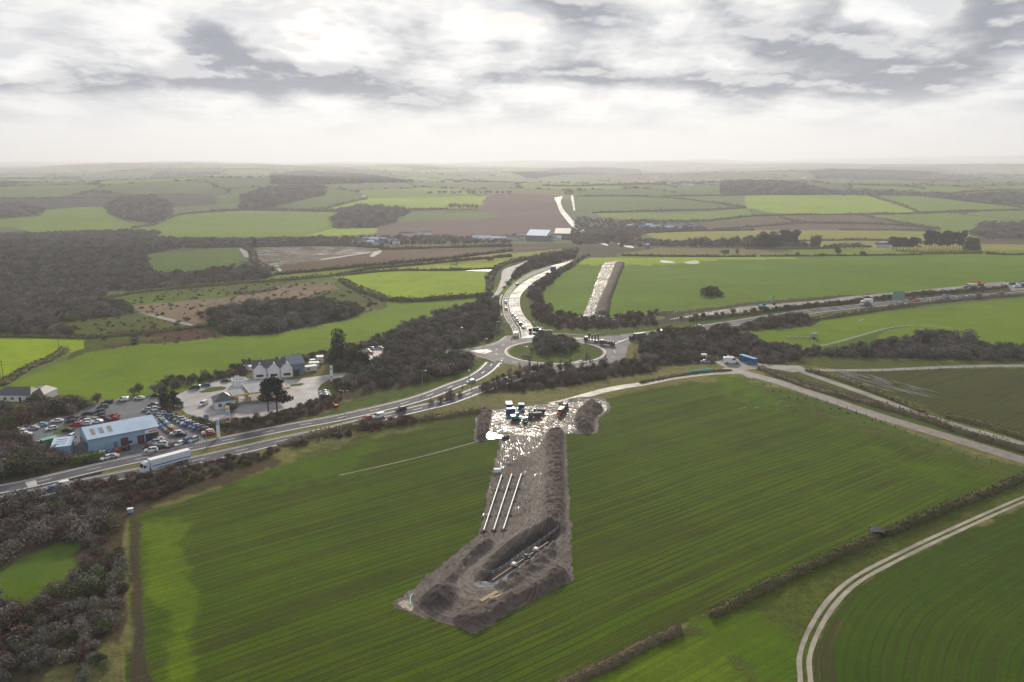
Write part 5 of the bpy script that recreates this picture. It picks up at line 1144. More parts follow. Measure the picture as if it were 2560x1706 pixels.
for px, h, w, lab, g in HEDGES: hedge(px, h*.85, w*.9, lab)
hedge(cA([(648,948),(800,922),(972,893)]), 2.4, 3.2, 'clipped square green hedge in front of the showroom yard', M_HEDGEG, 1.0)
hedge(cB([(300,905),(420,960),(520,990),(600,985)]), 1.8, 2.2, 'dark hedge between the used car rows and the petrol station', M_HEDGE)
hedge(cA([(1470,440),(1560,500),(1700,560),(1830,610),(1900,640)]), 1.3, 1.8, 'low hedge along the back of the used car rows', M_HEDGE)
# trees that stand out
TREES = [ # kind, base pixel, height, width, name, label, group
 ('pine', cB([(998,845)])[0], 14.5, 13, 'pine_tree', 'left one of the two dark pines in front of the petrol canopy', None),
 ('pine', cB([(1078,850)])[0], 15.0, 13.5, 'pine_tree', 'right one of the two dark pines in front of the petrol canopy', None),
 ('cypress', cB([(1620,400)])[0], 18, 15, 'cypress_tree', 'huge dark rounded evergreen beside the car park', None),
 ('pine', cB([(1790,470)])[0], 11, 12, 'pine_tree', 'spreading dark tree leaning over the forecourt entrance', None),
 ('pine', cB([(1880,480)])[0], 10, 11, 'pine_tree', 'dark tree right of the forecourt entrance', None),
 ('bare', cB([(2000,430)])[0], 7, 6, 'bare_tree', 'leafless tree standing against the pale car park', None),
 ('cypress', cA([(1540,480)])[0], 11, 9, 'cypress_tree', 'dark evergreen between showroom and petrol station', None),
 ('pine', cA([(1600,460)])[0], 8, 8, 'pine_tree', 'smaller dark evergreen beside the used car rows', None),
 ('ever', cA([(1280,310)])[0], 5, 6, 'evergreen_bush', 'round dark bush behind the showroom cars', None),
 ('bare', cA([(890,400)])[0], 5, 4, 'bare_tree', 'small leafless tree behind the parked cars near the cottage lane', None),
 ('ever', cA([(340,420)])[0], 5, 8, 'evergreen_bush', 'rounded bush at the right end of the white bungalow', None),
 ('ever', cB([(660,860)])[0], 4.5, 6.5, 'evergreen_bush', 'rounded bush in front of the kiosk', None),
 ('ever', cB([(1100,420)])[0], 5, 4.5, 'evergreen_bush', 'dark bush behind the cottages', None),
 ('bare', cB([(780,440)])[0], 5.5, 3.6, 'bare_tree', 'left one of two slim leafless trees behind the cottages', None),
 ('bare', cB([(820,440)])[0], 5.5, 3.6, 'bare_tree', 'right one of two slim leafless trees behind the cottages', None),
 ('bare', cB([(1880,1000)])[0], 4.5, 5.5, 'bare_tree', 'small bare tree on the verge below the red car', None),
 ('bare', cF([(1390,420)])[0], 5.5, 6, 'bare_tree', 'small bare tree below the white lorry on the east road', None),
 ('bare', cF([(2075,362)])[0], 5, 7, 'bare_tree', 'round bush on the hedge beside the east road', None),
 ('ever', cF([(1210,95)])[0], 11, 11, 'evergreen_bush', 'round dark tree in the pale field beyond the crest', None),
 ('ever', cF([(520,98)])[0], 8, 10, 'evergreen_bush', 'bush on the crest hedge behind the puddles', None),
 ('bare', cF([(595,98)])[0], 9, 5, 'bare_tree', 'narrow tree on the crest hedge right of the puddles', None),
 ('ever', cF([(965,98)])[0], 5, 6, 'evergreen_bush', 'small bush on the crest of the big field', None),
 ('ever', cF([(1360,98)])[0], 6, 9, 'evergreen_bush', 'low bush on the crest right of the round tree', None),
 ('cypress', cF([(1740,650)])[0], 7, 9, 'evergreen_bush', 'dark bush in the middle of the meadow thicket', None),
 ('grey', cF([(2000,635)])[0], 9, 14, 'bare_tree', 'large grey leafless tree above the meadow thicket', None),
 ('grey', cF([(200,700)])[0], 10, 14, 'bare_tree', 'large grey leafless tree left of the parked vans', None),
 ('ever', cF([(1120,100)])[0], 4, 7, 'evergreen_bush', 'low bush at the left end of the crest hedge', None),
 ('ever', cC([(520,292)])[0], 7, 11, 'evergreen_bush', 'bush standing in the olive field hedge', None),
 ('ever', cC([(820,272)])[0], 5, 9, 'evergreen_bush', 'smaller bush on the thin hedge in the olive field', None),
 ('cypress', cG([(1170,440)])[0], 14, 12, 'evergreen_bush', 'tall dark bush beside the far farm track', None),
 ('grey', cD([(1480,300)])[0], 3, 4, 'bare_tree', 'small bare bush behind the dumper at the works', None),
]
for k, p, h, w, nm, lab, g in TREES:
    x, y, z = W1(p); plant(nm, k, x, y, h, w, lab, 'bush' if 'bush' in nm else 'tree', g)
ORDN = ['leftmost', 'second', 'third', 'fourth', 'fifth', 'sixth', 'seventh', 'eighth', 'ninth', 'tenth', 'eleventh', 'twelfth', 'thirteenth', 'fourteenth', 'fifteenth', 'sixteenth']
def row_of(kind, name, pxs, h, wf, label0, group, cat='tree', jit=0):
    pxs = sorted(pxs)
    for q_, p in enumerate(pxs):
        label = label0 if len(pxs) > 16 else label0 + (', leftmost of them' if q_ == 0 else f', {ORDN[q_]} from the left')
        x, y, z = W1(p); hh = random.uniform(*h); plant(name, kind, x+random.uniform(-jit, jit), y, hh, hh*wf*random.uniform(.85, 1.15), label, cat, group)
row_of('cypress', 'conifer_tree', cK([(1130+i*13, 444+(i % 3)) for i in range(8)]), (20, 25), .8, 'dark conifer in the square plantation behind the crest', 'conifers of the square plantation')
row_of('pine', 'pine_tree', cK([(1240+i*11, 432+(i % 2)*3) for i in range(7)]), (20, 26), .8, 'tall pine in the clump right of the square plantation', 'pines of the middle clump')
row_of('cypress', 'conifer_tree', cK([(1380, 440), (1395, 438), (1408, 441)]), (15, 18), .8, 'dark conifer in the small group in the pale field', 'conifers of the small group')
row_of('bare', 'bare_tree', cK([(820+i*24, 436+(i % 3)*2) for i in range(13)]), (10, 16), .9, 'leafless tree in the row behind the crest field', 'leafless trees behind the crest')
row_of('pine', 'pine_tree', cK([(1750+i*16, 450+(i % 2)*3) for i in range(8)]), (14, 18), 1.0, 'dark pine beside the far white farm', 'pines beside the far farm')
row_of('pine', 'pine_tree', cK([(1900+i*14, 448+(i % 3)*2) for i in range(13)]), (22, 27), .6, 'tall straight pine in the windbreak on the right', 'tall pines of the windbreak')
row_of('cypress', 'conifer_tree', cK([(2092+i*15, 453) for i in range(4)]), (16, 18), .9, 'dark conifer at the right end of the windbreak', 'conifers ending the windbreak')
row_of('bare', 'bare_tree', cK([(1440+i*22, 446-(i % 2)*2) for i in range(9)]), (6, 9), 1.3, 'low leafless bush in the pale field behind the crest', 'leafless bushes behind the crest')
row_of('grey', 'bare_tree', cG([(2070+i*20, 262-(i % 2)*3) for i in range(7)]), (12, 17), 1.1, 'bare tree in the hilltop clump across the valley', 'trees of the hilltop clump')
row_of('bare', 'bare_tree', cG([(1960+i*27+random.uniform(-9, 9), 192) for i in range(15)]), (7, 11), 1.5, 'faint tree in the skyline avenue above the brown hillside', 'trees of the skyline avenue')
row_of('ever', 'evergreen_bush', cF([(260+i*64+random.uniform(-16, 16), 494-(i*64)*.095+random.uniform(-3, 3)) for i in range(30)]), (3.0, 5.0), 1.1, 'dark bush in the ragged hedge beside the works strip', 'bushes in the ragged hedge', 'bush')
row_of('bare', 'bare_tree', cA([(900,395),(1230,330),(1420,300),(1500,290),(1620,240),(1760,215),(1900,190),(2050,150),(2200,110)]), (3.5, 5), 1.1, 'leafless bush in the line behind the station approach', 'leafless bushes behind the station approach', 'bush')
for i in range(15):       # tussocks on the margin of the haul track
    t = i/26; x, y, z = W1(cF([(760+t*1330, 895+t*445+random.uniform(-18, 30))])[0])
    plant('gorse_clump', 'ever', x, y, random.uniform(.5, .9), random.uniform(.8, 1.4), 'small dark clump on the grass margin of the stony track', 'shrub', 'clumps on the track margin')

# hedgerow trees and small woods of the far country, one mass along the edges of the far fields
def far_trees():
    n = 120000; y = np.random.uniform(2300, 11000, n); x = np.random.uniform(-.85, .85, n)*y
    cid, gap = far_patchwork(x, y); px, py, _ = to_px(x, y, height(x, y))
    m = (gap < .045) | ((cid > .87) & (np.random.random(n) < .55)); m &= np.random.random(n) < np.where(gap < .045, .5, .9)
    for P in [cG([(-200,330),(-200,205),(1100,180),(2353,190),(2353,400),(-200,400)]), cK([(-200,190),(690,200),(1640,195),(2353,205),(2353,420),(-200,420)])]: m &= ~inpoly(px, py, P)
    x, y = x[m], y[m]; hh = np.random.uniform(4, 9, len(x)); ww = hh*np.random.uniform(1.6, 3.6, len(x))
    kinds = ['bare', 'ever']; nb = len(PROTO['bare']); k = np.random.random(len(x)) < .25
    idx = np.where(k, nb+np.random.randint(0, len(PROTO['ever']), len(x)), np.random.randint(0, nb, len(x)))
    gn_mass('treeline', np.stack([x, y, height(x, y)-1.5], 1), np.stack([ww, ww, hh], 1), idx, kinds, 'dark hedgerows and small woods dividing the hazy far fields', 'trees'); print('far trees', len(x))
far_trees()

mass('scrubland', [cG([(620,712),(1060,672),(1300,610),(1530,598),(1580,600),(1770,690),(1700,735),(1640,706),(1350,692),(1000,742),(960,770),(850,800),(640,740)]), cG([(240,792),(640,748),(850,803),(960,775),(1000,858),(760,888),(480,905),(410,870)]), cG([(470,682),(1060,612),(1500,575),(1300,600),(1060,665),(620,702)])], 7.0, (.7, 2.2), 1.9, [('bramble', 4), ('bare', 3), ('ever', 2)], 'scattered low scrub on the rough quarry ground at left', .30, 'scrub')
# ------------------------------------------------------------------ buildings and fixed things
class MB:
    def __init__(s): s.v = []; s.f = []; s.m = []; s.mi = []
    def mat(s, m):
        if m not in s.m: s.m.append(m)
        return s.m.index(m)
    def poly(s, pts, faces, m):
        b = len(s.v); s.v += [tuple(p) for p in pts]; k = s.mat(m)
        for f in faces: s.f.append(tuple(i+b for i in f)); s.mi.append(k)
        return s
    def box(s, x0, x1, y0, y1, z0, z1, m, tp=None):
        t = tp or (0, 0)
        p = [(x0, y0, z0), (x1, y0, z0), (x1, y1, z0), (x0, y1, z0), (x0+t[0], y0+t[1], z1), (x1-t[0], y0+t[1], z1), (x1-t[0], y1-t[1], z1), (x0+t[0], y1-t[1], z1)]
        s.poly(p, [(3, 2, 1, 0), (4, 5, 6, 7), (0, 1, 5, 4), (1, 2, 6, 5), (2, 3, 7, 6), (3, 0, 4, 7)], m); return s
    def ext(s, prof, y0, y1, m, ins=0):
        """side profile in x,z pulled across y"""
        n = len(prof); p = [(a, y0, b) for a, b in prof]+[(a, y1, b) for a, b in prof]
        s.poly(p, [tuple(range(n)), tuple(range(2*n-1, n-1, -1))]+[(i, i+n, (i+1) % n+n, (i+1) % n) for i in range(n)], m); return s
    def cyl(s, c, r, h, m, axis='z', n=10, r2=None):
        r2 = r if r2 is None else r2; p = []
        for z, q in ((0, r), (h, r2)):
            for i in range(n):
                a = 2*math.pi*i/n; u, w = q*math.cos(a), q*math.sin(a)
                d = {'z': (u, w, z), 'y': (u, z, w), 'x': (z, u, w)}[axis]; p.append((c[0]+d[0], c[1]+d[1], c[2]+d[2]))
        s.poly(p, [tuple(range(n-1, -1, -1)), tuple(range(n, 2*n))]+[(i, (i+1) % n, (i+1) % n+n, i+n) for i in range(n)], m); return s
    def tube(s, pts, r, m, n=6):
        pts = [Vector(p) for p in pts]; P = []; 
        for i, p in enumerate(pts):
            d = (pts[min(i+1, len(pts)-1)]-pts[max(i-1, 0)]).normalized(); u = d.cross(Vector((0, 0, 1)) if abs(d.z) < .9 else Vector((1, 0, 0))).normalized(); w = d.cross(u)
            for k in range(n):
                a = 2*math.pi*k/n; P.append(p+u*(r*math.cos(a))+w*(r*math.sin(a)))
        F = [(i*n+k, i*n+(k+1) % n, (i+1)*n+(k+1) % n, (i+1)*n+k) for i in range(len(pts)-1) for k in range(n)]
        F += [tuple(range(n-1, -1, -1)), tuple(range((len(pts)-1)*n, len(pts)*n))]
        s.poly(P, F, m); return s
    def mesh(s, name):
        me = bpy.data.meshes.new(name); me.from_pydata([tuple(map(float, v)) for v in s.v], [], s.f)
        for m in s.m: me.materials.append(m)
        me.polygons.foreach_set('material_index', s.mi); me.update()
        bm = bmesh.new(); bm.from_mesh(me); bmesh.ops.recalc_face_normals(bm, faces=bm.faces); bm.to_mesh(me); bm.free()
        return me
    def obj(s, name, parent=None, kind=None): 
        o = link(name, s.mesh(name), parent)
        if kind: o['kind'] = kind
        return o
def thing(name, label, cat, loc, rz=0, group=None):
    e = bpy.data.objects.new(name, None); COL.objects.link(e); e.location = loc; e.rotation_euler = (0, 0, rz)
    return tag(e, label, cat, group)
def atz(p, z):
    dx, dy, dz = ray(*p); t = (z-CAM_Z)/dz; return np.array([dx*t, dy*t, z])
def b_dirty(col, s=.6, amt=.25, ribs=0):
    def f(nt, b):
        tc = nt.nodes.new('ShaderNodeTexCoord').outputs['Object']
        n = noise(nt, tc, s, 5, .65)
        c = mixc(nt, ramp(nt, n, .35, .75), col, tuple(v*(1-amt) for v in col))
        L(nt, c, b.inputs['Base Color'])
        if ribs:
            sx = nd(nt, 'ShaderNodeSeparateXYZ', {0: tc}).outputs[0]
            bump(nt, b, mt(nt, 'ABSOLUTE', mt(nt, 'SUBTRACT', mt(nt, 'FRACT', mt(nt, 'MULTIPLY', sx, ribs)), .5)), .5, .08)
    return f
M_SHEET = mat('pale_profiled_sheet', rough=.45, build=b_dirty((.27, .42, .55), .3, .25, 2))
M_SHEETR = mat('pale_roof_sheet', rough=.42, build=b_dirty((.47, .58, .72), .25, .2, 1))
M_ROOFL = mat('rooflight_panel', rough=.5, build=b_dirty((.30, .23, .19)))
M_SLATE = mat('slate', rough=.5, build=b_dirty((.055, .058, .068), .8, .35))
M_WHITE = mat('white_render', rough=.7, build=b_dirty((.74, .75, .76), .5, .12))
M_CREAM = mat('cream_render', rough=.7, build=b_dirty((.62, .58, .52), .5, .15))
M_GLASS = mat('dark_window_glass', (.025, .03, .038), .12)
M_GREEN = mat('green_container_paint', rough=.5, build=b_dirty((.035, .17, .085), .6, .3, 3))
M_GREENT = mat('pale_green_top', rough=.55, build=b_dirty((.16, .36, .24)))
M_BLUEC = mat('blue_container_paint', rough=.45, build=b_dirty((.012, .085, .33), .6, .3, 3))
M_BLUET = mat('blue_top', rough=.5, build=b_dirty((.10, .25, .42)))
M_YEL = mat('yellow_fascia', (.75, .42, .02), .45)
M_RED = mat('red_paint', (.50, .03, .025), .45)
M_DKRED = mat('dark_red_door', (.10, .018, .022), .5)
M_CANTOP = mat('canopy_roof_sheet', rough=.5, build=b_dirty((.13, .15, .20), .4, .3, 1))
M_BGREY = mat('blue_grey_cladding', rough=.5, build=b_dirty((.13, .18, .24), .4, .2, 2))
M_BGREYR = mat('blue_grey_roof', rough=.5, build=b_dirty((.10, .14, .18), .4, .2))
M_BROWNR = mat('brown_roof', rough=.5, build=b_dirty((.17, .15, .16), .2, .3))
M_METAL = mat('galvanised_steel', (.32, .34, .35), .45, .6)
M_DARK = mat('dark_rubber', (.018, .018, .02), .7)
M_TIMBER = mat('pale_timber', rough=.8, build=b_dirty((.48, .38, .20)))
M_SLEEP = mat('dark_timber', (.035, .028, .022), .9)
M_PIPE = mat('pale_green_coated_pipe', (.44, .53, .50), .5)
M_RUST = mat('brown_pipe', (.14, .075, .05), .6)
M_TEAL = mat('teal_machine_paint', (.0, .27, .27), .4)
M_ORNG = mat('orange_paint', (.70, .18, .02), .45)
M_SIGNB = mat('blue_sign', (.02, .06, .20), .5)
M_SIGNG = mat('green_sign_back', (.18, .28, .26), .5)
def frame2(a, b):
    """place and heading from two ground points, first at the origin"""
    A, B = W1(a), W1(b); return A, math.atan2(B[1]-A[1], B[0]-A[0]), float(math.hypot(B[0]-A[0], B[1]-A[1]))
def gable_house(name, label, cat, a, b, depth, he, hr, wallm, roofm, wins=(), chims=(), hip=0, over=.35, doors=(), length=None, gwins=()):
    A, rz, Ln = frame2(a, b); Ln = length or Ln
    t = thing(name, label, cat, tuple(A), rz); D = depth
    w = MB(); w.box(0, Ln, 0, D, -.3, he, wallm)
    if not hip:
        w.poly([(0, 0, he), (0, D, he), (0, D/2, hr-.05)], [(0, 1, 2)], wallm); w.poly([(Ln, 0, he), (Ln, D, he), (Ln, D/2, hr-.05)], [(0, 1, 2)], wallm)
    w.obj('wall', t)
    r = MB(); o = over; s_ = (hr-he)/(D/2)
    if not hip:
        for sg in (0, 1):
            y0, y1 = (-o, D/2) if sg == 0 else (D+o, D/2); z0 = he-o*s_
            r.poly([(-o, y0, z0), (Ln+o, y0, z0), (Ln+o, y1, hr), (-o, y1, hr), (-o, y0, z0+.14), (Ln+o, y0, z0+.14), (Ln+o, y1, hr+.14), (-o, y1, hr+.14)],
                   [(0, 1, 2, 3), (4, 5, 6, 7), (0, 1, 5, 4), (0, 3, 7, 4), (1, 2, 6, 5)], roofm)
    else:
        h = hip*D/2; e = .12
        P = [(-o, -o, he+.02), (Ln+o, -o, he+.02), (Ln+o, D+o, he+.02), (-o, D+o, he+.02), (h, D/2, hr), (Ln-h, D/2, hr)]
        r.poly(P, [(0, 1, 5, 4), (1, 2, 5), (2, 3, 4, 5), (3, 0, 4), (3, 2, 1, 0)], roofm)
    ro = r.obj('roof', t)
    for cx, cy in chims:
        c = MB(); c.box(cx-.45, cx+.45, cy-.35, cy+.35, hr-1.0, hr+.9, wallm); c.box(cx-.55, cx+.55, cy-.45, cy+.45, hr+.9, hr+1.02, M_SLATE); c.obj('chimney', ro)
    for (x0, x1, z0, z1) in wins:
        g = MB(); g.box(x0, x1, -.04, .1, z0, z1, M_GLASS); wo = g.obj('window', t)
        fr = MB(); e = .09
        for q in ((x0-e, x1+e, z0-e, z0), (x0-e, x1+e, z1, z1+e), (x0-e, x0, z0, z1), (x1, x1+e, z0, z1), ((x0+x1)/2-.04, (x0+x1)/2+.04, z0, z1)): fr.box(q[0], q[1], -.08, .02, q[2], q[3], M_WHITE)
        fr.obj('frame', wo)
    for (y0, y1, z0, z1) in gwins:      # in the left end wall
        g = MB(); g.box(-.06, .1, y0, y1, z0, z1, M_GLASS); g.obj('window', t)
    for (x0, x1, z1, m) in doors:
        g = MB(); g.box(x0, x1, -.07, .1, 0, z1, m); g.obj('door', t)
    return t, Ln
# showroom
t, Ln = gable_house('car_showroom', 'long pale blue metal car showroom with shallow gabled roof', 'building', cA([(825,862)])[0], cA([(1462,733)])[0], 15.5, 5.2, 7.6, M_SHEET, M_SHEETR,
    wins=[(29, 31.5, .8, 3.2), (32, 34.5, .3, 3.6), (35, 37.2, .3, 3.6)] if False else [], over=.4, gwins=[(2+i*2.6, 3.7+i*2.6, .4, 3.2) for i in range(5)])
sh = t
def on(fr, w): return (fr*Ln-w/2, fr*Ln+w/2)
for fx, wd, h, m, nm in ((.50, 2.6, 3.3, M_DKRED, 'door'), (.735, 2.4, 3.1, M_DKRED, 'door'), (.37, 1.3, 2.6, M_BGREY, 'door'), (.58, 1.2, 1.8, M_GLASS, 'window')):
    x0, x1 = on(fx, wd); g = MB(); g.box(x0, x1, -.08, .1, 0 if nm == 'door' else .9, h, m); g.obj(nm, sh)
for k in range(5):
    x0, x1 = on(.83+k*.036, 1.15); g = MB(); g.box(x0, x1, -.09, .1, .15, 3.2, M_GLASS); g.obj('display_window', sh)
x0, x1 = Ln*.80, Ln*.985; g = MB(); g.box(x0, x1, -.55, -.003, 3.35, 4.6, M_WHITE); so = g.obj('sign_board', sh)
g = MB(); g.box(x0+(x1-x0)*.30, x1-.25, -.60, -.56, 3.75, 4.25, M_RED); g.obj('sign_band', so)
g = MB(); g.box(Ln-.1, Ln+.35, -.6, -.15, 0, 3.5, M_TIMBER); g.obj('corner_post', sh)
for k, fx in enumerate((.075, .195, .315)):
    s_ = (7.6-5.2)/7.75; x0 = Ln*fx; y0, y1 = 2.1, 5.6
    g = MB(); z0, z1 = 5.2+y0*s_+.16, 5.2+y1*s_+.16
    g.poly([(x0, y0, z0), (x0+1.3, y0, z0), (x0+1.3, y1, z1), (x0, y1, z1), (x0, y0, z0+.08), (x0+1.3, y0, z0+.08), (x0+1.3, y1, z1+.08), (x0, y1, z1+.08)], [(4, 5, 6, 7), (0, 1, 5, 4), (1, 2, 6, 5), (2, 3, 7, 6), (3, 0, 4, 7)], M_ROOFL); g.obj('rooflight', sh)
g = MB(); g.box(0, Ln, -.55, -.42, 5.0, 5.12, M_BGREY); g.obj('gutter', sh)
# ramp beside the gable
A, rz, _ = frame2(cA([(825,862)])[0], cA([(1462,733)])[0])
# low workshop
A, rz, L2 = frame2(cA([(480,882)])[0], cA([(652,868)])[0])
t = thing('workshop_shed', 'low workshop with pale flat roof crossed by dark slots beside the green container', 'shed', tuple(A), rz+.12)
MB().box(0, L2, 0, 8.5, 0, 3.0, M_SHEET).obj('wall', t)
MB().poly([(-.3, -.3, 3.02), (L2+.3, -.3, 3.02), (L2+.3, 8.8, 3.6), (-.3, 8.8, 3.6), (-.3, -.3, 3.14), (L2+.3, -.3, 3.14), (L2+.3, 8.8, 3.72), (-.3, 8.8, 3.72)], [(0, 1, 2, 3), (4, 5, 6, 7), (0, 1, 5, 4), (1, 2, 6, 5), (2, 3, 7, 6), (3, 0, 4, 7)], M_SHEETR).obj('roof', t)
for k in range(3): 
    y = 1.8+k*2.2; z = 3.14+(y+.3)*.0637
    MB().poly([(1.0, y, z+.05), (L2-1.5, y, z+.05), (L2-1.5, y+.5, z+.08), (1.0, y+.5, z+.08)], [(0, 1, 2, 3)], M_SLATE).obj('roof_slot', t)
def container(name, label, a, b, m, mtop, w=2.45, h=2.6, windows=0, cat='container', length=None, base=0.0):
    A, rz, Ln = frame2(a, b); Ln = length or Ln; A[2] += base
    t = thing(name, label, cat, tuple(A), rz)
    g = MB(); g.box(0, Ln, 0, w, .1, h, m)
    n = int(Ln/.45)
    for i in range(n): g.box(.2+i*.45, .42+i*.45, -.05, 0, .25, h-.2, m); g.box(.2+i*.45, .42+i*.45, w, w+.05, .25, h-.2, m)
    g.obj('body', t); MB().box(-.04, Ln+.04, -.07, w+.07, h, h+.06, mtop).obj('top', t)
    for x in (.02, Ln-.14):
        MB().box(x, x+.12, -.09, -.05, .05, h, m).obj('corner_post', t)
    MB().box(Ln+.002, Ln+.06, .15, w-.15, .2, h-.1, m).obj('door', t)
    for i in range(windows):
        MB().box(.8+i*2.4, 1.9+i*2.4, -.1, -.05, 1.1, 2.0, M_GLASS).obj('window', t)
    return t
container('shipping_container', 'green shipping container with pale top behind the flat workshop', cA([(400,812)])[0], cA([(545,775)])[0], M_GREEN, M_GREENT, 2.6, 2.8)
container('shipping_container', 'blue shipping container parked by the white van at the lay-by', ch([(965,370)])[0], ch([(1150,428)])[0], M_BLUEC, M_BLUET, 2.6, 3.0, length=11)
container('site_cabin', 'tall blue site cabin at the back of the muddy works area', cg([(560,270)])[0], cg([(660,268)])[0], M_BLUEC, M_BLUET, 4.5, 3.4, windows=1, cat='cabin')
container('site_cabin', 'blue site cabin standing just in front of the tall blue one', cg([(575,318)])[0], cg([(705,310)])[0], M_BLUEC, M_BLUEC, 3.0, 2.6, windows=1, cat='cabin')
container('site_cabin', 'small bright blue cabin with white top at the works', cg([(755,238)])[0], cg([(850,240)])[0], M_BLUEC, M_WHITE, 2.6, 2.5, windows=1, cat='cabin')
container('site_box', 'small cream box with dark openings behind the silver car at the lay-by', ch([(130,368)])[0], ch([(245,368)])[0], M_CREAM, M_CREAM, 2.4, 2.9, windows=1, cat='cabin')
container('site_cabin', 'blue cabin at the far end of the east works beside a white van', cF([(2335,290)])[0], cF([(2380,288)])[0], M_BLUEC, M_BLUET, 3, 3, cat='cabin')
container('site_cabin', 'pale blue cabin beside the crest road', cC([(2262,150)])[0], cC([(2296,150)])[0], M_BLUET, M_BLUET, 6, 5, cat='cabin')
# bungalow
t, L3 = gable_house('bungalow', 'white bungalow with dark slate roof and chimney at the left edge', 'house', cA([(-40,384)])[0], cA([(285,388)])[0], 8.5, 2.9, 5.6, M_WHITE, M_SLATE, hip=.5,
    wins=[(3.6, 5.0, .9, 2.0), (7.0, 8.2, .9, 2.0), (13.5, 16.2, .9, 2.1), (1.0, 2.2, .9, 2.0)], chims=[(17.5, 4.2)], doors=[(10.4, 11.4, 2.1, M_GLASS)])
w = MB(); w.box(L3-1.0, L3+5.0, 1.5, 11, -.2, 2.9, M_WHITE); w.obj('side_wing', t)
w = MB(); w.poly([(L3-1.3, 1.2, 2.95), (L3+5.3, 1.2, 2.95), (L3+5.3, 11.3, 2.95), (L3-1.3, 11.3, 2.95), (L3+2, 4, 5.2), (L3+2, 8.5, 5.2)], [(0, 1, 4), (1, 2, 5, 4), (2, 3, 5), (3, 0, 4, 5), (3, 2, 1, 0)], M_SLATE); w.obj('wing_roof', t)
MB().box(L3+2, L3+3.2, 1.42, 1.5, .9, 2.0, M_GLASS).obj('window', t)
# kiosk
gable_house('station_kiosk', 'small white forecourt kiosk with pyramid slate roof', 'building', cB([(512,828)])[0], cB([(694,803)])[0], 8.5, 3.3, 6.0, M_WHITE, M_SLATE, hip=.85, over=.5, wins=[(1.2, 2.6, 1.0, 2.3), (4.2, 6.4, 1.0, 2.3)], gwins=[(2, 3.5, 1, 2.3), (5, 6.5, 1, 2.3)])
# canopies
def canopy(label, px, h, th=.9, cols=()):
    P = [atz(p, h) for p in px]; c = sum(P)/len(P); t = thing('fuel_canopy', label, 'canopy', (c[0], c[1], 0))
    Q = [(p[0]-c[0], p[1]-c[1]) for p in P]; n = len(Q)
    sh_ = [(x*.985, y*.985) for x, y in Q]
    g = MB(); g.poly([(x, y, h-.25) for x, y in sh_]+[(x, y, h-th+.1) for x, y in sh_], [tuple(range(n)), tuple(range(2*n-1, n-1, -1))], M_CANTOP); g.obj('roof', t)
    f = MB()
    for i in range(n):
        (x0, y0), (x1, y1) = Q[i], Q[(i+1) % n]; (a0, b0), (a1, b1) = sh_[i], sh_[(i+1) % n]
        front = (y0+y1)/2 < -1.0
        f.poly([(x0, y0, h), (x1, y1, h), (a1, b1, h), (a0, b0, h), (x0, y0, h-th*.35), (x1, y1, h-th*.35)], [(0, 1, 2, 3), (0, 1, 5, 4), ], M_WHITE)
        f.poly([(x0, y0, h-th*.35), (x1, y1, h-th*.35), (x1, y1, h-th), (x0, y0, h-th), (a0, b0, h-th), (a1, b1, h-th)], [(0, 1, 2, 3), (3, 2, 5, 4)], M_YEL if front or True else M_WHITE)
        f.poly([(a0, b0, h), (a1, b1, h), (a1, b1, h-.26), (a0, b0, h-.26)], [(0, 1, 2, 3)], M_WHITE)
    f.obj('fascia', t)
    for cx, cy in cols:
        g = MB(); g.box(cx-.22, cx+.22, cy-.22, cy+.22, 0, h-th+.1, M_WHITE); g.obj('column', t)
        g = MB(); g.box(cx-1.6, cx+1.6, cy-.5, cy+.5, 0, .18, M_KERB); g.box(cx+.5, cx+1.3, cy-.3, cy+.3, .18, 1.9, M_YEL); g.obj('pump_island', t)
    return t
canopy('long grey-topped fuel canopy with white and yellow edge behind the two pines', cB([(752,582),(1112,537),(1197,612),(872,662),(822,668)]), 5.6, 1.0, [(-8, -1), (0, -.5), (8, 1)])
canopy('smaller low canopy with white and yellow edge behind the kiosk', cB([(618,638),(808,613),(866,664),(662,695)]), 4.8, .9, [(-2.5, 0), (3, 0)])
x, y, z = W1(cB([(722,605)])[0]); t = thing('round_screen', 'round white open drum beside the small canopy', 'structure', (x, y+1, 0))
g = MB(); n = 20
P = [(r*math.cos(2*math.pi*i/n), r*math.sin(2*math.pi*i/n), zz) for r, zz in ((3.4, 0), (3.4, 3.0), (3.1, 3.0), (3.1, .1)) for i in range(n)]
g.poly(P, [(k*n+i, k*n+(i+1) % n, (k+1)*n+(i+1) % n, (k+1)*n+i) for k in range(3) for i in range(n)], M_WHITE); g.obj('wall', t)
MB().cyl((0, 0, .02), 3.1, .1, M_YARD, n=20).obj('floor_pad', t)
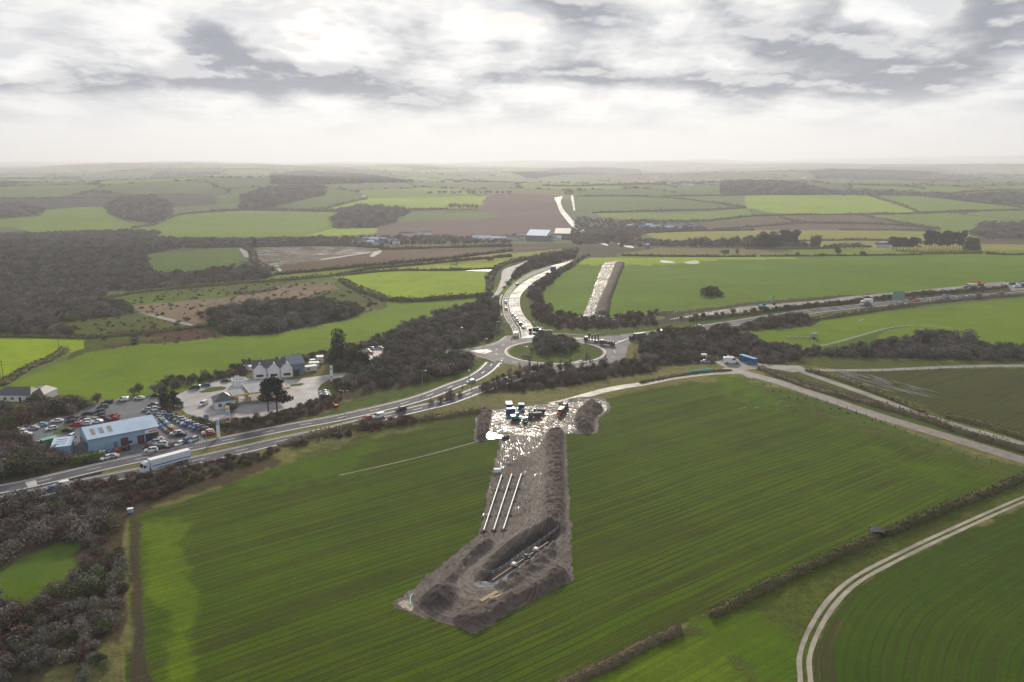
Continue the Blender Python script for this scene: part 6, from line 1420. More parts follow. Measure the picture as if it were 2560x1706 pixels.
# cottages
a, b = cB([(856,545)])[0], cB([(1125,528)])[0]
t, L4 = gable_house('cottage_row', 'white cottages with dark slate roof and three front gables behind the canopy', 'house', a, b, 9, 5.2, 8.0, M_CREAM, M_SLATE, wins=[(L4_, L4_+1.1, 3.6, 4.8) for L4_ in (1.6, 8.0, 14.6)]+[(6.5, 8.5, 1, 2.2), (13.6, 15.6, 1, 2.2), (1, 4.5, 1, 2.3)], chims=[(5, 4.5), (12.5, 4.5)])
for i, cx in enumerate((3.2, 9.6, 15.6)):
    g = MB(); g.poly([(cx-2.6, -.5, -.1), (cx+2.6, -.5, -.1), (cx+2.6, -.5, 5.0), (cx, -.5, 7.3), (cx-2.6, -.5, 5.0), (cx-2.6, 0, -.1), (cx+2.6, 0, -.1), (cx+2.6, 0, 5), (cx-2.6, 0, 5)], [(0, 1, 2, 3, 4), (0, 4, 8, 5), (1, 6, 7, 2)], M_WHITE); g.obj('gable', t)
    g = MB(); g.poly([(cx-2.9, -.8, 4.85), (cx, -.8, 7.45), (cx, 4.4, 7.45), (cx-2.9, 1.0, 4.85)], [(0, 1, 2, 3)], M_SLATE); g.poly([(cx+2.9, -.8, 4.85), (cx, -.8, 7.46), (cx, 4.4, 7.46), (cx+2.9, 1.0, 4.85)], [(0, 1, 2, 3)], M_SLATE); g.obj('gable_roof', t)
    g = MB(); g.box(cx-1.6, cx+1.6, -.56, -.5, .9, 2.1, M_GLASS); g.obj('window', t)
gable_house('rendered_house', 'square white two storey house with flat parapet beside the cottages', 'house', cB([(1125,528)])[0], cB([(1190,522)])[0], 7, 6.2, 6.8, M_WHITE, M_SLATE, hip=.9, wins=[(.8, 1.7, 3.8, 4.9), (2.9, 3.8, 3.8, 4.9), (.8, 1.7, 1, 2.1), (2.9, 3.8, 1, 2.1)])
gable_house('blue_grey_barn', 'blue grey clad barn beside the white cottages', 'barn', cB([(1196,524)])[0], cB([(1335,505)])[0], 13, 6.0, 8.8, M_BGREY, M_BGREYR, doors=[(2, 4.5, 3.2, M_GLASS)], wins=[(6, 7.2, 1, 2.2)])
for p, q, dd, hh, lab in [((1442,408),(1505,404),4,3.6,'white flat-roofed hut behind the parked caravans'), ((1372,446),(1462,442),3.2,2.6,'white static caravan nearest the white hut'), ((1342,486),(1448,472),3.4,2.7,'large white static caravan beside the blue grey barn'), ((1384,412),(1432,408),2.6,2.2,'small white caravan left of the white hut'), ((758,462),(832,476),2.6,2.4,'white caravan under the hedge left of the cottages')]:
    A, rz, Ln2 = frame2(cB([p])[0], cB([q])[0]); t = thing('static_caravan' if 'caravan' in lab else 'hut', lab, 'caravan' if 'caravan' in lab else 'hut', tuple(A), rz)
    g = MB(); g.box(0, Ln2, 0, dd, .35, hh, M_CREAM, (.08, .08)); g.obj('body', t); MB().box(-.1, Ln2+.1, -.1, dd+.1, hh, hh+.14, M_WHITE).obj('roof', t)
    for k in range(max(1, int(Ln2/3))): MB().box(.8+k*2.6, 1.9+k*2.6, -.03, .05, 1.2, 2.0, M_GLASS).obj('window', t)
    MB().box(.4, Ln2-.4, .3, dd-.3, 0, .35, M_DARK).obj('chassis', t)
# signs
def totem(label, px, h, w, bands):
    x, y, z = W1(px); t = thing('totem_sign', label, 'sign', (x, y, z), -.25)
    MB().box(-w/2, w/2, -.2, .2, 0, h, M_WHITE, (.03, .03)).obj('panel', t)
    for z0, z1, m in bands: MB().box(-w/2+.1, w/2-.1, -.26, -.18, z0, z1, m).obj('price_panel', t)
M_LBLUE = mat('pale_blue_print', (.25, .38, .62), .5)
totem('tall white price sign on the grass island at the forecourt exit', cB([(1580,565)])[0], 7.5, 1.3, [(5.5, 6.6, M_LBLUE), (1.5, 2.6, M_LBLUE)])
totem('white price sign with yellow top and red foot in front of the kiosk', cB([(630,948)])[0], 7.0, 1.7, [(5.3, 6.4, M_YEL), (3.2, 4.8, M_LBLUE), (.9, 2.1, M_RED)])
totem('white totem sign at the corner of the used car rows', cA([(2010,712)])[0], 7.2, 1.2, [(4.8, 6.6, M_LBLUE)])
def lamp(px, h, label, two=False):
    x, y, z = W1(px); t = thing('street_lamp', label, 'street lamp', (x, y, z), random.uniform(-.4, .4))
    MB().cyl((0, 0, 0), .13, h, M_METAL, n=6, r2=.07).obj('post', t)
    for s in ((-1, 1) if two else (1,)):
        MB().tube([(0, 0, h-.1), (s*.6, 0, h+.1), (s*1.5, 0, h+.15)], .05, M_METAL).obj('arm', t)
        MB().box(min(s*1.3, s*2.0), max(s*1.3, s*2.0), -.14, .14, h+.08, h+.24, M_METAL).obj('lantern', t)
for px, h, lab, two in [(cC([(547,1080)])[0], 12, 'lamp post beside the west arm of the roundabout', 0), (cC([(888,965)])[0], 9, 'lamp post at the corner of the wood by the curving road', 0), (cC([(208,1480)])[0], 10, 'lamp post between carriageway and wood left of the saplings', 0),
    (cC([(772,1085)])[0], 6, 'short lamp post on the west splitter island', 0), (cC([(1627,900)])[0], 8, 'lamp post below the stripped mud ramp', 0), (cC([(1948,945)])[0], 9, 'left lamp post of the close pair behind the east arm', 0), (cC([(2003,940)])[0], 12, 'right and taller lamp post of the close pair behind the east arm', 0),
    (cC([(2210,925)])[0], 7.5, 'lamp post behind the covered lorry', 0), (cC([(1137,1150)])[0], 5.5, 'thin lamp post on the left of the roundabout island', 0), (cB([(1700,895)])[0], 11, 'twin lamp post on the verge above the red car', 1), (cA([(1905,835)])[0], 10, 'lamp post on the central strip right of the white lorry', 0),
    (cA([(1382,432)])[0], 9, 'dark lamp post behind the showroom yard', 0), (cA([(35,1095)])[0], 7, 'pale post in the bushes at the left edge', 0), (cF([(335,500)])[0], 9, 'lamp post on the verge where the east road leaves the roundabout', 0), (cF([(845,442)])[0], 9, 'lamp post right of the teal excavator', 0), (cF([(675,470)])[0], 8, 'lamp post left of the teal excavator', 0),
    (cF([(208,518)])[0], 8, 'lamp post at the west end of the muddy strip', 0)]:
    lamp(px, h, lab, two)
def board(name, label, px, w, h, z0, m, rz=0, cat='sign'):
    x, y, z = W1(px); t = thing(name, label, cat, (x, y, z), rz)
    MB().box(-w/2, w/2, -.05, .05, z0, z0+h, m).obj('panel', t)
    for s in (-w*.33, w*.33): MB().cyl((s, .1, 0), .07, z0+h*.8, M_METAL, n=6).obj('post', t)
board('road_sign', 'large dark blue direction sign where the curving road leaves view', cC([(1407,378)])[0], 5.5, 4.2, 1.5, M_SIGNB, .3)
board('road_sign', 'blue backed direction sign on the right verge of the curving road', cC([(1197,545)])[0], 3.6, 2.6, 1.5, M_SIGNB)
board('road_sign', 'smaller pale sign right of the blue backed direction sign', cC([(1228,520)])[0], 1.8, 2.0, 1.6, M_WHITE)
board('road_sign', 'dark sign standing in the bright field edge left of the slip road', cC([(790,445)])[0], 2.6, 3.2, 1.0, M_SIGNB)
board('road_sign', 'large pale green backed sign beside the east road', cF([(1580,388)])[0], 10, 6.5, 2.0, M_SIGNG, .2)
for i, (p, lab) in enumerate([((1140,1160), 'left chevron board on the roundabout island'), ((1165,1164), 'middle chevron board on the roundabout island'), ((1198,1168), 'right chevron board on the roundabout island')]):
    x, y, z = W1(cC([p])[0]); t = thing('chevron_sign', lab, 'sign', (x, y, z), 0)
    MB().box(-1.2, 1.2, -.05, .05, .5, 1.7, M_DARK).obj('panel', t)
    for k in (-.7, .0, .7): MB().poly([(k-.25, -.07, .6), (k+.1, -.07, 1.1), (k-.25, -.07, 1.6), (k, -.07, 1.6), (k+.35, -.07, 1.1), (k, -.07, .6)], [(0, 1, 4, 5), (1, 2, 3, 4)], M_LBLUE if i else M_WHITE).obj('chevron', t)
    for s in (-.8, .8): MB().cyl((s, .1, 0), .05, 1.4, M_METAL, n=5).obj('post', t)
for p, lab in [((958,850), 'small white sign on the verge inside the curve'), ((1003,875), 'small blue sign on the verge inside the curve'), ((635,1305), 'small red and white sign on the verge below the wood'), ((1232,850), 'small pale sign at the mouth of the curving road')]:
    board('verge_sign', lab, cC([p])[0], .9, 1.0, 1.2, M_LBLUE if 'blue' in lab else M_WHITE)
# electricity poles
for p, h, lab in [(cA([(20,180)])[0], 9.5, 'double wooden electricity pole at the left edge'), (cG([(272,918)])[0], 9, 'wooden pole in the bright field near the hedge bank'), (cG([(692,815)])[0], 8, 'wooden pole below the quarry ground'), (cG([(990,742)])[0], 8, 'wooden pole on the quarry ground above the copse'), (cF([(1190,712)])[0], 7, 'pale pole in the gap of the meadow thicket')]:
    x, y, z = W1(p); t = thing('utility_pole', lab, 'pole', (x, y, z))
    for s in ((-.7, .7) if 'double' in lab else (0,)): MB().cyl((s, 0, 0), .16, h, M_SLEEP if 'pale' not in lab else M_METAL, n=6, r2=.1).obj('pole', t)
    MB().box(-1.1, 1.1, -.08, .08, h-.9, h-.7, M_SLEEP).obj('crossarm', t)
# far farms, sheds and houses
def far_shed(name, label, a, b, depth, he, hr, wm, rm, cat='shed', group=None):
    A, rz, Ln = frame2(a, b); t = thing(name, label, cat, tuple(A), rz, group); D = depth
    MB().box(0, Ln, 0, D, -2, he, wm).obj('wall', t)
    g = MB(); g.poly([(-.5, -.5, he), (Ln+.5, -.5, he), (Ln+.5, D+.5, he), (-.5, D+.5, he), (-.5, D/2, hr), (Ln+.5, D/2, hr)], [(0, 1, 5, 4), (3, 2, 5, 4), (0, 4, 3), (1, 2, 5)], rm); g.obj('roof', t)
    return t
far_shed('farm_shed', 'large far shed with pale blue roof beyond the crest', cC([(1160,82)])[0], cC([(1345,88)])[0], 42, 9, 17, M_BGREY, M_SHEETR)
far_shed('farm_shed', 'large far shed with brown roof right of the pale blue one', cC([(1420,64)])[0], cC([(1560,66)])[0], 46, 9, 16, M_BROWNR, M_BROWNR)
far_shed('long_greenhouse', 'long low white greenhouse behind the square plantation', cK([(1140,392)])[0], cK([(1252,392)])[0], 12, 4, 6, M_WHITE, M_WHITE, 'greenhouse')
rr = random.Random(3)
def village(px_list, group, what, place, wr=(8, 15), cat='house'):
    for i, p in enumerate(px_list):
        x, y, z = W1(p); w_ = rr.uniform(*wr); d_ = rr.uniform(7, 11)
        t = thing('far_house' if cat == 'house' else 'far_shed', place, cat, (x, y, z), rr.uniform(-.5, .5), group)
        he = rr.uniform(4, 6) if cat == 'house' else rr.uniform(3.5, 5.5)
        wm = rr.choice([M_WHITE, M_WHITE, M_CREAM]); rm = rr.choice([M_SHEETR, M_WHITE, M_SLATE, M_BGREYR]) if cat != 'house' else rr.choice([M_SLATE, M_SLATE, M_BROWNR, M_SHEETR])
        MB().box(-w_/2, w_/2, -d_/2, d_/2, -2, he, wm).obj('wall', t)
        g = MB(); g.poly([(-w_/2-.3, -d_/2-.3, he), (w_/2+.3, -d_/2-.3, he), (w_/2+.3, d_/2+.3, he), (-w_/2-.3, d_/2+.3, he), (-w_/2, 0, he+2.6), (w_/2, 0, he+2.6)], [(0, 1, 5, 4), (3, 2, 5, 4), (0, 4, 3), (1, 2, 5)], rm); g.obj('roof', t)
village(cK([(620+rr.uniform(-18, 18)+i*12, 112+rr.uniform(0, 36)+i*.6) for i in range(24)]), 'village houses', '', 'pale house in the hazy village on the far slope', (10, 20))
village(cK([(550+i*21+rr.uniform(-6, 6), 345+rr.uniform(-8, 10)) for i in range(15)]), 'yard buildings', '', 'pale low building in the valley yards right of the far road', (12, 28), 'shed')
village(cG([(1640+i*22+rr.uniform(-6, 6), 420+rr.uniform(-8, 12)) for i in range(9)]), 'hamlet houses', '', 'pale house in the small hamlet beyond the flooded field', (9, 16))
village(cG([(2200+i*19, 404+rr.uniform(-6, 6)) for i in range(8)])+cK([(5+i*12, 402+rr.uniform(-5, 6)) for i in range(4)])+cK([(165+i*12, 398+rr.uniform(-6, 10)) for i in range(4)]), 'farmyard sheds', '', 'pale low shed in the farmyard beside the big far sheds', (12, 24), 'shed')
village(cG([(1860,387), (1880,384), (1952,381)]), 'white barns', '', 'bright white barn among the trees left of the far farmyard', (18, 30), 'shed')
village(cK([(1345,124), (1356,122), (1336,126)]), 'ridge farm', '', 'tiny white building on the far right hills', (12, 20), 'shed')
village(cK([(1700,440), (1722,438)]), 'white farm', '', 'white farmhouse beside the pines behind the crest', (14, 22))
village(cG([(890,118), (1018,208), (1672,212)]), 'lone far farms', '', 'tiny pale farm building alone in the hazy fields', (14, 22), 'shed')
village(cK([(590,432)]), 'roadside building', '', 'white building beside the far road bend', (12, 14))
M_SHELT = mat('weathered_tin', (.05, .055, .065), .85, spec=.15)
# field shelter in the long hedge
A, rz, _ = frame2(cb([(1575,392)])[0], cb([(1650,400)])[0]); t = thing('field_shelter', 'small dark shelter with curved grey roof set in the long hedge', 'shelter', tuple(A), rz); t.scale = (.72, .8, .8)
n = 8; g = MB(); P = [(2.6-2.6*math.cos(math.pi*i/n), yy, 1.3+1.0*math.sin(math.pi*i/n)) for yy in (-.1, 4.2) for i in range(n+1)]
g.poly(P, [(i, i+1, n+2+i, n+1+i) for i in range(n)], M_SHELT); g.obj('roof', t)
MB().box(.05, 5.15, 4.0, 4.15, 0, 2.0, M_DARK).obj('back_wall', t); MB().box(.05, .2, 0, 4, 0, 1.4, M_DARK).obj('side_wall', t); MB().box(5.0, 5.15, 0, 4, 0, 1.4, M_DARK).obj('side_wall', t)
# works: pipes on timber skids
for i, (p, q) in enumerate([((770,1450),(935,940)), ((862,1446),(1027,930)), ((950,1440),(1115,928))]):
    A, B = W1(cD([p])[0]), W1(cD([q])[0]); A[2] = B[2] = 1.05; lab = ['left', 'middle', 'right'][i]
    n = 6; d = (B-A)
    tp = thing('pipe', f'{lab} of the three long pale pipes lying side by side on timbers', 'pipe', tuple(A), 0, 'long pale pipes')
    for k in range(n-2):
        a_ = d*(k/(n-2)); b_ = d*((k+1)/(n-2))*.999; MB().tube([tuple(a_), tuple(b_)], .21, M_PIPE, 10).obj('pipe_length', tp)
    for k in range(5):
        c = A+d*(k/4*.97+.015)
        t = thing('timber_skid', f'dark timber skid {["at the near end of", "second from the near end under", "halfway along under", "fourth from the near end under", "at the far end of"][k]} the {lab} pipe', 'skid', (c[0], c[1], .2), .15)
        for s in range(3): MB().box(-.95, .95, -.5+s*.36, -.2+s*.36, 0, .28, M_SLEEP).obj('beam', t)
        MB().box(-.35, .35, -.3, .3, .285, .52, M_SLEEP).obj('block', t)
# pipeline in the trench
P0, P1 = W1(cE([(1180,800)])[0]), W1(cE([(1790,385)])[0]); P0[2] = P1[2] = -1.0; d = P1-P0
tp = thing('trench_pipe', 'long brown pipe lying along the bottom of the trench', 'pipe', tuple(P0))
MB().tube([(0, 0, 0), tuple(d*.5), tuple(d)], .28, M_RUST, 10).obj('pipe_body', tp)
for f_, lab in ((.36, 'left'), (.58, 'middle'), (.76, 'right')):
    c = P0+d*f_; t = thing('welding_clamp', f'{lab} white topped clamp standing on the trench pipe', 'clamp', (c[0], c[1], -1.6), math.atan2(d[1], d[0]))
    MB().box(-.7, .7, -.9, -.45, .05, .9, M_DARK).obj('side_block', t); MB().box(-.7, .7, .45, .9, .05, .9, M_DARK).obj('side_block', t); MB().box(-.5, .5, -.5, .5, 1.15, 1.6, M_WHITE if f_ != .58 else M_DARK).obj('cap', t)
# trench railing
def railing(name, label, pts, h=1.1, rail=.05, step=2.4, m=None, z=.35):
    m = m or M_METAL; c = resample(W(pts)[:, :2], step); t = thing(name, label, 'fence', (c[0][0], c[0][1], z))
    g1 = [(p[0]-c[0][0], p[1]-c[0][1]) for p in c]
    for hh in (h, h*.55): MB().tube([(a, b, hh) for a, b in g1], rail, m, 4).obj('rail', t)
    for a, b in g1: MB().cyl((a, b, 0), rail*1.2, h+.05, m, n=5).obj('post', t)
railing('trench_railing', 'thin grey railing round the far end of the trench', cE([(1590,310),(1680,190),(1760,185),(1880,225),(1897,290)]))
railing('trench_railing', 'thin grey railing along the near lip of the trench', cE([(1900,295),(1700,450),(1500,580),(1300,730),(1180,795),(1060,765),(1040,730)]))
W0, W2 = W1(cE([(1070,1095)])[0]), W1(cE([(1248,990)])[0]); dd = W2-W0
t = thing('timber_stack', 'stack of pale long planks lying on the mud in front of the trench', 'planks', (W0[0], W0[1], .55), math.atan2(dd[1], dd[0])); Lp = float(np.hypot(dd[0], dd[1]))
for k in range(3): MB().box(0, Lp, k*.28, k*.28+.25, 0, .18+.05*k, M_TIMBER).obj('plank', t)
W0, W2 = W1(cE([(1160,1062)])[0]), W1(cE([(1222,1042)])[0]); dd = W2-W0
t = thing('timber_stack', 'short pair of pale planks beside the long ones', 'planks', (W0[0], W0[1], .55), math.atan2(dd[1], dd[0]))
for k in range(2): MB().box(0, 3.6, k*.32, k*.32+.27, 0, .16, M_TIMBER).obj('plank', t)
t = thing('hose', 'teal hose lying across the pale silt at the bottom left tip of the works', 'hose', tuple(W1(cE([(290,1120)])[0])))
hp = W(cE([(290,1120),(285,1060),(295,1020),(318,990)])); o0 = hp[0]
MB().tube([(p[0]-o0[0], p[1]-o0[1], .35) for p in smooth(hp[:, :2], 4)], .12, M_TEAL, 6).obj('hose_run', t)
W0, W2 = W1(cF([(288,822)])[0]), W1(cF([(446,800)])[0]); dd = W2-W0
t = thing('pipe_stack', 'stack of long pale green pipes beside the haul road', 'pipes', (W0[0], W0[1], .2), math.atan2(dd[1], dd[0])); Lp = float(np.hypot(dd[0], dd[1]))
M_PGREEN = mat('sea_green_pipe', (.10, .42, .34), .4)
for k in range(4): MB().tube([(0, k*.5, .2), (Lp, k*.5, .2)], .22, M_PGREEN, 8).obj('pipe_length', t)
for k in range(3): MB().tube([(.5, .25+k*.5, .6), (Lp-.4, .25+k*.5, .6)], .22, M_PGREEN, 8).obj('pipe_length', t)
x, y, z = W1(cD([(895,890)])[0]); t = thing('site_box', 'small white box at the left edge of the works above the pipes', 'box', (x, y, .2), .1)
MB().box(-1.1, 1.1, -.6, .6, 0, 1.1, M_WHITE).obj('body', t); MB().box(-1.15, 1.15, -.65, .65, 1.1, 1.2, M_WHITE).obj('lid', t)
x, y, z = W1(cA([(1200,1408)])[0]); t = thing('blue_box', 'small pale blue box at the top corner of the wheat field', 'box', (x, y, 0), .3)
MB().box(-.7, .7, -.5, .5, .2, 1.4, M_LBLUE).obj('body', t); MB().box(-.8, .8, -.6, .6, 1.4, 1.5, M_WHITE).obj('lid', t); MB().box(-.6, .6, -.4, .4, 0, .2, M_DARK).obj('base', t)
# post and wire fence along the haul track, and garden fence by the lane
def wire_fence(label, pts, step, h=1.25):
    c = resample(smooth(W(pts)[:, :2], 6), step); t = thing('wire_fence', label, 'fence', (c[0][0], c[0][1], 0)); pm = MB().box(-.07, .07, -.07, .07, -.1, h, M_SLEEP).mesh('post')
    for p in c: o = link('post', pm, t); o.location = (p[0]-c[0][0], p[1]-c[0][1], float(height(*p)))
    for hh in (h*.9, h*.5): MB().tube([(p[0]-c[0][0], p[1]-c[0][1], float(height(*p))+hh) for p in c], .02, M_METAL, 3).obj('wire', t)
wire_fence('post and wire fence between the wheat field and the stony track', cF([(640,850),(900,925),(1100,985),(1300,1050),(1600,1170),(1900,1290),(2150,1380)]), 5)
wire_fence('post and wire fence along the dark field under the right hand lane', cF([(1260,812),(1500,808),(1700,800),(2000,792),(2353,790),(2900,795)]), 6)
wire_fence('post and wire fence down the right edge of the spoil bank', cE([(2010,300),(2020,560),(2012,760),(2020,860)]), 4)
# sheep-feeder like frames in the meadow
t = thing('field_machine', 'grey folded field machine standing in the grazing meadow', 'farm machine', tuple(W1(cF([(1000,605)])[0])), .05)
for k in range(7): MB().box(-10+k*2.4, -9.7+k*2.4, -.8, .8, .3, 1.3, M_METAL).obj('frame', t)
MB().box(-10, 5, -.15, .15, .9, 1.1, M_METAL).obj('beam', t); MB().box(4, 8, -1.2, 1.2, .5, 3.2, M_METAL, (.5, .3)).obj('hopper', t)
for s in (-1.3, 1.3): MB().cyl((6, s-.15, .6), .6, .3, M_DARK, 'y').obj('wheel', t)
# ------------------------------------------------------------------ vehicles
def paint(name, c, r=.28): return mat(name, c, r, 0, .5)
PAINT = {'white': paint('white_car_paint', (.72, .73, .74)), 'silver': paint('silver_car_paint', (.42, .44, .46)), 'black': paint('black_car_paint', (.012, .012, .014)),
 'navy': paint('navy_car_paint', (.015, .025, .075)), 'blue': paint('blue_car_paint', (.03, .10, .32)), 'red': paint('red_car_paint', (.42, .025, .03)), 'maroon': paint('maroon_car_paint', (.13, .015, .025)),
 'teal': paint('teal_car_paint', (.03, .20, .27)), 'grey': paint('grey_car_paint', (.13, .14, .15)), 'dark green': paint('dark_green_car_paint', (.015, .055, .04)), 'pale blue': paint('pale_blue_car_paint', (.32, .46, .62)),
 'yellow': paint('yellow_car_paint', (.62, .55, .10)), 'orange': paint('orange_car_paint', (.6, .2, .03))}
M_CGLASS = mat('car_glass', (.02, .025, .03), .08)
M_HEAD = mat('headlamp_glass', (.6, .62, .65), .15)
M_HUB = mat('wheel_hub', (.35, .36, .37), .35, .7)
def wheel_mesh(r, w):
    g = MB(); g.cyl((0, -w/2, 0), r, w, M_DARK, 'y', 12); g.cyl((0, -w/2-.012, 0), r*.55, w+.024, M_HUB, 'y', 8); return g.mesh('wheel')
def shape_body(prof, half, tuck, m):
    """side profile pulled across, drawn in towards the top and nose for a rounded plan"""
    g = MB(); n = len(prof); zt = max(p[1] for p in prof); xs = [p[0] for p in prof]; x0, x1 = min(xs), max(xs)
    def hw(x, z): 
        e = 1-tuck*max(0, (z-.55)/(zt-.55+1e-6))-.10*max(0, (abs((x-x0)/(x1-x0)-.5)-.40)/.1); return half*e
    P = [(x, -hw(x, z), z) for x, z in prof]+[(x, hw(x, z), z) for x, z in prof]
    g.poly(P, [tuple(range(n)), tuple(range(2*n-1, n-1, -1))]+[(i, i+n, (i+1) % n+n, (i+1) % n) for i in range(n)], m); return g
def car_kit(kind):
    # nose points towards +x
    if kind == 'hatchback': Ln, H, roof = 4.1, 1.48, (-1.75, -1.45, .25, 1.15); hood = .92
    elif kind == 'saloon': Ln, H, roof = 4.6, 1.44, (-1.65, -.95, .35, 1.15); hood = .90
    elif kind == 'estate': Ln, H, roof = 4.6, 1.50, (-2.1, -1.8, .35, 1.2); hood = .92
    else: Ln, H, roof = 4.6, 1.75, (-2.1, -1.85, .45, 1.2); hood = 1.08
    h2 = Ln/2; t = h2; b = .28
    lower = [(-t, b), (-t-.02, .55), (-t+.08, hood), (roof[0], hood+.03), (roof[3], hood+.02), (t-.55, hood-.08), (t-.1, hood-.28), (t, .5), (t-.05, b)]
    lb = shape_body(lower, .89, .06, PAINT['white'])
    rf = MB(); a = .62; rf.poly([(roof[1], -a, H-.05), (roof[2], -a, H-.05), (roof[2], a, H-.05), (roof[1], a, H-.05), (roof[1]+.15, -a+.12, H), (roof[2]-.12, -a+.12, H), (roof[2]-.12, a-.12, H), (roof[1]+.15, a-.12, H)],
        [(4, 5, 6, 7), (0, 1, 5, 4), (1, 2, 6, 5), (2, 3, 7, 6), (3, 0, 4, 7)], PAINT['white'])
    for s in (-1, 1):      # pillars
        for xa, xb in ((roof[0], roof[1]), (-.35, -.35), (roof[3], roof[2])):
            rf.poly([(xa-.05, s*.84, hood), (xa+.06, s*.84, hood), (xb+.06, s*.625, H-.04), (xb-.05, s*.625, H-.04), (xa-.05, s*.80, hood), (xa+.06, s*.80, hood), (xb+.06, s*.58, H-.04), (xb-.05, s*.58, H-.04)], [(0, 1, 2, 3), (1, 5, 6, 2), (0, 4, 7, 3), (4, 5, 6, 7)], PAINT['white'])
    gl = MB(); gl.poly([(roof[0], -.82, hood), (roof[3], -.82, hood), (roof[3], .82, hood), (roof[0], .82, hood), (roof[1], -.61, H-.06), (roof[2], -.61, H-.06), (roof[2], .61, H-.06), (roof[1], .61, H-.06)],
        [(0, 1, 5, 4), (1, 2, 6, 5), (2, 3, 7, 6), (3, 0, 4, 7)], M_CGLASS)
    hl = MB(); hl.box(t-.16, t-.02, -.80, -.45, .55, .72, M_HEAD)
    hr = MB(); hr.box(t-.16, t-.02, .45, .80, .55, .72, M_HEAD)
    r = .33 if kind != 'suv' else .38
    return dict(body=lb.mesh('body'), roof=rf.mesh('roof'), window=gl.mesh('window'), headlight=[hl.mesh('headlight'), hr.mesh('headlight')], wheel=wheel_mesh(r, .22), wp=[(x, y, r) for x in (-h2+.8, h2-.82) for y in (-.80, .80)])
KITS = {k: car_kit(k) for k in ('hatchback', 'saloon', 'estate', 'suv')}
def van_kit(Ln=5.2, H=2.1, nose=1.0):
    t = Ln/2; prof = [(-t, .35), (-t, H-.1), (-t+.15, H), (t-nose-.9, H), (t-nose, 1.3), (t-.25, 1.05), (t, .75), (t, .35)]
    g = shape_body(prof, .98, .10, PAINT['white'])
    w = MB(); w.poly([(t-nose-.86, -.80, H-.06), (t-nose-.86, .80, H-.06), (t-nose+.03, .86, 1.34), (t-nose+.03, -.86, 1.34)], [(0, 1, 2, 3)], M_CGLASS)
    for s in (-1, 1): w.poly([(t-nose-1.6, s*.93, 1.85), (t-nose-1.0, s*.93, 1.85), (t-nose-.2, s*.97, 1.3), (t-nose-1.6, s*.97, 1.3)], [(0, 1, 2, 3)], M_CGLASS)
    for i, v in enumerate(w.v): w.v[i] = (v[0]+.03, v[1], v[2]+.03)
    return dict(body=g.mesh('body'), window=w.mesh('window'), wheel=wheel_mesh(.35, .24), wp=[(x, y, .35) for x in (-t+1, t-.95) for y in (-.86, .86)])
KITS['van'] = van_kit(); KITS['small van'] = van_kit(4.4, 1.8, .9)
def put(part, me, parent, m=None):
    o = link(part, me, parent)
    if m is not None:
        o.material_slots[0].link = 'OBJECT'; o.material_slots[0].material = m
    return o
def vehicle(kind, colour, px, head, label, group=None, name=None, sc=1.0, dz=.06):
    """head: compass of the nose in degrees, 0 to the right, 90 away from the camera"""
    x, y, z = W1(px); K = KITS[kind]
    e = thing(name or {'van': 'van', 'small van': 'van'}.get(kind, 'parked_car'), label, 'van' if 'van' in kind else 'car', (x, y, z+dz), rad(head), group)
    e.scale = (sc, sc, sc)
    put('body', K['body'], e, PAINT[colour])
    if 'roof' in K: put('roof', K['roof'], e, PAINT[colour])
    link('window', K['window'], e)
    for m in K.get('headlight', []): link('headlight', m, e)
    for p in K['wp']: w = link('wheel', K['wheel'], e); w.location = p
    return e
ORD = ['first', 'second', 'third', 'fourth', 'fifth', 'sixth', 'seventh', 'eighth', 'ninth', 'tenth', 'eleventh', 'twelfth', 'thirteenth', 'fourteenth', 'fifteenth', 'sixteenth']
def grp(c, lst, place, group, sc=1.0):
    for i, (px, kind, col, hd) in enumerate(lst):
        vehicle(kind, col, c([px])[0], hd+random.uniform(-4, 4), f'{col} {kind} {place.format(o=ORD[i])}', group, None, sc)
# inner row of used cars beside the showroom (numbered from the far end)
grp(cd, [((545,470),'hatchback','silver',196),((585,520),'hatchback','white',196),((620,558),'hatchback','silver',196),((665,598),'saloon','grey',196),((705,640),'hatchback','pale blue',196),((750,675),'hatchback','blue',196),((790,708),'hatchback','silver',196),((830,745),'hatchback','yellow',196),((875,778),'estate','grey',196),((915,812),'hatchback','red',196),((985,860),'suv','white',196),((1080,890),'saloon','black',196)],
    'standing {o} from the far end of the inner used car row', 'inner row of used cars')
grp(cd, [((800,445),'suv','teal',200),((930,480),'hatchback','grey',200),((1065,515),'suv','silver',200),((1140,560),'estate','pale blue',200),((1245,610),'suv','white',200),((1320,645),'suv','blue',200),((1430,680),'estate','silver',200),((1530,730),'suv','blue',200),((1650,775),'suv','maroon',200),((1760,820),'estate','white',200),((1790,862),'saloon','red',200)],
    'standing {o} from the far end of the outer used car row', 'outer row of used cars')
grp(cd, [((890,1140),'hatchback','maroon',252),((1065,1115),'hatchback','white',252),((1235,1050),'suv','blue',252),((1415,1020),'suv','silver',252)], 'facing the carriageway, {o} from the left of the four', 'cars facing the carriageway')
grp(cd, [((400,985),'suv','teal',195),((545,1010),'hatchback','white',200),((460,1080),'suv','silver',200),((610,1112),'estate','white',200),((340,1178),'saloon','maroon',200),((670,1200),'saloon','black',200),((370,1275),'suv','white',200)],
    'in the cluster at the showroom corner, {o} counting towards the road', 'cars at the showroom corner')
grp(cd, [((275,275),'hatchback','silver',190),((420,245),'hatchback','white',190),((560,275),'estate','blue',190),((420,345),'suv','silver',190),((640,355),'hatchback','white',190),((740,345),'suv','dark green',190),((425,140),'saloon','grey',185),((1065,185),'hatchback','white',185)],
    'behind the showroom roof, {o} of the group under the dark evergreen', 'cars under the dark evergreen')
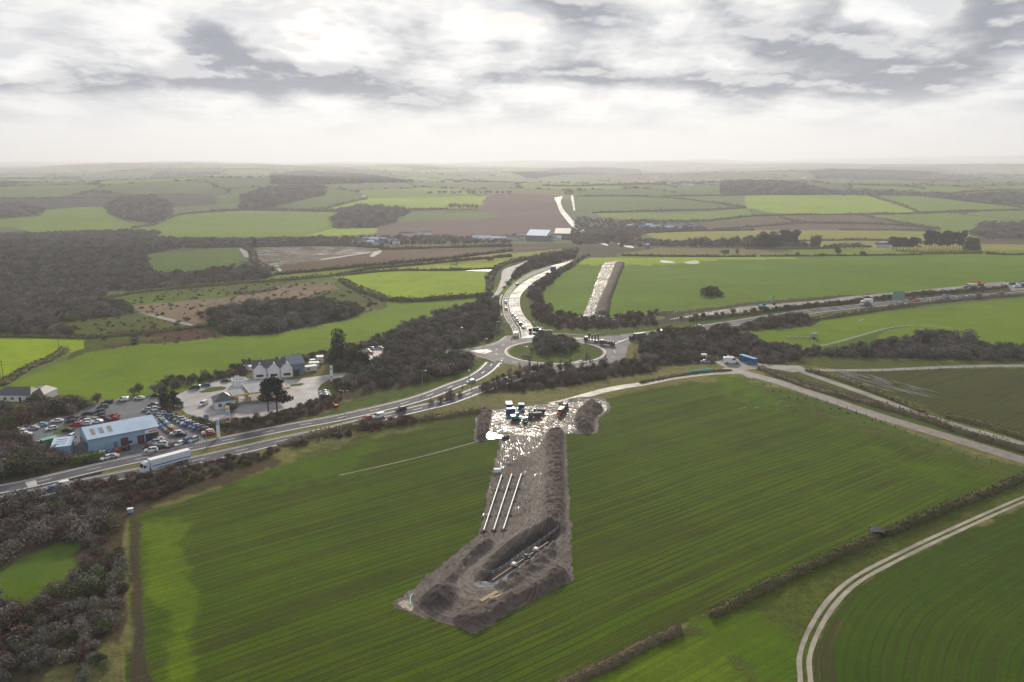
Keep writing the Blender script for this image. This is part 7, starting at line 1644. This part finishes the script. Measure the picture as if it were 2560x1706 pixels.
# left yard
grp(cc, [((200,575),'saloon','white',190),((240,608),'hatchback','white',190),((320,655),'saloon','white',190),((285,540),'hatchback','navy',200),((460,545),'saloon','silver',198),((610,480),'saloon','pale blue',200),((905,410),'saloon','white',200)],
    'in the loose line at the left of the yard, {o} of seven', 'cars at the left of the yard')
grp(cc, [((1195,345),'saloon','maroon',182),((1160,420),'estate','navy',185),((800,550),'hatchback','white',225),((1090,580),'saloon','black',182),((1250,490),'suv','red',185),((1460,280),'estate','black',185),((1435,365),'saloon','maroon',185)],
    'in the middle of the left yard, {o} of seven from the island', 'cars in the middle of the left yard')
grp(cc, [((1680,235),'estate','navy',200),((1700,295),'hatchback','dark green',205),((1745,145),'estate','grey',198),((1835,60),'estate','black',190),((1950,310),'saloon','red',170),((1950,365),'hatchback','red',170),((1725,350),'hatchback','black',185),((1820,385),'saloon','maroon',175),((1430,425),'suv','white',190),((1440,462),'hatchback','white',185),((1575,385),'hatchback','silver',185),((1645,425),'saloon','white',185)],
    'close behind the showroom roof, {o} of the twelve', 'cars behind the showroom roof')
grp(cc, [((1160,715),'suv','white',265),((1175,810),'hatchback','white',290),((530,830),'hatchback','silver',200)], 'by the showroom end wall, {o} of three', 'cars by the showroom end wall')
grp(cc, [((1690,1030),'suv','white',190),((1850,1020),'hatchback','blue',230),((1975,970),'hatchback','red',240),((1815,1090),'hatchback','white',240),((1920,1060),'saloon','silver',190),((2125,930),'suv','black',190)], 'in front of the showroom wall by the clipped hedge, {o} of six', 'cars in front of the showroom wall')
grp(cA, [((985,400),'estate','navy',185)], 'alone at the back edge of the yard', None)
vehicle('small van', 'white', cA([(1132,378)])[0], 183, 'white van at the back of the showroom yard')
vehicle('saloon', 'white', cA([(1282,362)])[0], 183, 'white saloon right of the white van at the back of the yard')
vehicle('saloon', 'black', cA([(1430,338)])[0], 180, 'black saloon at the far right of the yard behind the evergreen')
# petrol station
vehicle('van', 'dark green', cB([(318,640)])[0], 190, 'dark green van on the station approach', sc=.95)
vehicle('hatchback', 'blue', cB([(422,612)])[0], 190, 'blue hatchback right of the dark green van')
vehicle('hatchback', 'black', cB([(600,572)])[0], 185, 'black hatchback on the approach left of the white drum')
vehicle('suv', 'silver', cB([(690,552)])[0], 190, 'silver suv just behind the round white drum')
vehicle('van', 'white', cB([(400,785)])[0], 255, 'white topped van facing the viewer left of the kiosk', sc=.9)
vehicle('hatchback', 'blue', cB([(425,905)])[0], 300, 'dark blue hatchback at the forecourt edge below the kiosk', sc=.9)
for i, (p, c_) in enumerate([((1508,672), 'silver'), ((1515,692), 'white'), ((1522,712), 'silver')]):
    vehicle('saloon', c_, cB([p])[0], 185, f'{["silver saloon farthest", "white saloon in the middle", "silver saloon nearest"][i]} of the three parked beside the exit island', 'cars beside the exit island')
for p, k, c_, hd, lab in [((1895,292),'hatchback','white',180,'white hatchback in the upper car park left of the others'),((1932,276),'suv','silver',170,'silver suv behind the red car in the upper car park'),((2008,268),'hatchback','pale blue',185,'pale blue hatchback alone in the upper car park'),((1925,312),'saloon','red',175,'bright red saloon in the upper car park')]:
    vehicle(k, c_, cB([p])[0], hd, lab)
# carriageway
hd_ = 38
vehicle('hatchback', 'red', cB([(1903,918)])[0], 215, 'red hatchback driving ahead of the white van on the carriageway', name='moving_car', sc=1.08)
vehicle('van', 'white', cB([(2010,902)])[0], 215, 'white van following the red hatchback on the carriageway', sc=1.0)
vehicle('suv', 'black', cB([(2215,838)])[0], 217, 'black car behind the white van on the carriageway', name='moving_car', sc=1.05)
vehicle('small van', 'white', cA([(562,1172)])[0], 217, 'white small van on the near carriageway at the left', sc=1.05)
vehicle('hatchback', 'blue', cA([(478,1200)])[0], 217, 'blue car just ahead of the white small van at the left', name='moving_car')
vehicle('estate', 'pale blue', cC([(650,1388)])[0], 215, 'pale car on the slip between the roundabout and the bare saplings', name='moving_car')
for p, k, c_, hd, lab in [((1078,490),'hatchback','grey',60,'grey car highest on the curving road'),((972,652),'suv','white',90,'white car on the left lane of the curve'),((975,716),'suv','white',95,'white car behind it on the left lane of the curve'),
    ((1042,770),'hatchback','white',275,'white car farthest in the queue to the roundabout'),((1062,792),'hatchback','silver',278,'silver car second in the queue to the roundabout'),((1076,820),'suv','white',282,'white car in the middle of the queue to the roundabout'),((1110,858),'suv','blue',290,'blue car fourth in the queue to the roundabout'),((1138,888),'hatchback','white',300,'white car at the head of the queue to the roundabout')]:
    vehicle(k, c_, cC([p])[0], hd, lab, None, 'moving_car', 1.0)
vehicle('van', 'white', cC([(1067,958)])[0], 80, 'white van leaving the roundabout on the curving road', sc=1.25)
for p, k, c_, hd, lab in [((370,538),'saloon','white',8,'white car on the east road nearest the roundabout'),((1665,368),'saloon','black',10,'black car beside the red one on the east road'),((1690,378),'saloon','red',190,'red car on the east road below the big sign'),((1870,352),'estate','pale blue',10,'pale blue car on the east road right of the black one'),((2015,350),'hatchback','pale blue',190,'pale blue hatchback farther along the east road'),((2207,333),'estate','grey',190,'grey car on the east road near the right edge'),((2278,276),'suv','navy',190,'dark blue car parked at the east works compound'),((150,562),'hatchback','white',190,'white car half hidden where the east road meets the thicket')]:
    vehicle(k, c_, cF([p])[0], hd, lab, None, 'moving_car', 1.25)
vehicle('van', 'white', cF([(2308,292)])[0], 185, 'white van parked at the east works compound', sc=1.2)
# lay-by at the stony track
vehicle('van', 'white', ch([(800,440)])[0], 2, 'white high roofed van with a pale side panel at the lay-by', sc=1.55)
vehicle('estate', 'black', ch([(790,330)])[0], 5, 'black car behind the white van at the lay-by')
vehicle('saloon', 'teal', ch([(1245,465)])[0], 345, 'dark blue green car in front of the blue container', sc=1.1)
vehicle('saloon', 'silver', ch([(215,430)])[0], 355, 'silver car beside the cream box at the lay-by', sc=1.1)

def artic(name, label, px, head, Lt, H, mtr, mcab, stripe=True, cab_h=3.6, top=None):
    x, y, z = W1(px); t = thing(name, label, 'lorry', (x, y, z+.05), rad(head))
    MB().box(-Lt, 0, -1.25, 1.25, 1.15, H, mtr).obj('trailer_box', t)
    MB().box(-Lt-.03, .03, -1.28, 1.28, H, H+.07, top or M_WHITE).obj('trailer_roof', t)
    if stripe:
        for s in (-1, 1): MB().box(-Lt+.2, -.4, s*1.262-.008, s*1.262+.008, 1.75, 2.15, M_STRIPE).obj('stripe', t)
    MB().box(-Lt+.5, -.2, -.5, .5, .7, 1.15, M_DARK).obj('chassis', t)
    c = MB(); prof = [(.5, .6), (.5, cab_h), (1.3, cab_h+.25), (2.25, cab_h-.35), (2.75, 2.0), (2.85, 1.2), (2.85, .5)]
    c.ext(prof, -1.22, 1.22, mcab); cab = c.obj('cab', t)
    MB().poly([(2.32, -1.1, cab_h-.42), (2.32, 1.1, cab_h-.42), (2.80, 1.15, 2.05), (2.80, -1.15, 2.05)], [(0, 1, 2, 3)], M_CGLASS).obj('windscreen', cab)
    for s in (-1, 1): MB().box(1.5, 2.4, s*1.235-.01, s*1.235+.01, 2.0, 2.8, M_CGLASS).obj('side_window', cab)
    MB().box(0, 3.0-.4, -1.0, 1.0, .55, .95, M_DARK).obj('cab_chassis', t)
    wm = wheel_mesh(.5, .3)
    for wx in (-Lt+1.6, -Lt+2.9, -Lt+4.2, .2, 2.1):
        for s in (-1.05, 1.05): w = link('wheel', wm, t); w.location = (wx, s, .5)
    return t
M_STRIPE = mat('blue_stripe', (.03, .14, .42), .4)
M_LORRY = mat('white_trailer_side', rough=.4, build=b_dirty((.62, .68, .74), .4, .15))
a, b = W1(cA([(1745,925)])[0]), W1(cA([(1262,1058)])[0]); hh_ = math.degrees(math.atan2(b[1]-a[1], b[0]-a[0]))
f = a+(b-a)*(13.6/np.hypot(*(b-a)[:2])); px_, py_, _ = to_px(f[0], f[1], 0)
artic('articulated_lorry', 'long white articulated lorry with blue stripe on the near carriageway', (float(px_), float(py_)), hh_, 13.6, 4.1, M_LORRY, M_LORRY)
artic('covered_lorry', 'dark lorry with pale roof entering the roundabout from the east', cC([(2150,998)])[0], 210, 7.5, 3.9, M_GREYL if False else mat('dark_lorry_side', (.10, .095, .11), .5), mat('dark_blue_cab', (.012, .03, .06), .4), False, 3.0, M_CREAM)
# white box lorry on the east road
artic('box_lorry', 'white box lorry on the east road', cF([(1372,402)])[0], 187, 6, 4.6, M_WHITE, M_WHITE, False, 3.4)
def road_plant(label, px, head, kind, name='works_truck'):
    """dark flatbed trucks and loaders with upright equipment"""
    x, y, z = W1(px); t = thing(name, label, 'truck', (x, y, z+.08), rad(head)); dk = mat_dkblue
    MB().box(-5.5, 3.2, -1.1, 1.1, .75, 1.1, M_DARK).obj('chassis', t)
    MB().ext([(1.6, 1.1), (1.6, 2.9), (2.9, 2.8), (3.4, 1.9), (3.5, .7), (1.6, .7)], -1.15, 1.15, dk).obj('cab', t)
    MB().poly([(2.98, -1.0, 2.7), (2.98, 1.0, 2.7), (3.44, 1.0, 1.95), (3.44, -1.0, 1.95)], [(0, 1, 2, 3)], M_CGLASS).obj('windscreen', t)
    if kind == 'tanker':
        MB().cyl((-5.2, 0, 2.0), 1.1, 6.2, dk, 'x', 12).obj('tank', t)
        MB().cyl((-2.0, 0, 3.05), .35, .35, M_METAL).obj('hatch', t)
    elif kind == 'crates':
        for k in range(4): MB().box(-5.2+k*1.6, -3.9+k*1.6, -1.0, 1.0, 1.12, 2.3+.3*(k % 2), mat_dkgrey).obj('crate', t)
    elif kind == 'posts':
        MB().box(-5.5, 1.4, -1.2, 1.2, 1.12, 1.35, dk).obj('deck', t)
        for k in range(4): MB().box(-5.2+k*1.8, -4.6+k*1.8, -.3, .3, 1.36, 5.4-.5*(k % 3), mat_dkteal).obj('upright', t)
    wm = wheel_mesh(.5, .3)
    for wx in (-4.6, -3.4, 2.3):
        for s in (-1.0, 1.0): w = link('wheel', wm, t); w.location = (wx, s, .5)
mat_dkblue = mat('dark_blue_paint', (.02, .045, .07), .4); mat_dkgrey = mat('dark_grey_load', (.075, .075, .08), .7); mat_dkteal = mat('dark_teal_steel', (.012, .055, .055), .5)
road_plant('dark tanker lorry stopped at the mouth of the curving road', cC([(1235,925)])[0], 172, 'tanker')
road_plant('dark lorry loaded with grey crates behind the tanker', cC([(1322,940)])[0], 175, 'crates')
road_plant('dark low loader carrying tall uprights on the east side of the roundabout', cC([(1745,1012)])[0], 155, 'posts')
road_plant('dark lorry following the low loader on the east side of the roundabout', cC([(1890,1042)])[0], 150, 'crates')

def excavator(label, px, head, m, boom=((.8, 1.6), (2.6, 4.6), (5.6, 4.2), (6.6, 1.6)), sc=1.0, z=None):
    x, y, z0 = W1(px); t = thing('excavator', label, 'excavator', (x, y, (z0 if z is None else z)+.15), rad(head)); sc *= .85; t.scale = (sc, sc, sc)
    for s in (-1, 1):
        MB().ext([(-1.9, .15), (-2.1, .5), (-1.8, .85), (1.8, .85), (2.1, .5), (1.9, .15), (1.6, 0), (-1.6, 0)], s*1.2-.28, s*1.2+.28, M_DARK).obj('track', t)
    MB().box(-.7, .7, -.9, .9, .45, 1.05, M_DARK).obj('undercarriage', t)
    MB().ext([(-2.4, 1.05), (-2.5, 1.9), (-2.2, 2.2), (.2, 2.2), (.6, 1.6), (1.3, 1.5), (1.3, 1.05)], -1.25, 1.25, m).obj('body', t)
    MB().box(.0, 1.4, .35, 1.2, 1.5, 2.95, m, (.1, .05)).obj('cab', t)
    MB().box(.05, 1.46, .32, 1.23, 1.9, 2.65, M_CGLASS).obj('cab_window', t)
    (a0, a1), (b0, b1), (c0, c1), (d0, d1) = boom
    MB().tube([(a0, -.2, a1), ((a0+b0)/2-.2, -.2, (a1+b1)/2+.5), (b0, -.2, b1)], .28, m, 6).obj('boom', t)
    MB().tube([(b0, -.2, b1), (c0, -.2, c1)], .24, m, 6).obj('boom_tip', t)
    MB().tube([(c0-.4, -.2, c1+.25), (d0, -.2, d1)], .2, m, 6).obj('stick', t)
    MB().tube([(1.2, -.2, 1.7), ((a0+b0)/2+.3, -.2, (a1+b1)/2)], .1, M_METAL, 6).obj('ram', t)
    MB().ext([(d0-.2, d1+.1), (d0+.5, d1), (d0+.6, d1-.9), (d0, d1-1.2), (d0-.7, d1-.8)], -.75, .35, M_DARK).obj('bucket', t)
excavator('teal excavator working in the middle of the muddy compound', cg([(720,400)])[0], 12, M_TEAL, sc=1.1)
excavator('smaller teal excavator facing the viewer right of the first', cg([(865,430)])[0], 268, M_TEAL, ((.8, 1.6), (2.2, 4.0), (3.8, 3.2), (4.2, 1.4)), .85)
excavator('teal excavator with raised boom beside the east road', cF([(755,425)])[0], 20, M_TEAL, ((.8, 1.6), (2.8, 4.8), (6.2, 7.4), (6.6, 2.8)), 1.55)
excavator('orange excavator at the far end of the east works', cF([(2080,282)])[0], 180, M_ORNG, ((.8, 1.6), (2.4, 3.4), (4.8, 2.8), (5.2, 1.2)), 1.6)
excavator('small red digger standing in the scrub beside the petrol station', cB([(1610,805)])[0], 150, M_RED, ((.8, 1.6), (2.0, 3.2), (3.2, 2.4), (3.4, 1.2)), .62)
def dumper(label, px, head, m, load, sc=1.0):
    x, y, z = W1(px); t = thing('dump_truck', label, 'dump truck', (x, y, z+.3), rad(head)); sc *= .85; t.scale = (sc, sc, sc)
    MB().box(-4, 3.4, -.9, .9, .8, 1.15, M_DARK).obj('chassis', t)
    MB().ext([(-4.6, 1.3), (-4.9, 2.6), (.9, 2.9), (1.2, 2.6), (.6, 1.3)], -1.35, 1.35, load).obj('skip', t)
    MB().box(1.4, 3.0, -.95, .95, 1.15, 3.0, m, (.15, .08)).obj('cab', t)
    MB().box(1.6, 3.02, -.98, .98, 2.1, 2.75, M_CGLASS, (.05, .0)).obj('cab_window', t)
    MB().box(3.0, 4.2, -.95, .95, .9, 1.8, m, (.1, .1)).obj('bonnet', t)
    wm = wheel_mesh(.72, .5)
    for wx in (-3.3, -1.6, 2.7):
        for s in (-1.15, 1.15): w = link('wheel', wm, t); w.location = (wx, s, .72)
dumper('grey dump truck with raised red tailgate at the head of the haul road', cg([(1450,300)])[0], 255, M_RED, mat('muddy_grey_skip', (.20, .19, .19), .6), .95)
dumper('dark dump truck behind the grey one', cg([(1520,205)])[0], 260, mat_dkblue, mat_dkgrey, .9)
dumper('dark muddy dumper between the teal excavators and the dump truck', cg([(1010,360)])[0], 200, mat_dkgrey, mat_dkgrey, .8)
dumper('maroon dumper at the back of the muddy compound', cg([(1080,290)])[0], 185, M_DKRED, mat_dkgrey, .75)
dumper('cream dump truck in the east works beside the orange excavator', cF([(2018,295)])[0], 185, M_CREAM, M_CREAM, 1.4)
x, y, z = W1(cg([(1420,340)])[0]); t = thing('traffic_cone', 'bright orange marker standing below the dump truck', 'cone', (x, y, .2))
MB().cyl((0, 0, 0), .45, .12, M_ORNG, n=8).obj('base', t); MB().cyl((0, 0, .12), .34, 1.7, mat('bright_orange', (.9, .16, .03), .5), n=10, r2=.1).obj('body', t)
for i, (p, lab) in enumerate([((1000,300), 'dark drum stack left of the maroon dumper'), ((930,390), 'dark pallet stack right of the smaller teal excavator'), ((1130,260), 'dark spoil skip right of the maroon dumper'), ((545,700), 'dark pallet stack at the shoulder of the works')]):
    x, y, z = W1(cg([p])[0]); t = thing('site_materials', lab, 'materials', (x, y, .2), .2*i)
    for k in range(4): MB().box(-1.3+k*.7, -.75+k*.7, -.6, .6, 0, .8+.3*(k % 2), mat_dkgrey).obj('bundle', t)
